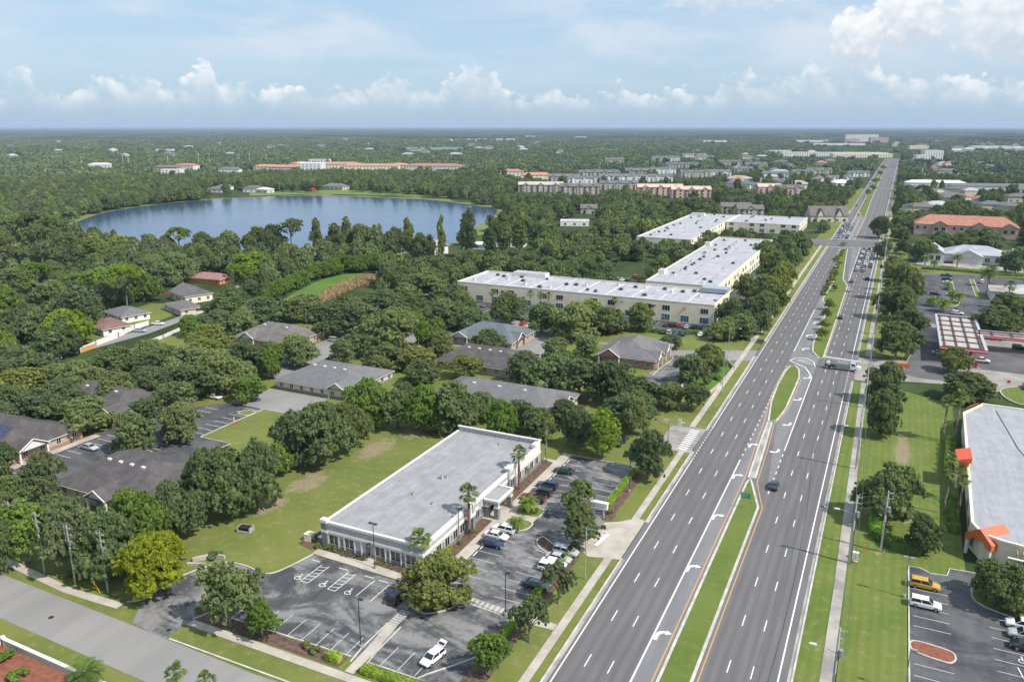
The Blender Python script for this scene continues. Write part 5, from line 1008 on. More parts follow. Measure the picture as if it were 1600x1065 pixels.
# boulevard corridor, farther out
far = 'white commercial roofs towards the horizon'
L2 = [(1345,222,150,30,34,WHITEW,'tall white hotel block, the biggest of the far buildings','hotel'),(1330,224,60,24,20,PINK,'lower pinkish wing left of the tall white hotel','hotel'),(1372,223,80,26,24,PINK,'separate pinkish hotel block right of the tall one','hotel'),(1300,244,260,40,9,WHITEW,'long row of white shop roofs before the far junction','shopping row'),(1345,246,140,30,9,CREAM,'cream shop front at the right end of the long row','shopping row'),
  (1270,222,160,40,8,WHITEW,'white warehouse roof left of the hotel, front one','warehouse'),(1252,216,200,40,8,WHITEW,'white warehouse roof left of the hotel, middle one','warehouse'),(1285,212,260,40,8,WHITEW,'long thin white warehouse roof highest of the group','warehouse'),(1225,213,110,30,7,WHITEW,'small white roof at the left of the warehouse group','warehouse'),(1310,227,200,24,7,WHITEW,'white roofs in front of the hotel','warehouse'),
  (1455,249,42,24,20,WHITEW,'stepped white office with blue-green glass right of the boulevard','office tower'),(1440,251,30,18,12,WHITEW,'lower glass wing left of the stepped white office','office tower'),(1434,233,60,22,10,CREAM,'cream building with arched front among far trees','building'),(1442,217,240,30,9,WHITEW,'pale complex on the skyline right of the boulevard','building'),(1500,219,160,30,9,CREAM,'cream roofs on the far right skyline','building'),(1560,220,200,36,9,PINK,'pinkish roofs on the far right skyline','building'),
  (1545,232,130,26,8,WHITEW,'white loading bays roof at the far right','warehouse'),(1585,233,90,22,8,WHITEW,'white roof at the right edge of the skyline group','warehouse'),(828,217,60,24,16,CREAM,'cream block with orange side on the skyline','building'),(907,218,70,24,16,CREAM,'larger cream block with orange ends on the skyline','building'),(855,214,120,24,8,WHITEW,'white roof between the two cream skyline blocks','warehouse'),(945,214,260,30,8,WHITEW,'long white roof right of the cream skyline blocks','warehouse'),
  (1150,213,200,30,8,WHITEW,'white roofs on the skyline, centre right','warehouse'),(1170,210,180,30,10,WHITEW,'brightest white roof on the skyline, centre right','warehouse'),(1044,218,80,24,7,SH_TILE,'reddish low roof on the skyline','warehouse'),(1010,217,90,24,7,WHITEW,'pale low roof right of the radio mast','warehouse'),(1117,222,110,22,7,WHITEW,'thin white roof before the skyline group','warehouse'),(675,234,200,26,7,flat('teal_roof',(.36,.50,.47),.7),'long pale teal roof in the middle distance','warehouse'),
  (750,219,140,26,7,WHITEW,'white roof left of the cream skyline blocks','warehouse'),(790,219,100,24,7,WHITEW,'small white roof left of the cream skyline blocks','warehouse'),(642,214,100,24,6,WHITEW,'faint white roof at the middle of the skyline','warehouse'),(173,212,70,22,7,WHITEW,'small white roof on the left skyline','warehouse'),(203,211,80,22,6,WHITEW,'second white roof on the left skyline','warehouse'),(262,211,50,22,7,WHITEW,'third white roof on the left skyline','warehouse'),(1218,239,60,24,7,WHITEW,'white roof left of the long shop row','warehouse'),(1500,262,0,0,0,None,'','')]
for px, py, w_, d_, h, wm, lb, cat in L2:
    if wm is not None: apartment(px, py, w_, d_, h, 20, ROOF_WHITE if wm is WHITEW else wm, wm, lb, far, cat, cat.replace(' ', '_'), 'flat' if wm is not SH_TILE else 'hip', 3, 1.0, h > 9 or py > 228)
for px, py, w_, rm, lb in [(1460,292,70,WHITEW,'long cream townhouse row right of the boulevard'),(1565,298,120,SH_GREY,'long pale grey townhouse row at the right'),(1480,272,30,SH_GREY,'small grey house before the townhouse row'),(1447,290,22,SH_BROWN,'lilac-grey gabled house behind the right-hand trees'),(1447,306,18,SH_BROWN,'small house with cream gables behind the right-hand trees'),(1484,313,26,SH_BROWN,'brown-grey hip-roofed house in the right-hand trees'),(1546,328,20,SH_BLUE,'blue-grey roofed house near the right-hand trees'),(1590,315,24,SH_BROWN,'pinkish roof at the right edge'),(1436,332,26,SH_BROWN,'low house beside the red-tiled building')]:
    apartment(px, py, w_, 14, 5.5, 15, rm, SIDING if w_ < 60 else STUCCO, lb, 'houses right of the boulevard', 'house', 'house', 'hip', 3, .5)
def red_tile():
    x0, x1, y0, y1 = 14, 78, 640, 662; B = Bld('tiled_building', x0, y0, 0, 'long pink building with red tile roof and three arched bays right of the boulevard', 'apartment building'); W, L = x1-x0, y1-y0; w_ = MB(); w_.box(0, W, 0, L, 0, 7.5, PINK)
    for c in (16, 40, 58): w_.box(c-4.5, c+4.5, -2.5, 0-.002, 0, 7.5, PINK); w_.add([(c-4.5,-2.5,7.5),(c+4.5,-2.5,7.5),(c,-2.5,9.7)], [(0,1,2)], PINK)
    B.part('wall', w_); r = MB(); hip_roof(r, 0, W, 0, L, 7.7, 6.0, 9)
    for c in (16, 40, 58): gable(r, 'S', c, 9.5, -2.6, 10, 7.6, 2.8)
    B.part('roof', r, SH_TILE)
    for c in (16, 40, 58):
        for s in (-2.2, 2.2): B.window('S', c+s, -2.5, 3.6, 2.4, 2.4, mull=1)
    for k in range(14): B.window('S', 2+k*4.6, 0, 4.4, 1.6, 1.8, mull=0) if all(abs(2+k*4.6-c) > 5.6 for c in (16, 40, 58)) else None
    protect(x0, x1, y0, y1, 14, .75)
red_tile()
# radio masts and stadium lamps
def mast(px, py, h, label, group=None, r=.5, head=False):
    x, y = at(px, py); e = empty('mast' if not head else 'stadium_light', (x, y, 0)); tag(e, label, 'mast' if not head else 'stadium light', group); b = MB(); b.tube((0,0,0), (0,0,h), r, r*.55, 6); b.build('pole', CONC if head else WHITE, e)
    if head: q = MB(); q.box(-2.2, 2.2, -.3, .3, h-1.6, h+.2); q.build('lamp_bank', WHITE, e)
    else: q = MB(); q.tube((0,0,h), (0,0,h+h*.08), r*.35, r*.2, 6); q.build('antenna', METAL, e)
for i, (px, py, pt) in enumerate([(128,262,245),(193,262,243),(202,265,247),(263,262,244),(311,260,241),(328,262,240),(374,256,241),(390,256,241),(417,258,242),(490,252,241),(522,252,241)]):
    x, y = at(px, py); h = (py-pt)*proj(x, y, 0)[2]/1244.4; mast(px, py, h, 'tall stadium light pole ' + ['left of the pale hall','behind the pale hall, left','behind the pale hall, right','over the brown-fronted building','beside the white dome','right of the white dome','left of a playing field pair','right of a playing field pair','nearest the orange roofs','behind the orange roofs, left','behind the orange roofs, right'][i], 'stadium lights behind the lake', .8, True)
mast(994,221,75,'thin white radio mast on the skyline, right of centre'); mast(327,214,70,'thin radio mast on the left skyline'); mast(1522,213,82,'thin radio mast at the right skyline'); mast(1592,214,86,'tallest radio mast at the right edge')
# small roofs scattered through the far woods, a few pixels each
def far_roofs():
    rr = random.Random(31); m3 = [SH_BROWN, ROOF_WHITE, SH_GREY, SH_TILE, ROOF_WHITE, noisy('tan_far_roof', (.34,.30,.26), (.42,.38,.33), .1)]; m3[1] = SH_BLUE; proto = []
    for k in range(6):
        b = MB(); b.box(-8, 8, -5.5, 5.5, 0, 3.4, STUCCO if k % 2 else SIDING); e = MB(); hip_roof(e, -8, 8, -5.5, 5.5, 3.5, 2.4); b.add(e.v, e.f, m3[k]); proto.append(b.mesh('far_house'))
    zones = [(1425,1600,240,330,26,.9,'small house roof in the wooded streets right of the boulevard','small roofs right of the boulevard'), (1100,1300,238,300,26,1.2,'small pale roof among trees between the apartments and the shop row','small roofs left of the boulevard'), (0,380,216,246,14,1.2,'tiny pale roof in the far woodland at the upper left','tiny roofs at the upper left'), (400,1100,210,245,26,1.6,'tiny pale roof in the far woodland at the top centre','tiny roofs at the top centre'), (1420,1600,212,238,18,1.8,'tiny pale roof in the far woodland at the upper right','tiny roofs at the upper right')]
    for x0, x1, y0, y1, n, s, lb, g in zones:
        for k in range(n):
            x, y = at(rr.uniform(x0, x1), rr.uniform(y0, y1)); o = link('house', proto[rr.choice([0,1,2,4,4,5] if y1 < 300 else [0,1,2,3,4,5])], None, (x, y, -.1)); o.rotation_euler = (0, 0, rr.choice([0, R(90), R(22), R(25)])); o.scale = (s*rr.uniform(.8, 2.0), s*rr.uniform(.8, 1.3), s**.5*rr.uniform(1.0, 1.7)); tag(o, lb, 'house', g); protect(x-8*s, x+8*s, y-6*s, y+6*s, 5*s**.5, .35, 0)
far_roofs()
# ------------------------------------------------------------------ right-hand side of the boulevard
def store():
    O = [(19.2,155.4),(21.5,220.3),(26.3,230),(90,227),(90,146),(26.6,149.3),(23.5,150),(20.5,151.5)]; B = Bld('shop_building', 0, 0, 0, 'large cream shop with pale metal roof and orange gabled entrances at the right edge', 'shop'); w_ = MB(); w_.prism(O, 0, 4.75, CREAM); w_.strip(O, .5, 4.7, 5.2, CREAM, True); B.part('wall', w_)
    I = [(19.5,155.5),(21.8,220.1),(26.5,229.7),(89.7,226.7),(89.7,146.3),(26.7,149.6),(23.6,150.3),(20.7,151.8)]; r = MB(); r.poly(I, 4.85); B.part('roof', r, ROOF_METAL); q = MB(); q.strip([(29,226),(31,200),(36,170)], .14, 4.86, 4.95, DARKM); B.part('roof_seam', q)
    OR = mk_ribbed('orange_metal_roof', (.70,.115,.045), (.60,.09,.035)); ORW = noisy('orange_stucco', (.55,.13,.045), (.62,.16,.06), .5, .85)
    # tower on the west front
    t = MB(); t.box(18.1, 20.2, 182.5, 188.5, 4.2, 6.4, ORW); t.add([(17.8,182.2,6.5),(20.6,182.2,7.4),(20.6,188.8,7.4),(17.8,188.8,6.5),(17.8,182.2,6.2),(20.6,182.2,6.2),(20.6,188.8,6.2),(17.8,188.8,6.2)], [(0,1,2,3),(0,3,7,4),(4,5,1,0),(5,6,2,1),(6,7,3,2)], OR); t.box(18.2, 18.6, 182.6, 183.0, 0, 4.2, CREAM); t.box(18.2, 18.6, 187.9, 188.3, 0, 4.2, CREAM); B.part('side_entrance', t)
    t = MB(); t.add([(21.6,222.5,5.2),(25.0,228.5,5.2),(25.0,225.0,6.9),(23.2,227.0,5.1)], [(0,1,2),(1,3,2),(3,0,2)], OR); B.part('corner_gable', t)
    # gabled entrance porch at the cut south-west corner, facing south-west
    e = empty('entrance_porch', (21.3,152.5,0), R(-45)); e.parent = B.e; g = MB(); hw, hd = 2.7, 1.9
    g.add([(-hw,-hd,4.0),(0,-hd,6.0),(0,hd+2,6.0),(-hw,hd+2,4.0),(hw,-hd,4.0),(hw,hd+2,4.0)], [(0,1,2,3),(1,4,5,2)], OR)
    g.add([(-hw,-hd-.01,4.0),(0,-hd-.01,6.0),(hw,-hd-.01,4.0),(hw,-hd-.01,2.9),(1.7,-hd-.01,2.9),(1.0,-hd-.01,3.8),(-1.0,-hd-.01,3.8),(-1.7,-hd-.01,2.9),(-hw,-hd-.01,2.9)], [(0,8,7,6),(6,5,1,0),(1,5,2),(2,5,4,3)], ORW)
    g.add([(hw,-hd,4.0),(hw,hd,4.0),(hw,hd,2.9),(hw,-hd,2.9),(-hw,-hd,4.0),(-hw,hd,4.0),(-hw,hd,2.9),(-hw,-hd,2.9)], [(0,3,2,1),(4,5,6,7)], ORW); g.build('porch_roof', None, e)
    for u, v in ((-hw+.4,-hd+.3),(hw-.4,-hd+.3),(-hw+.4,hd-.3),(hw-.4,hd-.3)): q = MB(); q.box(u-.22,u+.22,v-.22,v+.22,0,2.95,WHITE); q.build('column', None, e)
    q = MB(); q.strip([(24.2,147.6),(30,146.6),(60,143)], .4, 0, 3.2, CREAM); q.strip([(24.2,147.4),(60,142.8)], .5, 3.2, 3.45, WHITE); B.part('screen_wall', q)
    q = MB(); [q.box(25.6+k*.9, 25.72+k*.9, 147.6-k*.09, 149.1-k*.09, 3.5, 4.2) for k in range(30)]; B.part('louvre', q, flat('tan_louvre', (.45,.38,.28), .8))
    for v in (155, 162, 170, 193, 202): B.window('W', v, 19.12 + (v-155)*.035, 1.0, 2.2, 2.0)
def mk_ribbed(name, a, b):
    m, T, bs = pmat(name, .5, .5); P = T.add('ShaderNodeTexCoord').outputs['Object']; s = T.add('ShaderNodeSeparateXYZ'); T.link(P, s.inputs[0]); f = T.math('FRACT', T.math('MULTIPLY', s.outputs[1], 2.0)); T.link(T.mix(T.step(f, .75, .9), c4(a), c4(b)), bs.inputs['Base Color']); return m
store()
ground_sheet('parking_lot', [(9.3,40),(80,40),(80,138),(30,141),(20,145.5),(15.7,145.3),(15.4,142.8),(12.4,142.0),(11,143.2),(9.4,143.2)], .03, ASPH_LOT2)
kerbline([(9.2,40),(9.2,143.3),(11,143.4),(12.6,142.2),(15.2,142.7),(15.7,145.4),(20,145.7)]); stalls('parking_marking', 9.8, 103, 0, 2.85, 5, 5.2, 0); stalls('parking_marking', 9.8, 124.5, 0, 2.85, 6, 5.2, 0); stalls('parking_marking', 20.5, 112, 0, 2.85, 8, 5.2, 0)
island('kerbed_island', [(9.8,120.2),(9.8,117.6),(13.8,116.6),(15.0,117.2),(15.3,118.6),(14.4,119.8)], MULCH_RED, .17, True, .25)
island('kerbed_island', [(19,136),(26,133),(30,133),(32,138),(26,141),(20,143)], G_LAWN, .17, True, .25)
line('parking_marking', [at(1590,1042), at(1600,1060)], .15, PAINT, .05); x, y = at(1597,1031); wheelchair(x, y, .8)
# ground round the petrol station
ground_sheet('forecourt', [(-5.6,254.5),(2,254.5),(6,259),(18,261.5),(46,260),(90,258),(90,300),(90,345),(12,345),(13.5,318),(11,300),(9,284),(-5.6,282.5)], .014, noisy('forecourt_concrete', (.22,.20,.18), (.31,.285,.26), .12, .85, fine=(1.5,.12)))
ground_sheet('forecourt', [(8,268),(13,265),(60,268),(60,305),(12.5,316),(9.5,284)], .02, noisy('forecourt_asphalt', (.085,.085,.09), (.14,.135,.135), .1, .85, fine=(2,.1)))
ground_sheet('forecourt_slab', [(20,262.5),(60,262),(60,283),(22,284)], .026, noisy('forecourt_slab_concrete', (.25,.225,.20), (.34,.31,.28), .2, .85, fine=(2,.12)))
ground_sheet('parking_lot', [(12,345),(60,345),(62,470),(40,474),(11,462),(13.5,400)], .016, ASPH_LOT2)
island('kerbed_island', [(43,330),(48,334),(44,345),(38,346),(36,336)], G_LAWN, .17, True, .25)
island('kerbed_island', [at(1470,476), at(1478,470), at(1495,470), at(1499,474), at(1490,479)], G_LAWN, .17, True, .3); island('kerbed_island', [at(1515,436), at(1521,436), at(1530,458), at(1558,462), at(1534,467), at(1524,462)], G_LAWN, .17, False, .3); island('kerbed_island', [at(1563,612), at(1572,606), at(1600,606), at(1620,618), at(1600,632), at(1575,624)], G_MOWN, .17, True, .3)
stalls('parking_marking', 24, 395, 0, 2.85, 22, 5, 0, PAINT); stalls('parking_marking', 30.5, 395, 0, 2.85, 22, 5, 0, PAINT); line('parking_marking', [(29.8,392),(29.8,460)], .15, PAINT, .03); avoid(10,255,70,475); avoid(15,136,95,232)
ground_sheet('lawn', [(-3,284),(8,284),(10,318),(11,345),(12,400),(11,462),(60,474),(90,470),(90,500),(-1,500)], -.01, G_LAWN)
def petrol():
    B = Bld('canopy', 0, 0, 0, 'petrol station canopy with white deck panels, dark red beams and a red striped edge', 'petrol canopy'); RED = flat('red_fascia', (.50,.035,.05), .5); BEAM = flat('dark_red_beam', (.11,.03,.035), .6); DECK = noisy('white_deck', (.34,.335,.31), (.46,.45,.42), .7, .8); GREY = flat('grey_fascia', (.42,.42,.44), .6)
    d = MB(); d.box(18.9,31.1,287.4,337.2,5.05,5.2,DECK); d.box(31.6,62,309.4,316.6,5.05,5.2,DECK); B.part('deck', d)
    f = MB(); f.box(18.2,18.9,286.7,338,4.7,5.65,GREY); f.box(18.9,31.1,337.2,338,4.7,5.65,GREY); f.box(31.1,32,316.9,338,4.7,5.65,GREY); f.box(31.1,32,286.7,309.1,4.7,5.65,GREY); f.box(32,62,316.6,317.2,4.7,5.6,GREY); B.part('fascia', f)
    f = MB(); f.box(18.2,32,286.2,286.698,4.6,5.7,RED); f.box(32,62,308.6,309.098,4.6,5.6,RED); f.box(18.3,31.9,286.12,286.198,5.05,5.3,WHITE); f.box(32.2,62,308.52,308.598,5.0,5.2,WHITE); B.part('striped_edge', f)
    for k in range(7): b = MB(); yy = 288.5 + k*7.9; b.box(18.95,31.05,yy,yy+.55,5.203,5.5,BEAM); B.part('beam', b)
    for k in range(4): b = MB(); xx = 19.6 + k*3.5; b.box(xx,xx+.4,287.5,337.1,5.503,5.62,BEAM); B.part('beam', b)
    b = MB(); b.box(31.2,62,312.4,312.8,5.203,5.55,BEAM); b.box(31.2,62,315.6,316.0,5.203,5.55,BEAM); B.part('beam', b)
    for xx in (35,41,47,53): b = MB(); b.box(xx,xx+.4,309.5,316.5,5.553,5.65,BEAM); B.part('beam', b)
    for xx in (21,29): 
        for yy in (292,306,320,333): p = MB(); p.box(xx-.2,xx+.2,yy-.2,yy+.2,0,5.04,WHITE); B.part('column', p)
    for k, (xx, yy) in enumerate([(21.5,287.5),(28.8,284.6),(21.5,300),(28.5,300),(28.5,314)]):
        e = empty('fuel_pump', (xx,yy,.0)); tag(e, ['fuel pump under the near left corner of the canopy','red fuel pump standing before the striped canopy edge','fuel pump at the left under the canopy middle','fuel pump at the right under the canopy middle','fuel pump deep under the canopy'][k], 'fuel pump', 'fuel pumps'); p = MB(); p.box(-.5,.5,-.3,.3,.15,2.0,RED); p.box(-.42,.42,-.32,-.301,1.2,1.8,DARKM); p.build('cabinet', None, e); q = MB(); q.box(-1.6,1.6,-.6,.6,.02,.15,CONC2); q.build('plinth', None, e)
    protect(18,32,286,338,6,1.0); protect(32,62,308,317,6,1.0)
petrol()
def restaurant():
    B = Bld('restaurant_building', 0, 0, 0, 'white restaurant with pale grey gabled roofs and an arched window', 'restaurant'); RM = noisy('pale_grey_roof', (.32,.33,.36), (.40,.41,.44), .3, .8); ww = noisy('off_white_wall', (.54,.53,.53), (.62,.61,.60), .3, .9)
    w_ = MB(); r = MB()
    for (x0, x1, y0, y1, h, rh, side) in ((18,28,508,530,5.5,3.5,'S'),(28,60,516,536,4.5,4.2,'H'),(60,84,512,532,4.2,2.4,'H'),(33,47,508,517,4.5,3.6,'S')):
        w_.box(x0,x1,y0,y1,0,h,ww); cx_ = (x0+x1)/2
        if side == 'S': w_.add([(x0,y0-.01,h),(x1,y0-.01,h),(cx_,y0-.01,h+rh)], [(0,1,2)], ww); gable(r,'S',cx_,x1-x0,y0,y1-y0,h,rh)
        else: hip_roof(r,x0,x1,y0,y1,h+.18,rh)
    B.part('wall', w_); B.part('roof', r, RM); q = MB(); q.prism([(23+2.2*math.cos(R(a)), 2.2*math.sin(R(a))+5.6) for a in range(0,181,20)], -.06, 0)
    m = MB(); m.add([(v[0],507.93,v[1]) for v in q.v[:10]], [tuple(range(10))]); B.part('arched_window', m, GLASS); B.window('S',21.5,508,1.5,2.2,2.6); B.window('S',25,508,1.5,2.2,2.6)
    for k in range(6): B.window('S',50+k*5,516 if k < 2 else 512,1.0,2.4,2.2)
    q = MB(); q.box(62,66,520,524,6.5,8.2,WHITE); q.box(70,72,520,523,6.2,7.6,WHITE); B.part('rooftop_unit', q); protect(18,84,508,536,10,.9)
restaurant()
ground_sheet('yard', [(14,498),(80,492),(80,508),(20,508),(16,520)], .02, CONC2); hedge('hedge', [at(1440,420),at(1500,424),at(1560,430),at(1600,432)], 2.2, 1.3, 'dark clipped hedge between the restaurant and its car park', (.8,.95,.7), seed=9, dens=8, leaf=.22)
B_ = Bld('gatehouse', *at(1568,465), 0, 'low pale flat-roofed building beyond the petrol station, seen behind palms', 'building'); q = MB(); q.box(-6,6,-8,8,0,3.6,STUCCO); B_.part('wall', q); q = MB(); q.box(-6.6,6.6,-8.6,8.6,3.6,4.1,CONC2); B_.part('roof', q); B_.window('S',-2,-8,.6,4.5,2.2); B_ = Bld('gatehouse', *at(1600,468), 0, 'pale hipped-roof building cut by the right edge behind the petrol station', 'building'); q = MB(); q.box(-7,7,-9,9,0,4,STUCCO); B_.part('wall', q); q = MB(); hip_roof(q,-7,7,-9,9,4.1,2.5); B_.part('roof', q, noisy('pale_hip_roof',(.42,.40,.38),(.5,.48,.46),.3)); B_.window('S',0,-9,1,2.4,1.8)
# lawn at the bottom left with its wall and bay
ground_sheet('parking_lot', [(-330,30),(-114,30),(-113,57.0),(-119,56.5),(-330,56.5)][::-1], .03, ASPH_LOT2)
wall = wall_line([(-113.2,60.6),(-88,60.2)], 1.0, noisy('cream_wall',(.45,.42,.38),(.52,.49,.45),.4), 'low cream garden wall with a white coping beside the side street', 'garden wall', 'garden_wall', .35, None, 30); q = MB(); q.strip([(-113.4,60.6),(-87.8,60.2)], .55, 1.0, 1.12, WHITE); q.build('coping', None, wall)
ground_sheet('mulch_bed', [(-135,57),(-90,50),(-88.2,59.9),(-113.2,60.3),(-135,60.3)], .03, MULCH_RED); e = wall_line([(-113.4,60.6),(-117,58.4)], 1.3, STUCCO, 'white return of the garden wall at the left edge', 'garden wall', 'garden_wall', .35, None, 30)
# ------------------------------------------------------------------ vehicles
def mk_carpaint():
    m, T, bs = pmat('car_paint', .32, .5); oi = T.add('ShaderNodeObjectInfo'); bs.inputs['Coat Weight'].default_value = .7; bs.inputs['Coat Roughness'].default_value = .08; T.link(oi.outputs['Color'], bs.inputs['Base Color']); return m
CPAINT = mk_carpaint(); TYRE = flat('tyre_rubber', (.02,.02,.02), .9, .2); RIM = flat('alloy_rim', (.40,.40,.41), .35, .5, .7); LAMP = flat('headlamp_glass', (.62,.63,.64), .15, .8); TAIL = flat('tail_lamp', (.30,.015,.015), .3, .6); TRIMB = flat('black_trim', (.02,.02,.022), .7)
SHAPES = {  # length, width, stations (x, bottom, shoulder, centre top, half width), greenhouse (x0, x1 at belt; x0, x1 at roof; belt z, roof z, half widths)
 'sedan': (4.75, .90, [(-2.36,.42,.72,.74,.70),(-2.28,.28,.90,.95,.82),(-1.75,.24,.98,1.04,.90),(-.6,.22,.96,1.02,.91),(.8,.22,.94,1.00,.91),(1.7,.24,.82,.90,.90),(2.2,.28,.68,.74,.82),(2.37,.40,.58,.60,.66)], (-1.85,1.15,-1.05,.35,.95,1.44,.84,.64)),
 'suv': (4.7, .93, [(-2.34,.45,.80,.82,.78),(-2.28,.32,1.02,1.05,.88),(-1.6,.28,1.08,1.10,.93),(0,.27,1.06,1.10,.94),(1.0,.27,1.03,1.08,.94),(1.8,.29,.95,1.02,.92),(2.22,.33,.82,.88,.85),(2.35,.45,.66,.68,.72)], (-2.24,1.15,-2.0,.30,1.04,1.70,.87,.70)),
 'hatch': (4.2, .88, [(-2.1,.42,.75,.77,.74),(-2.02,.30,.96,.98,.84),(-1.4,.26,1.0,1.03,.88),(0,.25,.97,1.02,.89),(.9,.25,.93,.99,.89),(1.6,.27,.82,.90,.86),(2.0,.32,.68,.72,.78),(2.1,.42,.58,.6,.66)], (-2.0,1.15,-1.65,.30,.96,1.50,.82,.66)),
 'pickup': (5.6, .96, [(-2.8,.55,.98,.98,.90),(-2.72,.45,1.05,1.05,.93),(-.62,.40,1.05,1.05,.95),(-.6,.38,1.08,1.10,.96),(1.2,.36,1.06,1.12,.96),(2.2,.38,1.0,1.08,.94),(2.68,.42,.88,.94,.88),(2.8,.52,.72,.74,.78)], (-.66,1.45,-.45,.75,1.06,1.80,.88,.72))}
def car_parts(kind):
    L, hw, st, gh = SHAPES[kind]; b = MB(); rings = []
    for (x, zb, zs, zt, w_) in st: rings.append([(x,-w_*.88,zb),(x,-w_,zb+.16),(x,-w_,zs-.14),(x,-w_*.93,zs),(x,-w_*.5,zt),(x,w_*.5,zt),(x,w_*.93,zs),(x,w_,zs-.14),(x,w_,zb+.16),(x,w_*.88,zb)])
    n = 10; vs = [p for r in rings for p in r]; fs = []
    for i in range(len(rings)-1):
        for k in range(n-1): fs.append((i*n+k, i*n+k+1, (i+1)*n+k+1, (i+1)*n+k))
        fs.append((i*n+n-1, i*n, (i+1)*n, (i+1)*n+n-1))
    fs += [tuple(range(n-1,-1,-1)), tuple(range((len(rings)-1)*n, len(rings)*n))]; b.add(vs, fs, CPAINT)
    a0, a1, r0, r1, zb, zr, wb, wr = gh
    base = [(a0,-wb,zb-.02),(a1,-wb,zb-.02),(a1,wb,zb-.02),(a0,wb,zb-.02)]; mid = [(r0-.05,-wr-.03,zr-.05),(r1+.06,-wr-.03,zr-.05),(r1+.06,wr+.03,zr-.05),(r0-.05,wr+.03,zr-.05)]; top = [(r0+.12,-wr+.1,zr),(r1-.1,-wr+.1,zr),(r1-.1,wr-.1,zr),(r0+.12,wr-.1,zr)]
    b.add(base+mid+top, [(0,1,5,4),(1,2,6,5),(2,3,7,6),(3,0,4,7),(4,5,9,8),(5,6,10,9),(6,7,11,10),(7,4,8,11),(8,9,10,11)], CPAINT)
    if kind == 'pickup': b.box(-2.6,-.8,-.78,.78,1.052,1.06,TRIMB)
    b.box(-L/2+.35,L/2-.35,-hw+.06,hw-.06,.2,.34,TRIMB)
    def lerp(p, q, t): return tuple(p[i]+(q[i]-p[i])*t for i in range(3))
    def pane(A, B_, C_, D, push):   # A,B lower; C,D upper
        P = [lerp(lerp(A,B_,u), lerp(D,C_,u), v) for u, v in ((.05,.08),(.95,.08),(.95,.93),(.05,.93))]; return [(p[0]+push[0],p[1]+push[1],p[2]+push[2]) for p in P]
    W = []
    W.append(('windscreen', pane(base[1],base[2],mid[2],mid[1],(.02,0,.015)))); W.append(('rear_window', pane(base[3],base[0],mid[0],mid[3],(-.02,0,.015))))
    for s, (A, B_, C_, D) in ((-1,(base[0],base[1],mid[1],mid[0])), (1,(base[2],base[3],mid[3],mid[2]))):
        m1, m2 = lerp(A,B_,.52), lerp(D,C_,.52); W.append(('side_window', pane(A,m1,m2,D,(0,s*.02,.01)))); W.append(('side_window', pane(m1,B_,C_,m2,(0,s*.02,.01))))
    return b, W
def wheel(b, x, y, r, s, w_=.2):
    b.tube((x, y-s*w_*.5, r), (x, y+s*w_*.5, r), r, r, 14, TYRE); b.tube((x, y+s*w_*.5, r), (x, y+s*(w_*.5+.012), r), r*.62, r*.60, 10, RIM)
CARM = {}
def car_meshes(kind):
    if kind in CARM: return CARM[kind]
    L, hw, st, gh = SHAPES[kind]; b, W = car_parts(kind); out = [('body', b.mesh('car_body'))]
    for nm, q in W: m = MB(); m.add(q, [(0,1,2,3)]); out.append((nm, m.mesh(nm, CARGLASS)))
    r = .40 if kind == 'pickup' else (.37 if kind == 'suv' else .33); ax = L*.305
    for x in (-ax, ax*1.02):
        for s in (-1, 1): m = MB(); wheel(m, x, s*(hw-.085), r, s); out.append(('wheel', m.mesh('car_wheel')))
    for s in (-1, 1):
        m = MB(); zf = st[-1][2]; m.box(L/2-.22, L/2-.03, s*hw*.68-.17, s*hw*.68+.17, zf-.06, zf+.07, LAMP); out.append(('headlight', m.mesh('headlight'))); m = MB(); zr = st[0][2]; m.box(-L/2-.005, -L/2+.16, s*hw*.76-.13, s*hw*.76+.13, zr-.02, zr+.16, TAIL); out.append(('tail_light', m.mesh('tail_light')))
    # one-piece version for cars too far off to show parts
    f, W2 = car_parts(kind)
    for nm, q in W2: f.add(q, [(0,1,2,3)], CARGLASS)
    for x in (-ax, ax): 
        for s in (-1, 1): f.tube((x, s*(hw-.19), r), (x, s*(hw+.01), r), r, r, 8, TYRE)
    CARM[kind] = (out, f.mesh('car')); return CARM[kind]
CC = {'white': (.78,.78,.77), 'silver': (.42,.43,.44), 'grey': (.16,.17,.18), 'black': (.012,.012,.014), 'dark': (.03,.035,.04), 'navy': (.015,.03,.075), 'blue': (.03,.08,.22), 'red': (.42,.02,.02), 'maroon': (.12,.012,.016), 'green': (.02,.045,.04), 'teal': (.03,.06,.065), 'gold': (.52,.30,.03), 'lightblue': (.32,.42,.52), 'tan': (.35,.29,.22), 'dgreen': (.015,.03,.028)}
def car(x, y, deg, kind, colr, label, group=None, far=False):
    parts, one = car_meshes(kind); c = CC[colr]
    cat = {'sedan': 'car', 'suv': 'car', 'hatch': 'car', 'pickup': 'pickup truck'}[kind]; nm = {'sedan': 'parked_car', 'suv': 'parked_car', 'hatch': 'parked_car', 'pickup': 'pickup_truck'}[kind]
    if far: o = link('car', one, None, (x, y, .03)); o.rotation_euler = (0, 0, R(deg)); o.color = (*c, 1); return tag(o, label, cat, group)
    e = empty(nm if group is None or 'boulevard' not in group else 'car', (x, y, .035), R(deg)); tag(e, label, cat, group)
    for pn, me in parts: o = link(pn, me, e); o.color = (*c, 1)
    return e
def carp(px, py, *a, **k): x, y = at(px, py, .6); return car(x, y, *a, **k)
g = 'cars parked in front of the white office'
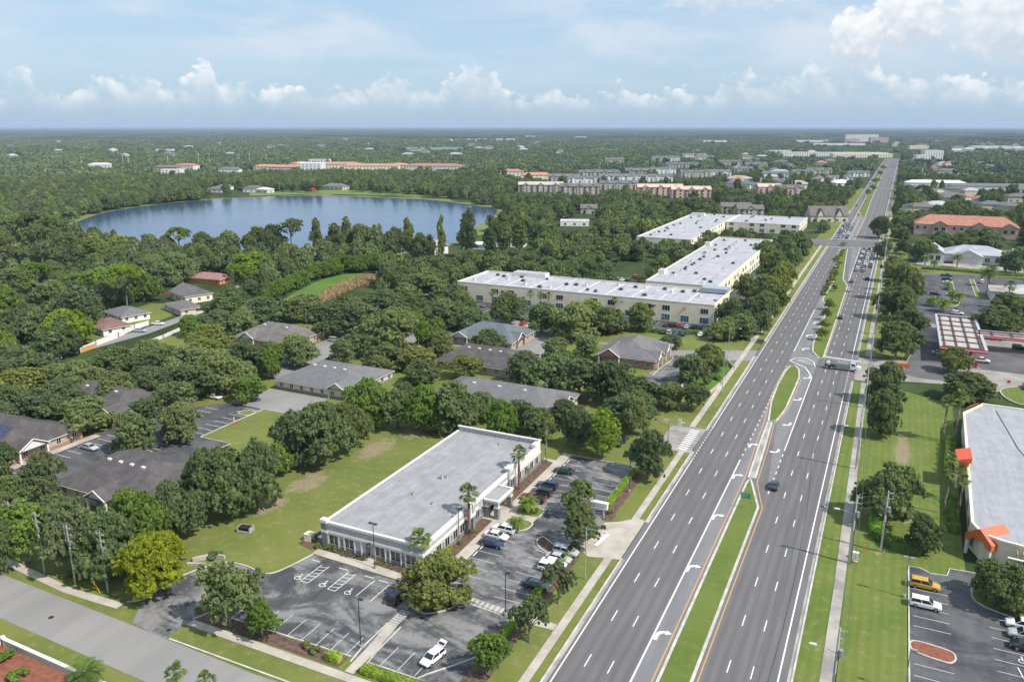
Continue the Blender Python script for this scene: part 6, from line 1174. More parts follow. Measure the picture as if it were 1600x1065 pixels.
carp(881,735,180,'sedan','green','dark green sedan alone near the top of the east parking', g); carp(855,758,180,'suv','navy','dark blue estate car nose-in at the office walk', g); carp(846,769,180,'suv','dgreen','blackish green car between the blue estate and the maroon pickup', g); carp(833,778,180,'pickup','maroon','maroon pickup truck nose-in by the palm island', g)
carp(787,826,180,'suv','white','white off-roader with roof rack nose-out beside the palm island', g); carp(776,836,0,'sedan','white','white sedan between the white off-roader and the dark sedan', g); carp(768,848,0,'sedan','navy','dark blue-grey sedan nearest the corner palm', g)
carp(884,861,0,'suv','silver','silver hatchback under the island tree at the east kerb', g); carp(873,871,0,'sedan','silver','silver sedan with blue tint next to the silver hatchback', g); carp(865,879,0,'sedan','white','white sedan third in the east kerb row', g); carp(861,887,0,'suv','white','white car under the thin tree in the east kerb row', g); carp(838,912,0,'sedan','teal','dark teal sedan nearest the crosswalk at the east kerb', g)
carp(622,931,90,'suv','black','dark car in the shade of the big oak, red tail lamps', g)
hb = carp(676,1026,-100,'hatch','white','white car with its tailgate raised in the south parking', g)
q = MB(); q.add([(-1.75,-.62,1.52),(-1.75,.62,1.52),(-2.65,.62,1.95),(-2.65,-.62,1.95),(-1.75,-.62,1.47),(-1.75,.62,1.47),(-2.65,.62,1.90),(-2.65,-.62,1.90)], [(0,1,2,3),(7,6,5,4),(0,3,7,4),(1,5,6,2),(2,6,7,3)], CPAINT); q.add([(-1.85,-.52,1.585),(-1.85,.52,1.585),(-2.25,.52,1.775),(-2.25,-.52,1.775)], [(0,3,2,1)], CARGLASS); o = q.build('tailgate', None, hb); o.color = (.78,.78,.77,1); q = MB(); q.box(-2.12,-1.8,-.6,.6,.75,1.3); q.build('boot_opening', TRIMB, hb)
g = 'cars at the clinics'
for px, py, dg, k, c, l in [(140,698,0,'sedan','silver','silver sedan in the bay before the solar-roofed clinic'),(335,619,0,'sedan','white','white car beside the brick bin enclosure'),(95,761,90,'suv','blue','blue car behind the dark-roofed clinic'),(523,531,0,'suv','silver','silver van beside the brown-roofed clinic'),(542,552,0,'suv','silver','silver car at the concrete yard edge'),(519,562,0,'sedan','black','black car behind the long beige clinic'),
    (407,577,0,'sedan','silver','silver car nearest the hidden white clinic'),(417,572,0,'sedan','navy','navy car beside the silver one by the hidden white clinic'),(625,557,0,'sedan','tan','tan car half hidden among oaks'),(641,579,60,'sedan','navy','navy car in oak shade behind the beige clinic'),(697,531,20,'suv','white','white car before the blue-grey roofed clinic'),(968,690,90,'sedan','black','black car in the shade beyond the north kerb'),(975,684,90,'suv','black','second black car in the shade beyond the north kerb'),
    (247,505,20,'sedan','white','white car parked on the grass by the residential street'),(219,516,20,'sedan','lightblue','pale blue car by the white garden fence'),(284,484,0,'suv','black','dark van before the beige house'),(170,516,20,'sedan','navy','dark blue car in the drive of the red-brown roofed house'),(192,514,20,'sedan','silver','silver car in the drive by the garden fence'),(668,483,0,'suv','white','white van in the west end of the office block parking'),(661,487,0,'sedan','dark','dark car beside the white van in the office block parking')]: carp(px, py, dg, k, c, l, g)
g = 'cars along the cream office block'
for i, (px, py, c, k, l) in enumerate([(757,477,'grey','sedan','grey car at the left end of the front row'),(852,487,'black','suv','black car left of the silver car, front row'),(863,488,'silver','suv','silver car left of the bright red car, front row'),(875,489,'red','suv','bright red car in the front row, left part'),(886,491,'dark','sedan','dark car right of the bright red car'),(857,497,'white','sedan','white car in the second row, left part'),(868,498,'navy','sedan','navy car between white and red cars, second row'),(877,501,'red','hatch','orange-red car in the second row'),
    (805,503,'silver','sedan','silver car on the pink paving'),(818,505,'red','sedan','red car on the pink paving'),(839,506,'dark','sedan','dark car on the pink paving behind the bushy palm'),(857,510,'navy','suv','dark blue car on the pink paving, left of a pair'),(870,510,'black','sedan','black car on the pink paving, right of a pair'),(1041,507,'maroon','sedan','maroon car at the left of the right-hand row'),(1051,507,'black','suv','black car next to the maroon car'),(1062,508,'red','suv','red car in the right-hand row'),
    (1073,510,'lightblue','sedan','blue-grey car in the right-hand row'),(1085,510,'black','suv','black car second from the right end'),(1096,511,'navy','suv','navy car at the right end of the row'),(982,512,'black','suv','black van by the hedge gap'),(1014,513,'dark','suv','dark car under the spreading tree'),(1037,518,'green','sedan','dark green car by the pale lamp post'),(1046,519,'silver','suv','silver car along the hedge'),(1058,520,'blue','sedan','blue car along the hedge'),(1068,521,'navy','sedan','navy car along the hedge'),(1095,522,'white','sedan','white car along the hedge'),(1112,526,'silver','sedan','silver car at the end of the hedge'),
    (1150,470,'silver','suv','silver car at the right end wall of the block'),(963,434,'silver','sedan','silver car behind the block, left'),(972,437,'white','sedan','white car behind the block'),(982,438,'dark','suv','dark car behind the block'),(993,432,'red','suv','red car behind the block')]): carp(px, py, 90, k, c, l + ', long cream block' if 'block' not in l else l, g, dist_far := False)
g = 'cars right of the boulevard'
for px, py, dg, k, c, l in [(1445,913,0,'suv','gold','golden yellow off-roader at the lawn kerb'),(1446,943,0,'suv','white','white car beside the golden yellow off-roader'),(1598,976,180,'suv','white','white car at the right edge, upper one'),(1602,992,180,'suv','silver','pale car at the right edge, lower one'),(1606,1010,180,'suv','black','black car at the right edge'),(1479,430,0,'pickup','navy','dark blue pickup in the upper bay'),(1480,436,0,'suv','black','black car below the blue pickup'),(1481,441,0,'sedan','white','white car below the black car'),(1481,451,0,'sedan','dark','dark car among the yellowish palms'),
    (1487,460,0,'sedan','white','white car under the feathery palms'),(1461,459,0,'suv','black','black car left of the feathery palms, upper'),(1462,466,0,'suv','dark','dark car left of the feathery palms, lower'),(1496,489,0,'suv','white','white van just behind the petrol canopy'),(1439,491,80,'sedan','teal','dark car on the forecourt drive'),(1468,551,0,'sedan','lightblue','pale blue car at the left corner of the canopy'),(1532,563,0,'pickup','white','white pickup by the red fuel pump'),(1593,543,0,'suv','black','black car under the side canopy'),(1534,440,90,'suv','white','white van beyond the tall date palm'),(1393,453,0,'sedan','dark','dark car parked by the fan palms'),(1604,604,90,'pickup','red','red truck at the right edge by the grass island')]: carp(px, py, dg, k, c, l, g)
g = 'cars driving on the boulevard'
carp(1210,757,90,'sedan','dark','dark car driving alone on the near boulevard', g); carp(1313,495,90,'sedan','black','black car driving beside the planted median', g); carp(1326,453,90,'sedan','silver','silver car driving up to the queue', g); carp(1330,439,90,'sedan','maroon','dark red car just behind the queue', g); carp(1355,435,90,'suv','black','black car in the outer lane behind the queue', g)
rq = random.Random(5); pal = ['white','silver','black','white','grey','red','white','dark','silver','navy','maroon','white','tan','silver']
g = 'cars queueing at the far crossing'
def rank_words(k): return ['first','second','third','fourth','fifth','sixth','seventh','eighth','ninth','tenth','eleventh','twelfth','thirteenth'][k]
for ln, X in (('inner', -14.9), ('middle', -11.6), ('outer', -8.7)):
    for k in range(12 if ln != 'outer' else 9):
        c = rq.choice(pal); kd = rq.choice(['sedan','suv','suv','hatch','sedan','pickup'] if k > 2 else ['sedan','suv'])
        car(X+rq.uniform(-.2,.2), 543-k*7.6-rq.uniform(0,1.2)-(0 if ln != 'outer' else 6), 90, kd, c, f'{c} {kd.replace("hatch","hatchback").replace("suv","utility car")} {rank_words(k)} in the {ln} lane of the near queue', g, True)
for ln, X in (('inner', -28.2), ('middle', -31.6), ('outer', -34.7)):
    for k in range(13): c = rq.choice(['navy','lightblue','teal','dark','silver','blue','grey','white','black']); kd = rq.choice(['sedan','suv','sedan','hatch']); car(X+rq.uniform(-.2,.2), 594+k*7.2+rq.uniform(0,1.5), -90, kd, c, f'{c} {kd.replace("hatch","hatchback").replace("suv","utility car")} {rank_words(k)} in the {ln} lane beyond the crossing', g, True)
g = 'distant cars on the boulevard'
dl = ['leading', 'following', 'third of the distant ones', 'fourth of the distant ones', 'fifth of the distant ones', 'sixth of the distant ones', 'seventh of the distant ones', 'eighth of the distant ones', 'ninth of the distant ones', 'tenth of the distant ones', 'eleventh of the distant ones', 'twelfth of the distant ones', 'thirteenth of the distant ones', 'fourteenth of the distant ones', 'fifteenth of the distant ones', 'farthest of the distant ones']
for k in range(16): X = rq.choice([-34.5,-31,-28,-16,-12.5,-9]); c = rq.choice(['white','silver','dark','red','black','navy']); y = [760,850,905,960,1080,1180,1300,1420,1560,1600,1650,1700,1760,1820,1900,1980][k]; car(X, y, 90 if X > -20 else -90, 'sedan', c, f'{c} car {dl[k]} beyond the crossing', g, True)
def truck():
    (x, y) = at(1317,573,1.0); e = empty('truck', (x, y, .03), R(-3)); tag(e, 'white conveyor truck with long pale boom crossing the near carriageway', 'truck'); TW = flat('truck_white', (.72,.74,.78), .4); TG = flat('boom_cream', (.78,.76,.70), .6)
    b = MB(); b.box(-5.2,3.2,-.5,.5,.75,1.05,TRIMB); b.box(-5.4,-2.2,-1.15,1.15,1.05,1.3,TRIMB); b.build('chassis', None, e)
    b = MB(); b.add([(2.2,-1.1,.9),(5.2,-1.05,.8),(5.2,1.05,.8),(2.2,1.1,.9),(2.2,-1.1,2.8),(3.7,-1.0,2.75),(3.7,1.0,2.75),(2.2,1.1,2.8),(4.0,-1.0,1.9),(4.0,1.0,1.9),(5.25,-.9,1.55),(5.25,.9,1.55)], [(3,2,1,0),(4,5,6,7),(0,4,7,3),(5,8,9,6),(8,10,11,9),(10,1,2,11),(0,1,10,8),(0,8,5,4),(3,9,11,2),(3,7,6,9)], TW); cab = b.build('cab', None, e)
    b = MB(); b.add([(3.76,-.85,2.65),(4.02,-.85,2.0),(4.02,.85,2.0),(3.76,.85,2.65)], [(0,1,2,3)]); b.build('windscreen', CARGLASS, cab)
    for s in (-1, 1): b = MB(); b.add([(2.5,s*1.09,1.9),(3.6,s*1.06,1.9),(3.4,s*1.05,2.55),(2.5,s*1.07,2.6)], [(0,1,2,3)]); b.build('side_window', CARGLASS, cab)
    b = MB(); b.add([(-6.0,-.3,3.1),(5.0,-.3,2.9),(5.0,.3,2.9),(-6.0,.3,3.1),(-6.0,-.3,3.7),(5.0,-.3,3.45),(5.0,.3,3.45),(-6.0,.3,3.7)], [(3,2,1,0),(4,5,6,7),(0,1,5,4),(1,2,6,5),(2,3,7,6),(3,0,4,7)], TG); b.tube((-2.5,0,1.2),(-1.0,0,3.2),.22,.18,8,TG); b.build('boom', None, e)
    b = MB(); b.box(-2.0,1.9,-1.05,1.05,1.06,2.3,flat('tank_grey',(.30,.32,.31),.6)); b.box(-4.9,-3.9,-.7,.7,1.3,2.1,TG); b.build('hopper', None, e)
    for x_ in (-4.6,-3.3,3.9):
        for s in (-1, 1): b = MB(); wheel(b, x_, s*1.0, .52, s, .32); b.build('wheel', None, e)
truck()
# ------------------------------------------------------------------ palms
go = 'fan palms along the office front'
palm(657,888,823,46,'fan',True,'fan palm at the south-east corner of the white office',go); palm(733,837,753,42,'fan',True,'fan palm before the grey stone tower of the white office',go); palm(811,764,693,34,'fan',True,'fan palm beside the porch on the office front',go); palm(853,722,641,27,'fan',False,'tall slim fan palm at the north-east corner of the white office',go,(1.3,1.2,.8))
for px, py, pt, w_, l in [(826,801,770,34,'low feathery palm on the upper kerbed island'),(809,832,802,28,'low feathery palm on the lower kerbed island'),(823,743,728,14,'small palm in the bed behind the office porch'),(697,872,852,20,'yellowish low palm in the front bed of the office')]: palm(px, py, pt, w_, 'feather', False, l, 'low palms in the office beds', (1.2,1.25,.7))
palm(279,1098,1033,44,'fan',False,'fan palm at the bottom edge, left of a pair','fan palms at the bottom edge'); palm(326,1110,1047,42,'fan',False,'fan palm at the bottom edge, right of a pair','fan palms at the bottom edge'); palm(138,1083,1028,60,'feather',False,'dark feathery palm by the cream garden wall',None,(.8,.9,.7))
gs = 'fan palms along the orange-trimmed shop'
for px, py, pt, w_, l in [(1472,690,614,30,'fan palm left of the pair at the far shop corner'),(1491,691,606,32,'fan palm right of the pair at the far shop corner'),(1478,782,706,28,'fan palm left of the tower, rear one'),(1474,802,730,28,'fan palm left of the tower, front one'),(1494,782,724,26,'fan palm under the tower, rear one'),(1495,816,738,28,'fan palm under the tower, front one')]: palm(px, py, pt, w_, 'fan', False, l, gs, (1.2,1.15,.9))
gb = 'fan palms in front of the long cream block'
for i, (px, py, pt, w_) in enumerate([(770,480,450,16),(785,482,452,16),(829,486,452,15),(844,487,453,15),(857,488,455,15),(960,494,462,14),(973,494,464,14),(986,495,466,13),(997,496,466,13),(1008,497,468,13),(1070,504,474,15),(1083,505,475,15),(1097,505,476,15),(1116,500,466,14),(1122,506,474,13),(1133,496,464,15)]):
    palm(px, py, pt, w_, 'fan', False, 'fan palm before the cream block, ' + ['left of the leftmost pair','right of the leftmost pair','left of the trio near the red car','middle of the trio near the red car','right of the trio near the red car','first of the middle row','second of the middle row','third of the middle row','fourth of the middle row','last of the middle row','left of the trio by the wall lettering','middle of the trio by the wall lettering','right of the trio by the wall lettering','behind the right corner','nearest the right corner','by the end wall'][i], gb, (1.3,1.1,.8))
gr = 'feathery palms at the petrol station and restaurant'
for i, (px, py, pt, w_, k) in enumerate([(1456,478,458,24,'feather'),(1473,487,462,26,'feather'),(1487,470,447,22,'feather'),(1497,474,452,22,'feather'),(1481,450,436,16,'feather'),(1540,465,412,30,'feather'),(1546,448,408,20,'feather'),(1573,482,436,22,'fan'),(1495,488,478,12,'feather'),(1445,415,396,16,'feather'),(1458,425,402,16,'feather'),(1495,418,392,20,'feather'),(1389,440,398,18,'fan'),(1399,455,404,20,'fan'),(1386,462,425,18,'fan'),(1404,420,392,18,'fan'),(1425,333,308,12,'fan'),(223,569,533,28,'fan'),(833,527,505,22,'fan')]):
    palm(px, py, pt, w_, k, False, ['feathery palm left of the black parked cars','feathery palm lowest on its island behind the canopy','feathery palm over the white parked car','feathery palm right of the white parked car','small yellowish palm on the upper island','tall date palm with dark trunk in the middle of the car park','date palm just behind the tall one','fan palm before the low pale building','small palm by the white van','thin palm left of the restaurant gable','thin palm in front of the arched window','palm in front of the restaurant roof','tall fan palm first behind the pavement trees','tall fan palm second behind the pavement trees','fan palm over the dark car at the pavement','fan palm nearest the far crossing','lone palm beside the red-tiled building','lone fan palm among oaks by the residential street','bushy palm on the pink paving'][i], gr if i < 17 else None, (1.25,1.25,.8) if i < 5 else (1,1,.9))
# ------------------------------------------------------------------ shrubs and hedges
hedge('hedge', [(-61.3,78.7),(-55,78.6),(-50.5,78.4)], 1.3, 1.1, 'yellow-green clipped hedge below the white hatchback', (1.5,1.6,.6), seed=11, dens=40, leaf=.10); hedge('hedge', [(-67.6,79.0),(-65.2,79.0)], 1.2, 1.1, 'short yellow-green hedge left of the path', (1.5,1.6,.6), seed=12, dens=40, leaf=.10)
hedge('hedge', [(-46.4,103),(-46.4,112)], 1.1, .9, 'bright green hedge at the east kerb behind the white cars', (1.2,1.6,.5), seed=13); hedge('hedge', [(-46.3,113.5),(-46.3,121)], 1.2, 1.0, 'bright green hedge by the street lamp at the drive', (1.2,1.6,.5), seed=14); hedge('hedge', [(-46.4,89),(-46.4,98)], 1.0, .9, 'bright green hedge below the short path', (1.1,1.5,.5), seed=15); hedge('hedge', [(-46.2,142),(-46.2,160)], 1.0, 1.0, 'bright green hedge at the upper east kerb', (1.2,1.5,.5), seed=16)
hedge('hedge', [at(1366,836),at(1400,858),at(1438,866)], 2.2, 1.8, 'dark green low hedge curving under the small tree on the lawn', (.8,1.0,.6), seed=17); hedge('hedge', [at(1372,812),at(1366,834)], 2.4, 2.4, 'bright green bush row beside the tall concrete pole', (1.0,1.5,.5), seed=18)
hedge('hedge', [(17.0,160),(17.3,176)], 1.6, 1.4, 'dark hedge under the shop wall, front part', (.9,1.1,.6), seed=19); hedge('hedge', [(17.2,188),(18.6,210)], 1.8, 2.0, 'dark hedge under the shop wall, rear part', (.8,1.0,.6), seed=20)
# wild green hollow beside the boulevard with a low pale wall
ground_sheet('hollow', [(-53,218),(-43.4,219),(-41.5,248),(-43,256),(-50,256),(-52,240)], .02, G_MEADOW); wall_line([(-43.1,217),(-41.4,232),(-40.9,250),(-44,257)], 1.0, CONC, 'low pale concrete wall round the green hollow, boulevard side', 'retaining wall', 'retaining_wall', .25, None, 60); wall_line([(-52,222),(-49,238)], .9, CREAM, 'low cream wall piece on the clinic side of the green hollow', 'retaining wall', 'retaining_wall', .3, None, 8)
sh = random.Random(8)
def shrub(x, y, h, r, label, tint='bright', group=None): tree_at(x, y, h, r, 'shrub', tint, label, group, 'shrub')
for k in range(26):
    r_, c_ = divmod(k, 13); shrub(-89.0+c_*.82, 103.45+r_*.65, .42, .28, 'tiny low shrub in the planted rows left of the office door', 'mid', 'tiny shrubs in rows left of the office door')
for k in range(16): r_, c_ = divmod(k, 8); shrub(-75.8+c_*1.15, 103.2+r_*.65, .40, .27, 'tiny low shrub in the planted rows right of the office door', 'olive', 'tiny shrubs in rows right of the office door')
for i, (x, y, h, r, ti, l) in enumerate([(-91.6,105.6,1.1,1.0,'bright','round shrub left of the pale cabinet by the office'),(-88.9,103.6,1.0,.8,'bright','round shrub right of the pale cabinet by the office'),(-87,104.0,1.0,.8,'bright','shrub under the first office window'),(-85.6,103.9,1.0,.8,'mid','shrub under the second office window'),(-66.0,112.5,1.3,1.1,'yellow','yellow-leaved shrub at the office corner'),(-65.8,109.5,1.4,1.2,'lime','lime green shrub below the yellow-leaved one'),(-65.8,116,.8,.6,'mid','small shrub before the office windows'),(-65.8,121,.9,.7,'olive','small shrub at the stone tower'),
    (-60.5,127.7,.9,1.3,'bright','ground shrub under the lower island palm'),(-59.2,133.2,.9,1.6,'bright','ground shrub under the upper island palm'),(-62.7,124.6,.7,.7,'olive','low shrub by the entrance walk'),(-62.6,136.2,.8,.8,'olive','low shrub behind the entrance walk'),(-45.0,139.5,1.6,1.0,'brown','dark red leafy shrub beside the monument sign'),(-43.9,133.0,.8,.6,'mid','small shrub before the monument sign'),(-103.4,93,1.3,1.6,'dark','shrub by the white pipe end at the entrance'),(-46.5,123.5,1.4,1.2,'bright','bright shrub at the foot of the island by the drive'),(-93,79.3,1.0,1.0,'olive','straggly shrub at the south kerb, left'),(-72,79.4,1.0,1.0,'olive','straggly shrub at the south kerb, middle'),(-70,79.3,1.0,1.0,'mid','straggly shrub at the south kerb, right'),
    (-118.5,77.8,1.3,1.4,'bright','green shrub at the foot of the third utility pole'),(-116,58,1.8,2.2,'lime','lime shrub inside the garden wall, left'),(-110,58,1.6,1.8,'bright','shrub inside the garden wall, middle'),(-104,56.5,1.6,1.5,'bright','shrub inside the garden wall, right'),(-121,77.8,1.0,1.2,'brown','purplish shrub between the utility poles'),(-8,0,.1,.1,'mid',None)]):
    if l: shrub(x, y, h, r, l, ti, 'shrubs round the office')
for k in range(22):   # scrub filling the green hollow
    x, y = sh.uniform(-51.5,-43.5), sh.uniform(221,254); shrub(x, y, sh.uniform(1.2,2.2), sh.uniform(1.2,2.0), 'bright green scrub bush in the walled hollow beside the boulevard', 'bright', 'bushes of the walled hollow')
for k in range(30):   # planted strip of the long median
    y = 385 + k*5.0; shrub(-25.4 + (-1.6 if y > 480 else 0) + sh.uniform(-.8,.8), y, sh.uniform(1.0,1.8), sh.uniform(1.3,2.0), 'olive shrub in the dense planted strip of the far median', 'olive', 'shrubs of the far median')
for i, (px, py) in enumerate([(1286,520),(1289,508),(1292,492),(1296,478)]): x, y = at(px, py); shrub(x, y, 1.8, 2.4, 'low shrub on the near part of the planted median, ' + ['lowest','second lowest','second highest','highest'][i], 'olive', 'shrubs of the near median part')
# reeds
def reeds():
    rs = np.random.RandomState(3); n = 9000; P = REEDS; xs = [p[0] for p in P]; ys = [p[1] for p in P]; x = rs.uniform(min(xs), max(xs), n*3); y = rs.uniform(min(ys), max(ys), n*3); k = np_in(x, y, P); x, y = x[k][:n], y[k][:n]; n = len(x)
    h = rs.uniform(.6, 1.5, n); C = np.stack([x, y, h/2], 1); V = np.stack([rs.uniform(-.25,.25,n), rs.uniform(-.25,.25,n), h/2], 1); a = rs.uniform(0, 3.14, n); U = np.stack([np.cos(a)*.16, np.sin(a)*.16, np.zeros(n)], 1)
    tag(link('reeds', quads_mesh('reeds', C, U, V, noisy('dry_reeds', (.27,.20,.09), (.38,.30,.15), .4, .95, fine=(3,.3)))), 'tan dry reeds along the edge of the meadow', None, None, 'stuff')
def np_in(px, py, P):
    r = np.zeros(px.shape, bool); j = len(P)-1
    for i in range(len(P)):
        xi, yi = P[i]; xj, yj = P[j]
        if yi != yj: r ^= ((yi > py) != (yj > py)) & (px < (xj-xi)*(py-yi)/(yj-yi)+xi)
        j = i
    return r
reeds()
# ------------------------------------------------------------------ poles, lamps, wires, signs
CPOLE = noisy('pole_concrete', (.36,.36,.33), (.46,.45,.42), .6, .9); WPOLE = noisy('pole_wood', (.20,.19,.16), (.30,.28,.24), 1.0, .9); GPOLE = flat('green_grey_pole', (.30,.36,.31), .6); INS = flat('insulator', (.45,.46,.48), .4); WIRE = flat('wire', (.10,.10,.105), .6)
def topz(px, py, pt, lo=.5, hi=60):
    x, y = at(px, py)
    for _ in range(30):
        m = (lo+hi)/2
        if proj(x, y, m)[1] > pt: lo = m
        else: hi = m
    return x, y, lo
def wires(name, P, Q, label, sag=.6, r=.018):
    b = MB(); P = Vector(P); Q = Vector(Q); n = 8; prev = P
    for k in range(1, n+1): t = k/n; p = P.lerp(Q, t) - Vector((0,0,sag*4*t*(1-t))); b.tube(prev, p, r, r, 4, None, False); prev = p
    return tag(b.build(name, WIRE), label, 'cable', 'overhead cables')
tops = []
for i, (px, py, pt, m, l) in enumerate([(27,867,784,CPOLE,'leftmost of the four utility poles by the side street'),(70,893,800,CPOLE,'second utility pole, its foot by a purplish shrub'),(118,911,820,CPOLE,'third utility pole with yellow guy guards beside it'),(169,924,830,GPOLE,'rightmost and slimmest utility pole, greenish')]):
    x, y, h = topz(px, py, pt); e = empty('utility_pole', (x, y, 0)); tag(e, l, 'utility pole', 'utility poles by the side street'); b = MB(); b.tube((0,0,0),(0,0,h),.17,.10,8); b.build('pole', m, e); tops.append((x, y, h))
    for zz in (h-.5, h-1.7) + ((h-3.0,) if i != 1 else ()):
        b = MB(); b.box(-.9,.9,-.05,.05,zz-.05,zz+.05); a = b.build('crossarm', INS, e)
        for s in (-.8, 0, .8): q = MB(); q.tube((s,0,zz+.05),(s,0,zz+.35),.06,.03,6); q.build('insulator', INS, a)
    q = MB(); q.tube((.32,0,h-3.6),(.32,0,h-2.8),.18,.18,10); q.build('transformer', METAL, e)
for i in range(3):
    for j, (dx, dz) in enumerate([(-.8,-.15),(.8,-.15),(0,-1.4)]): a, c = tops[i], tops[i+1]; wires('cable', (a[0]+dx,a[1],a[2]+dz), (c[0]+dx,c[1],c[2]+dz), ['cable on the outer arm','cable on the inner arm','lower cable'][j] + ' between ' + ['the first and second utility poles','the second and third utility poles','the third and greenish utility poles'][i])
a = tops[0]
for j, (dx, dz) in enumerate([(-.8,-.15),(.8,-.15),(0,-1.4)]): wires('cable', (a[0]+dx,a[1],a[2]+dz), (a[0]-38,a[1]+3,a[2]+dz), ['outer','inner','lower'][j] + ' cable leaving the leftmost utility pole to the left edge')
a = tops[2]
for j, (gx, gy) in enumerate([at(131,897), at(152,922), at(156,925)]):
    q = MB(); q.tube((a[0],a[1],a[2]-.6),(gx,gy,0),.015,.015,4); o = q.build('guy_wire', WIRE); tag(o, ['short guy wire with a yellow guard behind the third pole','long guy wire with a yellow guard','longest guy wire with a yellow guard beside the greenish pole'][j], 'guy wire', 'guy wires of the third pole'); d = Vector((a[0]-gx,a[1]-gy,a[2]-.6)).normalized(); q = MB(); q.tube((gx,gy,0),(gx+d.x*2.6,gy+d.y*2.6,d.z*2.6),.07,.07,6); q.build('guard', flat('yellow_guard',(.65,.38,.02),.6), o)
# concrete poles with lamp arms along the right pavement
def pole_right(x, y, h, label, arm=True, armh=9.6, trans=False, thick=.20):
    e = empty('utility_pole', (x, y, 0)); tag(e, label, 'utility pole', 'poles along the right pavement'); b = MB(); b.box(-thick,thick,-thick,thick,0,h*.5); b.tube((0,0,h*.5),(0,0,h),thick*1.1,thick*.7,4); b.build('pole', CPOLE, e)
    for k, zz in enumerate((h-.4, h-1.5)): q = MB(); q.box(-.08,.9,-.05,.05,zz-.05,zz+.05); a = q.build('crossarm', INS, e); q = MB(); q.tube((.85,0,zz),(.85,0,zz+.35),.07,.04,6); q.build('insulator', INS, a)
    if arm: q = MB(); q.tube((0,0,armh),(-1.6,.0,armh+.5),.05,.04,6); q.tube((-1.6,0,armh+.5),(-2.6,0,armh+.55),.04,.04,6); a = q.build('lamp_arm', METAL, e); q = MB(); q.add([(-3.5,-.17,armh+.52),(-2.5,-.2,armh+.52),(-2.5,.2,armh+.52),(-3.5,.17,armh+.52),(-3.35,-.1,armh+.68),(-2.6,-.12,armh+.70),(-2.6,.12,armh+.70),(-3.35,.1,armh+.68)], [(3,2,1,0),(4,5,6,7),(0,1,5,4),(1,2,6,5),(2,3,7,6),(3,0,4,7)]); q.build('lamp_head', flat('lamp_head_grey',(.62,.62,.60),.4), a)
    if trans: q = MB(); q.tube((.45,0,h-4.2),(.45,0,h-3.1),.28,.28,10); q.build('transformer', METAL, e); q = MB(); q.tube((.25,-.3,0),(.25,-.3,h-4),.05,.05,6); q.build('conduit', DARKM, e)
    return (x, y, h)
PR = []
ys = [52,98,140,184,229,272,318,363,408,452,497,545]; words = ['nearest the camera','with tangled gear beside the pavement','with a white cabinet at its foot','opposite the bushy lawn tree','at the grass strip before the forecourt drive','beside the crossing truck','first beyond the forecourt drive','second beyond the forecourt drive','third beyond the forecourt drive','level with the end of the queue','level with the middle of the queue','at the far crossing']
for i, y in enumerate(ys): PR.append(pole_right(-.35 if y < 160 else -1.5 - max(0,(y-180))*.002, y, 13.2 if i % 3 else 14.5, 'concrete roadside pole ' + words[i], True, 9.4, i in (1, 2, 6)))
for i in range(len(PR)-1):
    a, c = PR[i], PR[i+1]
    for j, (dx, dz) in enumerate([(.85,.0),(.85,-1.1),(0,-3.4)]): wires('cable', (a[0]+dx,a[1],a[2]+dz), (c[0]+dx,c[1],c[2]+dz), ['top','second','low thick'][j] + ' cable running on from the pole ' + words[i], .45, .022 if j < 2 else .05)
pole_right(at(1376,861)[0], at(1376,861)[1], topz(1376,861,766)[2], 'tall pale concrete pole standing on the lawn behind the hedge', False, 9, True, .17)
a = PR[2]; p4 = (at(1376,861)[0], at(1376,861)[1], topz(1376,861,766)[2])
for j, dz in enumerate((-.3,-1.5,-2.5)): wires('cable', (a[0],a[1],a[2]+dz), (p4[0],p4[1],p4[2]+dz), ['upper','middle','lower'][j] + ' cable crossing to the pole on the lawn', .3)
q = MB(); q.box(-.5,.5,-.35,.35,.05,1.25,WHITE); q.box(-.6,.6,-.45,.45,0,.05,CONC2); o = q.build('utility_cabinet', None, None, (.55,142.2,0)); tag(o, 'white cabinet at the foot of the roadside pole', 'cabinet'); q = MB(); q.tube((0,0,0),(0,0,1.5),.06,.06,6,flat('orange_plastic',(.75,.22,.04),.6)); q.tube((0,0,1.5),(0,0,1.62),.07,.05,6,WHITE); o = q.build('marker_post', None, None, (1.9,145.2,0)); tag(o, 'orange marker post beside the white cabinet', 'marker post'); q = MB(); q.box(-.35,.35,-.3,.3,0,.35,flat('tan_box',(.5,.36,.2),.8)); o = q.build('ground_box', None, None, (.7,140.6,0)); tag(o, 'tan ground box just below the white cabinet', 'box')
def lot_lamp(px, py, pt, label, heads=1, dark=True, group='parking lot lamps', arm=.5, ang=0):
    x, y, h = topz(px, py, pt); e = empty('lamp_post', (x, y, 0), R(ang)); tag(e, label, 'lamp post', group); m = DARKM if dark else METAL; b = MB(); b.tube((0,0,0),(0,0,.5),.28,.28,10,CONC2); b.tube((0,0,.5),(0,0,h),.09,.07,6,m); b.build('post', None, e)
    for s in ((1,) if heads == 1 else (-1, 1)): q = MB(); q.box(min(0,s*arm),max(0,s*arm),-.03,.03,h-.12,h-.06,m); q.box(s*arm-.32,s*arm+.32,-.2,.2,h-.14,h+.04,m); q.build('lamp_head', None, e)
lot_lamp(586,888,817,'double-headed lamp post in the bed before the office',2); lot_lamp(564,1011,934,'tall dark lamp post beside the crosswalk path'); lot_lamp(790,961,893,'dark lamp post at the east kerb by the crosswalk'); lot_lamp(717,846,793,'dark lamp post among the beds of the office front'); lot_lamp(983,768,719,'dark lamp post at the upper east kerb'); lot_lamp(574,876,848,'short lamp on a bracket post by the office door',1,True); lot_lamp(839,727,683,'dark post at the north-east corner of the office')
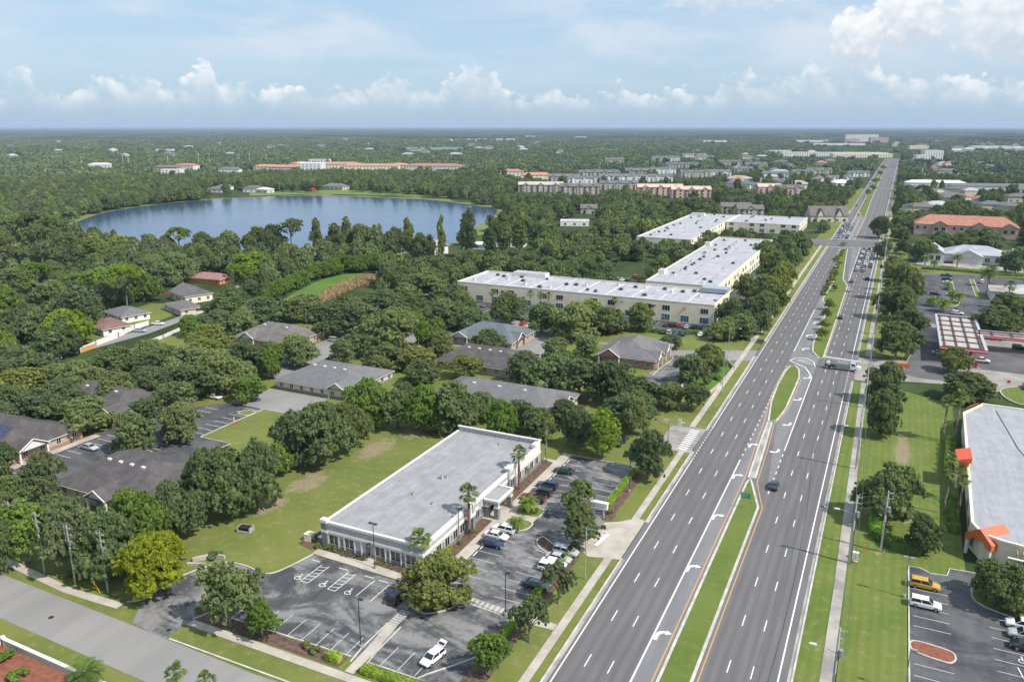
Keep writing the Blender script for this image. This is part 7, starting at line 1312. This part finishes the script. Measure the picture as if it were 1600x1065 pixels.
lot_lamp(1412,932,870,'pale double-headed lamp post at the lawn kerb',2,False); lot_lamp(1413,1082,1013,'pale lamp post at the lower lawn kerb',1,False)
for px, py, pt, l in [(1020,487,452,'pale lamp post by the left trees of the cream block'),(776,492,460,'pale lamp post at the left parking of the cream block'),(655,487,452,'pale lamp post at the west parking end'),(1032,520,494,'pale lamp post by the hedge gap'),(234,690,664,'pale lamp on the kerbed island of the clinics'),(902,497,470,'thin lamp post in front of the cream block'),(957,430,405,'thin lamp post behind the cream block'),(1005,424,395,'thin lamp post behind the cream block, right one')]: lot_lamp(px, py, pt, l, 1, False, 'pale lamp posts of the business park')
def street_lamp(px, py, pt, label, ln=3.0, m=None):
    x, y, h = topz(px, py, pt); e = empty('street_lamp', (x, y, 0)); tag(e, label, 'street lamp', 'street lamps along the left pavement'); b = MB(); b.tube((0,0,0),(0,0,h),.12,.08,8); b.build('post', m or GPOLE, e); q = MB(); q.tube((0,0,h-.3),(ln*.6,0,h-.1),.05,.04,6); q.tube((ln*.6,0,h-.1),(ln,0,h-.15),.04,.04,6); a = q.build('lamp_arm', m or GPOLE, e); q = MB(); q.box(ln-.1,ln+.75,-.16,.16,h-.24,h-.08); q.build('lamp_head', flat('lamp_head_pale',(.6,.6,.58),.4), a)
street_lamp(914,904,823,'green-grey street lamp between the drive and the pavement'); street_lamp(1043,701,656,'street lamp by the brown paved crossing',3.0,WPOLE); street_lamp(1137,562,511,'street lamp at the clinic drive'); street_lamp(1216,452,420,'street lamp beside the second cream block'); street_lamp(1282,383,345,'tall pale signal pole at the far crossing',4.0,METAL); street_lamp(1128,614,552,'slim bare pole by the walled hollow',.6); street_lamp(1248,412,378,'street lamp before the far crossing',2.4)
wires('cable', (at(1128,614)[0], at(1128,614)[1], 10.5), (at(1043,701)[0], at(1043,701)[1], 7.0), 'cable slanting down behind the drive trees'); wires('cable', (at(1043,701)[0], at(1043,701)[1], 7.0), (at(983,768)[0], at(983,768)[1], 6.5), 'cable reaching the upper east parking')
# signs
def sign_green():
    x, y = at(1163.7,794); e = empty('road_sign', (x, y, .14)); tag(e, 'green road sign with white lettering on the grass median', 'road sign'); b = MB(); [b.tube((s,0,0),(s,0,2.2),.05,.05,6) for s in (0,)]; b.build('post', METAL, e); q = MB(); q.box(-1.0,1.0,-.06,-.02,2.1,3.4); p = q.build('panel', flat('sign_green',(.0,.24,.12),.5), e); t = MB()
    for a in ((-.95,.95,3.30,3.34),(-.95,.95,2.16,2.20),(-.95,-.91,2.16,3.34),(.91,.95,2.16,3.34)): t.box(a[0],a[1],-.066,-.061,a[2],a[3])
    u = -.7
    for row, zz, n in ((0,2.92,11),(1,2.5,8)):
        for k in range(n): 
            if k not in (5,): t.box(-.72+k*.13,-.72+k*.13+.075,-.066,-.061,zz,zz+.2)
    t.build('lettering', WHITE, p)
sign_green()
def monument():
    x, y = (-46.3, 137.3); e = empty('monument_sign', (x, y, 0)); tag(e, 'white monument sign with a small blue emblem beside the drive', 'sign'); b = MB(); b.box(-1.0,1.25,-.3,.3,0,1.9,STUCCO_G); b.box(.98,1.25,-.36,.36,0,1.9,WHITE); b.build('base', None, e)
    b = MB(); b.box(-1.7,1.7,-.42,.42,1.9,3.0,STUCCO); b.box(-1.78,1.78,-.5,.5,3.0,3.3,WHITE); b.build('panel', None, e); t = MB(); BL = flat('emblem_blue',(.03,.06,.20),.5); t.box(-1.35,-.8,-.44,-.425,2.2,2.7,BL); t.box(-1.25,-.9,-.45,-.442,2.3,2.6,STUCCO)
    for k in range(9): t.box(-.35+k*.19,-.35+k*.19+.12,-.44,-.425,2.36,2.52,STUCCO_G)
    t.box(-.6,.7,-.32,-.305,.7,1.5,BL); [t.box(-.45+k*.28,-.45+k*.28+.18,-.335,-.325,1.0,1.2,WHITE) for k in range(4)]; t.build('emblem', None, e)
monument()
def small_sign(px, py, w_, h, m, label, legs=True, z0=.5):
    x, y = at(px, py); e = empty('sign', (x, y, 0)); tag(e, label, 'sign'); b = MB(); b.box(-w_/2,w_/2,-.06,.06,z0,z0+h); b.build('panel', m, e); q = MB(); [q.box(s*w_*.42-.06,s*w_*.42+.06,-.05,.05,0,z0) for s in (-1,1)]; q.build('post', WHITE, e)
small_sign(1127,558,2.6,2.0,WHITE,'white and blue board sign at the clinic drive'); small_sign(1062,668,.9,2.0,WHITE,'slim white sign on the grass by the brown crossing',True,.4); small_sign(1040,663,1.8,1.0,CREAM,'low cream sign under the trees by the brown crossing'); small_sign(1410,577,3.6,1.5,flat('orange_sign',(.72,.14,.04),.6),'orange board behind the pavement trees near the forecourt'); small_sign(1176,536,1.6,1.4,WHITE,'white sign on the verge by the red shrub'); small_sign(1575,604,.8,.8,flat('red_sign',(.5,.05,.05),.6),'small red sign at the tip of the right grass island',True,1.2)
# brick bin store, drain, cabinet, pipe end, benches of the plot
q = MB(); q.strip([(0,0),(5,0),(5,4),(0,4),(0,0)], .3, 0, 2.2, BRICK); x, y = at(341,612); o = q.build('bin_enclosure', None, None, (x, y, 0)); tag(o, 'red brick bin enclosure at the top of the clinic parking', 'bin enclosure')
x, y = at(384,829); e = empty('drain_inlet', (x, y, 0), R(12)); tag(e, 'concrete drain inlet with a dark grate on the open lawn', 'drain inlet'); q = MB()
for a in ((-1.4,-1.2,-.9,.9,0,1.0),(1.2,1.4,-.9,.9,0,1.0),(-1.2,1.2,.7,.9,0,1.0),(-1.2,1.2,-.9,-.7,0,.35)): q.box(*a)
q.build('box', CONC2, e); q = MB(); [q.box(-1.15+k*.26,-1.03+k*.26,-.68,.68,.92,.98) for k in range(9)]; q.box(-1.19,1.19,-.69,.69,.80,.88); q.build('grate', DARKM, e)
x, y = at(484,843); q = MB(); q.box(-.85,.85,-.8,.8,0,.12,CONC2); q.box(-.75,.75,-.7,.7,.12,1.35,CREAM); q.box(-.78,.78,-.73,.73,1.35,1.42,CREAM); o = q.build('transformer_cabinet', None, None, (x, y, .02)); tag(o, 'cream transformer cabinet in the shrubs left of the office', 'transformer cabinet')
q = MB(); q.strip([(-106,90),(-104,92.5),(-101.5,93.2)], .5, 0, .8, CONC); q.strip([(-106,88.8),(-103,90)], .5, 0, .5, CONC); o = q.build('drain_headwall'); tag(o, 'white concrete headwall half hidden by the entrance tree', 'headwall')
x, y = at(366,660); q = MB(); q.tube((0,0,0),(0,0,1.6),.10,.10,8,WHITE); q.tube((0,0,0),(0,0,.05),1.2,1.2,14,MULCH_RED); o = q.build('marker_post', None, None, (x, y, 0)); tag(o, 'white post in a round mulch bed on the small lawn', 'marker post')
for i, (px, py) in enumerate([(80,964),(264,984),(660,965)]): x, y = at(px, py); q = MB(); q.tube((0,0,0),(0,0,.012),.42,.42,16,DARKM); o = q.build('manhole_cover', None, None, (x, y, .035)); tag(o, 'dark round manhole cover ' + ['in the side street','in the parking entrance','in the south parking'][i], 'manhole cover')
# a person on the lawn
def person(px, py):
    x, y = at(px, py); me = bpy.data.meshes.new('person'); V = [(0,0,.95),(0,.01,1.15),(0,0,1.38),(0,.01,1.50),(0,.03,1.62),(.10,0,.90),(.12,.03,.50),(.12,-.02,.07),(.12,.10,.03),(-.10,0,.90),(-.11,-.05,.50),(-.12,-.14,.07),(-.12,-.02,.03),(.19,0,1.40),(.24,.02,1.12),(.22,.14,.92),(-.19,0,1.40),(-.25,-.02,1.12),(-.22,.06,.90)]
    E = [(0,1),(1,2),(2,3),(3,4),(0,5),(5,6),(6,7),(7,8),(0,9),(9,10),(10,11),(11,12),(2,13),(13,14),(14,15),(2,16),(16,17),(17,18)]; rad = [.16,.14,.15,.06,.105,.10,.065,.045,.04,.10,.065,.045,.04,.065,.045,.035,.065,.045,.035]
    bm = bmesh.new(); ly = bm.verts.layers.skin.verify(); vs = [bm.verts.new(v) for v in V]; [bm.edges.new((vs[a], vs[b_])) for a, b_ in E]
    for i, r in enumerate(rad): vs[i][ly].radius = (r, r); vs[i][ly].use_root = (i == 0)
    bm.to_mesh(me); bm.free(); o = link('person', me, None, (x, y, 0))
    o.modifiers.new('skin', 'SKIN'); s = o.modifiers.new('sub', 'SUBSURF'); s.levels = s.render_levels = 2; o.rotation_euler = (0,0,2.4)
    m, T, bs = pmat('person_clothes', .9, .2); P = T.add('ShaderNodeTexCoord').outputs['Object']; sp = T.add('ShaderNodeSeparateXYZ'); T.link(P, sp.inputs[0]); c = T.mix(T.math('GREATER_THAN', sp.outputs[2], 1.0), (.45,.50,.50,1), (.16,.025,.02,1)); c = T.mix(T.math('GREATER_THAN', sp.outputs[2], 1.46), c, (.25,.14,.09,1)); T.link(c, bs.inputs['Base Color']); me.materials.append(m); tag(o, 'person in a dark red top and pale trousers walking on the lawn', 'person')
    q = MB(); q.tube((0,.0,1.60),(0,.0,1.735),.112,.07,10,DARKM); h = q.build('hair', None, o)
person(1410,631)
# ------------------------------------------------------------------ woodland that nobody could count
NO_TREE = [ (-44,-60,1.5,590), (-39.5,588,-2.5,2300), (-140,545,125,588) ]      # x0,y0,x1,y1 world rectangles without trees
# outlines in the survey that filler trees nearer than the given distance must not cover
CLEAR_IMG = [(700, [(128,346),(160,330),(250,316),(420,304),(600,306),(740,317),(800,328),(785,338),(750,352),(690,358),(640,350),(600,354),(560,342),(510,350),(470,344),(420,350),(380,358),(330,354),(290,364),(250,356),(200,360),(140,346)]),
  (480, [(425,484),(460,456),(540,427),(600,428),(565,452),(475,488)]), (330, [(745,470),(1142,490),(1130,524),(760,496)]),
  (2600, [(1402,204),(1411,203),(1406,250),(1385,251)]), (560, [(1420,385),(1600,385),(1600,620),(1400,600),(1395,590),(1428,560)]),
  (250, [(1380,560),(1600,600),(1600,1065),(1300,1065)]), (305, [(100,560),(240,508),(300,488),(306,496),(160,552),(110,575)]),
  (600, [(1180,470),(1250,440),(1240,470),(1140,600),(1095,600)]), (420, [(1135,450),(1190,455),(1190,500),(1150,480)]), (480, [(960,400),(1005,400),(1015,412),(975,440)]),
  (212, [(395,500),(515,498),(570,530),(545,575),(430,602),(380,578)]), (4800, [(1391,228),(1402,230),(1414,214),(1419,206),(1407,204),(1400,213)]), (215, [(300,628),(410,615),(440,640),(432,694),(240,735),(225,700)]), (1500, [(385,298),(560,295),(700,303),(700,309),(390,306)])]
def scatter(r0, r1, sp, seed, hmin, hmax, rmin, rmax):
    rs = np.random.RandomState(seed); out = []
    r = r0
    n = int((r1*r1-r0*r0)*.5*R(104)/(sp*sp)); rr = np.sqrt(rs.uniform(r0*r0, r1*r1, n*1)); th = rs.uniform(R(-YAW-54), R(-YAW+50), n)
    x = rr*np.sin(th); y = rr*np.cos(th)
    # even the spacing a little: one tree per grid cell
    key = np.round(x/(sp*.82)).astype(np.int64)*100003 + np.round(y/(sp*.82)).astype(np.int64); _, idx = np.unique(key, return_index=True)
    x, y = x[idx], y[idx]; n = len(x); h = rs.uniform(hmin, hmax, n); rad = rs.uniform(rmin, rmax, n)
    return x, y, h, rad, rs
def np_inpoly(px, py, P):
    r = np.zeros(px.shape, bool); j = len(P)-1
    for i in range(len(P)):
        xi, yi = P[i]; xj, yj = P[j]
        if yi != yj: r ^= ((yi > py) != (yj > py)) & (px < (xj-xi)*(py-yi)/(yj-yi)+xi)
        j = i
    return r
def np_proj(x, y, z):
    ca, sa = math.cos(R(YAW)), math.sin(R(YAW)); X = x*ca + y*sa; Y = -x*sa + y*ca; Z = z-CAM_H; cp, sp = math.cos(R(PITCH)), math.sin(R(PITCH))
    dep = Y*cp - Z*sp; up = Y*sp + Z*cp; f = 1600*LENS/36; return 800+f*X/dep, 532.5-f*up/dep, dep
def reject(x, y, h, rad, margin=0.0):
    bad = np.zeros(x.shape, bool)
    for x0, y0, x1, y1 in NO_TREE + NO_TREE_EXTRA: bad |= (x > x0-rad*.8) & (x < x1+rad*.8) & (y > y0-rad*.8) & (y < y1+rad*.8)
    for P in (LAKES, POND, POND2, MEADOW):
        for a, b_ in ((0, 0), (.6, 0), (-.6, 0), (0, .6), (0, -.6)): bad |= np_inpoly(x+a*rad, y+b_*rad, P)
    dist = np.hypot(x, y); lucky = np.random.RandomState(12).uniform(0, 1, len(x)); pts = [(0, .98), (0, .6), (.8, .6), (-.8, .6), (.5, .85), (-.5, .85), (0, .3)]
    for a, k in pts:
        px, py, dep = np_proj(x, y, h*k); px = px + a*rad*1244.4/dep
        for dd, P in CLEAR_IMG: bad |= np_inpoly(px, py, P) & (dist < dd)
        for (xa, xb, ya, yb, dd) in PROTECT: bad |= (px > xa) & (px < xb) & (py > ya) & (py < yb) & (dist < dd) & ((dist < 560) | (lucky < .95))
    px, py, dep = np_proj(x, y, h*1.0); bad |= (px < -900) | (px > 2300) | (py > 1350) | (dep < 40)
    return bad
def field(x, y, s, seed):
    a = np.sin(x*s+seed)*np.cos(y*s*1.3+seed*2) + .6*np.sin(x*s*2.3-y*s*1.9+seed) + .4*np.sin(x*s*5.1+y*s*4.3); return a/2
def fill_woods():
    # near fill, out to 620 m: the largest become trees of their own
    near = []
    x, y, h, rad, rs = scatter(150, 1250, 8.2, 5, 8.5, 13.5, 4.2, 6.8)
    wild = (x < -170) & (y > 285) | (y > 700) | (x < -270); h = np.where(wild, h*1.12, h*.92)
    bad = reject(x, y, h, rad)
    # keep off the trees already planted
    tx = np.array([t[0] for t in TREES]); ty = np.array([t[1] for t in TREES]); tr = np.array([t[3] for t in TREES])
    for k in range(len(tx)): bad |= np.hypot(x-tx[k], y-ty[k]) < (tr[k]+rad)*.62
    park = (x > -245) & (x < -44) & (y > 70) & (y < 285); bad |= park & (np.random.RandomState(3).uniform(0, 1, len(x)) < .10); bad |= (x > -132) & (x < -42) & (y < 168) & (y > 60); bad |= (x > -145) & (y < 100) & (y > 60) & (x < 0); bad |= (y < 62) | (x > 0) & (y < 250)
    k = ~bad; x, y, h, rad = x[k], y[k], h[k], rad[k]; f1 = field(x, y, .021, 1.3); f2 = field(x, y, .05, 4.1) + rs.uniform(-.5, .5, len(x))
    ppx, _, dep = np_proj(x, y, h); size = rad*h/dep**2 * ((ppx > -60) & (ppx < 1660)); order = np.argsort(-size); used = np.zeros(len(x), bool); left = max(0, 296 - sum(t[8] == 'tree' for t in TREES))
    for i in order[:left]:
        used[i] = True; kind = 'oak' if f1[i] < .25 else ('elm' if f1[i] < .6 else 'tall'); ti = 'dark' if f2[i] < -.35 else ('oak' if f2[i] < 0 else ('mid' if f2[i] < .5 else ('bright' if f2[i] < .8 else 'grey')))
        tree_at(x[i], y[i], h[i]*(1.15 if kind == 'tall' else 1), rad[i]*(.8 if kind == 'tall' else 1), kind, ti)
    m = ~used; return x[m], y[m], h[m], rad[m], f1[m], f2[m]
def lod(nm, seed, mat, h, **kw):
    me, L = crown(nm, seed, mat, h=h, **kw); return bpy.data.objects.new(nm, me)
def gn_scatter(name, label, protos, X, Y, H, RAD, IDX, PH, z0=0.0):
    n = len(X); me = bpy.data.meshes.new(name); me.vertices.add(n); me.vertices.foreach_set('co', np.stack([X, Y, np.full(n, z0)], 1).astype(np.float32).ravel())
    rs = np.random.RandomState(9); a = me.attributes.new('rot', 'FLOAT_VECTOR', 'POINT'); v = np.zeros((n, 3), np.float32); v[:, 2] = rs.uniform(0, 6.28, n); a.data.foreach_set('vector', v.ravel())
    a = me.attributes.new('scl', 'FLOAT_VECTOR', 'POINT'); a.data.foreach_set('vector', np.stack([RAD, RAD, H/PH], 1).astype(np.float32).ravel())
    a = me.attributes.new('idx', 'INT', 'POINT'); a.data.foreach_set('value', IDX.astype(np.int32))
    o = link(name, me); g = bpy.data.node_groups.new(name, 'GeometryNodeTree'); g.interface.new_socket('Geometry', in_out='INPUT', socket_type='NodeSocketGeometry'); g.interface.new_socket('Geometry', in_out='OUTPUT', socket_type='NodeSocketGeometry')
    N = g.nodes; Lk = g.links; gi = N.new('NodeGroupInput'); go = N.new('NodeGroupOutput'); ip = N.new('GeometryNodeInstanceOnPoints'); jn = N.new('GeometryNodeJoinGeometry')
    for p in reversed(protos):
        q = N.new('GeometryNodeObjectInfo'); q.inputs['Object'].default_value = p; q.inputs['As Instance'].default_value = True; Lk.new(q.outputs['Geometry'], jn.inputs[0])
    def attr(nm, ty):
        q = N.new('GeometryNodeInputNamedAttribute'); q.data_type = ty; q.inputs['Name'].default_value = nm; return q.outputs['Attribute']
    e2r = N.new('FunctionNodeEulerToRotation'); Lk.new(attr('rot', 'FLOAT_VECTOR'), e2r.inputs[0]); Lk.new(e2r.outputs[0], ip.inputs['Rotation'])
    Lk.new(attr('scl', 'FLOAT_VECTOR'), ip.inputs['Scale']); Lk.new(attr('idx', 'INT'), ip.inputs['Instance Index']); ip.inputs['Pick Instance'].default_value = True
    Lk.new(jn.outputs[0], ip.inputs['Instance']); Lk.new(gi.outputs[0], ip.inputs['Points']); Lk.new(ip.outputs[0], go.inputs[0])
    md = o.modifiers.new('scatter', 'NODES'); md.node_group = g; return tag(o, label, None, None, 'stuff')
def pick_tint(f1, f2, rs):
    v = f2 + .5*f1; return np.where(v < -.28, 0, np.where(v < .38, 1, np.where(v < .66, 2, 3)))
def woods():
    X, Y, H, RAD, f1, f2 = fill_woods()
    tints = ['dark', 'mid', 'light', 'grey']; near = []; far = []
    for ti, t in enumerate(tints):
        for s in range(2):
            near.append(lod('crown_near', 200+ti*7+s, LEAF_FAR[t], 1.5, lobes=20, leaves=9000, leaf=.046, base=.05, lr=(.22, .42), core=.62))
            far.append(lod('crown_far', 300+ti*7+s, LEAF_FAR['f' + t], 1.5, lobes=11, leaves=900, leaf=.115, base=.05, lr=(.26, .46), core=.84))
    rs = np.random.RandomState(77); ti = pick_tint(f1, f2, rs); idx = ti*2 + rs.randint(0, 2, len(X))
    gn_scatter('woodland', 'mixed green woodland between the lake, the houses and the business park', near, X, Y, H, RAD, idx, 1.5)
    for r0, r1, sp, sd in ((1250, 2300, 12.5, 21), (2300, 4600, 19, 22)):
        x, y, h, rad, rs = scatter(r0, r1, sp, sd, 9, 14, sp*.50, sp*.74); bad = reject(x, y, h, rad); open_ = (field(x, y, .0045, 2.2) + rs.uniform(-.2, .2, len(x))) > .82; k = ~(bad | open_); x, y, h, rad = x[k], y[k], h[k], rad[k]
        f1 = field(x, y, .006, 1.0); f2 = field(x, y, .02, 3.0) + rs.uniform(-.35, .35, len(x)); idx = pick_tint(f1, f2, rs)*2 + rs.randint(0, 2, len(x))
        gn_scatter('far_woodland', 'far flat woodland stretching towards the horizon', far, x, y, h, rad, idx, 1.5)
    # beyond 4.6 km: rolling canopy tiles
    def tile(seed, mat):
        rs = np.random.RandomState(seed); n = 64; g = np.linspace(-.5, .5, n); gx, gy = np.meshgrid(g, g); z = rs.uniform(0, 1, (n, n))**1.6; z[0, :] = z[-1, :] = z[:, 0] = z[:, -1] = .2
        v = np.stack([gx + rs.uniform(-.006, .006, (n, n)), gy + rs.uniform(-.006, .006, (n, n)), z], -1).reshape(-1, 3); i = np.arange(n*n).reshape(n, n); q = np.stack([i[:-1, :-1], i[:-1, 1:], i[1:, 1:], i[1:, :-1]], -1).reshape(-1, 4)
        me = bpy.data.meshes.new('canopy_tile'); me.from_pydata(v.tolist(), [], q.tolist()); me.materials.append(mat); return bpy.data.objects.new('canopy_tile', me)
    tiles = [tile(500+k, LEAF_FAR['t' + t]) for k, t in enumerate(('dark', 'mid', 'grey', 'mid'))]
    xs = []; ys = []
    S = 260.0
    for gx in np.arange(-16000, 9000, S):
        for gy in np.arange(1500, 19000, S):
            d = math.hypot(gx, gy); a = math.degrees(math.atan2(gx, gy)) + YAW
            if 4550 < d < 19000 and abs(a) < 52: xs.append(gx); ys.append(gy)
    xs = np.array(xs); ys = np.array(ys); n = len(xs); rs = np.random.RandomState(4); keep = (field(xs, ys, .0011, 2.0)+rs.uniform(-.3, .3, n)) < .75; xs = xs[keep]; ys = ys[keep]; n = len(xs)
    o = gn_scatter('distant_canopy', 'dark tree canopy fading into the haze at the horizon', tiles, xs, ys, np.full(n, 15.0), np.full(n, S*1.02), rs.randint(0, 4, n), 1.0)
    v = np.zeros((n, 3), np.float32); v[:, 2] = rs.randint(0, 4, n)*math.pi/2; o.data.attributes['rot'].data.foreach_set('vector', v.ravel())
woods()
def label_trees():
    """what singles each tree out: colour and form, then the nearest thing one can find, then its order from it"""
    look = {'oak': 'dull green spreading tree', 'dark': 'dark green spreading tree', 'mid': 'mid green spreading tree', 'bright': 'bright green leafy tree', 'yellow': 'yellow-green tree', 'lime': 'lime green airy tree', 'grey': 'grey-green tree', 'olive': 'olive green tree', 'brown': 'brownish tree'}
    form = {'tall': 'tall narrow', 'pine': 'tall bare-trunked', 'small': 'thin young', 'elm': 'airy', 'oak': 'dense', 'shrub': 'low'}
    ordn = ['nearest', 'second nearest', 'third nearest', 'fourth nearest', 'fifth nearest', 'sixth nearest', 'seventh nearest', 'eighth nearest', 'ninth nearest', 'tenth nearest', 'eleventh nearest', 'twelfth nearest']
    buckets = {}
    for t in TREES:
        if t[6]: continue
        best = min(LANDMARKS, key=lambda L: math.hypot(t[0]-L[0], t[1]-L[1]) / L[3]); buckets.setdefault((best[2], t[5], t[4]), []).append((math.hypot(t[0]-best[0], t[1]-best[1]), t))
    for (lm, ti, kd), lst in buckets.items():
        lst.sort(key=lambda q: q[0])
        for i, (d, t) in enumerate(lst):
            s = look[ti].replace(' spreading', '')
            if len(lst) > 12 and i >= 11: t[6] = f'{form[kd]} {s} in the wood around {lm}'; t[7] = f'{form[kd]} {s}s around {lm}'
            elif len(lst) == 1: t[6] = f'{form[kd]} {s}, the only such by {lm}'
            else: t[6] = f'{form[kd]} {s}, {ordn[i]} such to {lm}'
            t[7] = t[7] or f'trees around {lm}'
LANDMARKS = [(-77,130,'the white office',1.2),(-142,107,'the dark-roofed brick clinic',1.0),(-147,182,'the long beige clinic',1.0),(-92,190,'the wide grey roof behind the office',1.0),(-72,250,'the brick clinic near the boulevard',1.0),(-116,222,'the dark hidden roof',.9),
  (-128,250,'the blue-grey roofed clinic',1.0),(-195,214,'the brown-roofed clinic',1.0),(-188,136,'the dark brown roofed clinic',1.0),(-190,112,'the roof with solar panels',1.0),(-118,318,'the long cream office block',1.4),(-150,70,'the utility poles',1.0),
  (-240,190,'the white garden walls',1.2),(-290,258,'the beige houses',1.3),(-270,330,'the orange house',1.2),(-200,330,'the meadow',1.2),(-80,420,'the second cream office block',1.4),(-110,560,'the third cream office block',1.5),(-320,380,'the near shore of the lake',1.7),
  (-440,730,'the far shore of the lake',1.8),(25,310,'the red and white petrol canopy',1.2),(25,190,'the orange-trimmed shop',1.2),(14,150,'the lawn poles',1.0),(45,640,'the long red-tiled building',1.4),(40,510,'the white restaurant',1.2),(-22,350,'the planted median',1.0),(-40,500,'the far crossing',1.2),(-330,250,'the pond',1.2)]
label_trees()
for t in TREES: build_tree(*t)
# ------------------------------------------------------------------ haze: one closed box of even, thin air
def haze():
    b = MB(); S = 60000.0; b.box(-S, S, -S, S, -1.3, 92.0)
    m = bpy.data.materials.new('haze_air'); m.use_nodes = True; T = NT(m.node_tree); T.n.clear(); o = T.add('ShaderNodeOutputMaterial'); v = T.add('ShaderNodeVolumePrincipled')
    v.inputs['Color'].default_value = (.58, .74, .95, 1); v.inputs['Density'].default_value = HAZE_D; v.inputs['Anisotropy'].default_value = .0; T.link(v.outputs[0], o.inputs['Volume'])
    tag(b.build('haze', m), 'thin bluish summer haze over the plain', None, None, 'stuff')
HAZE_D = .000062
haze()
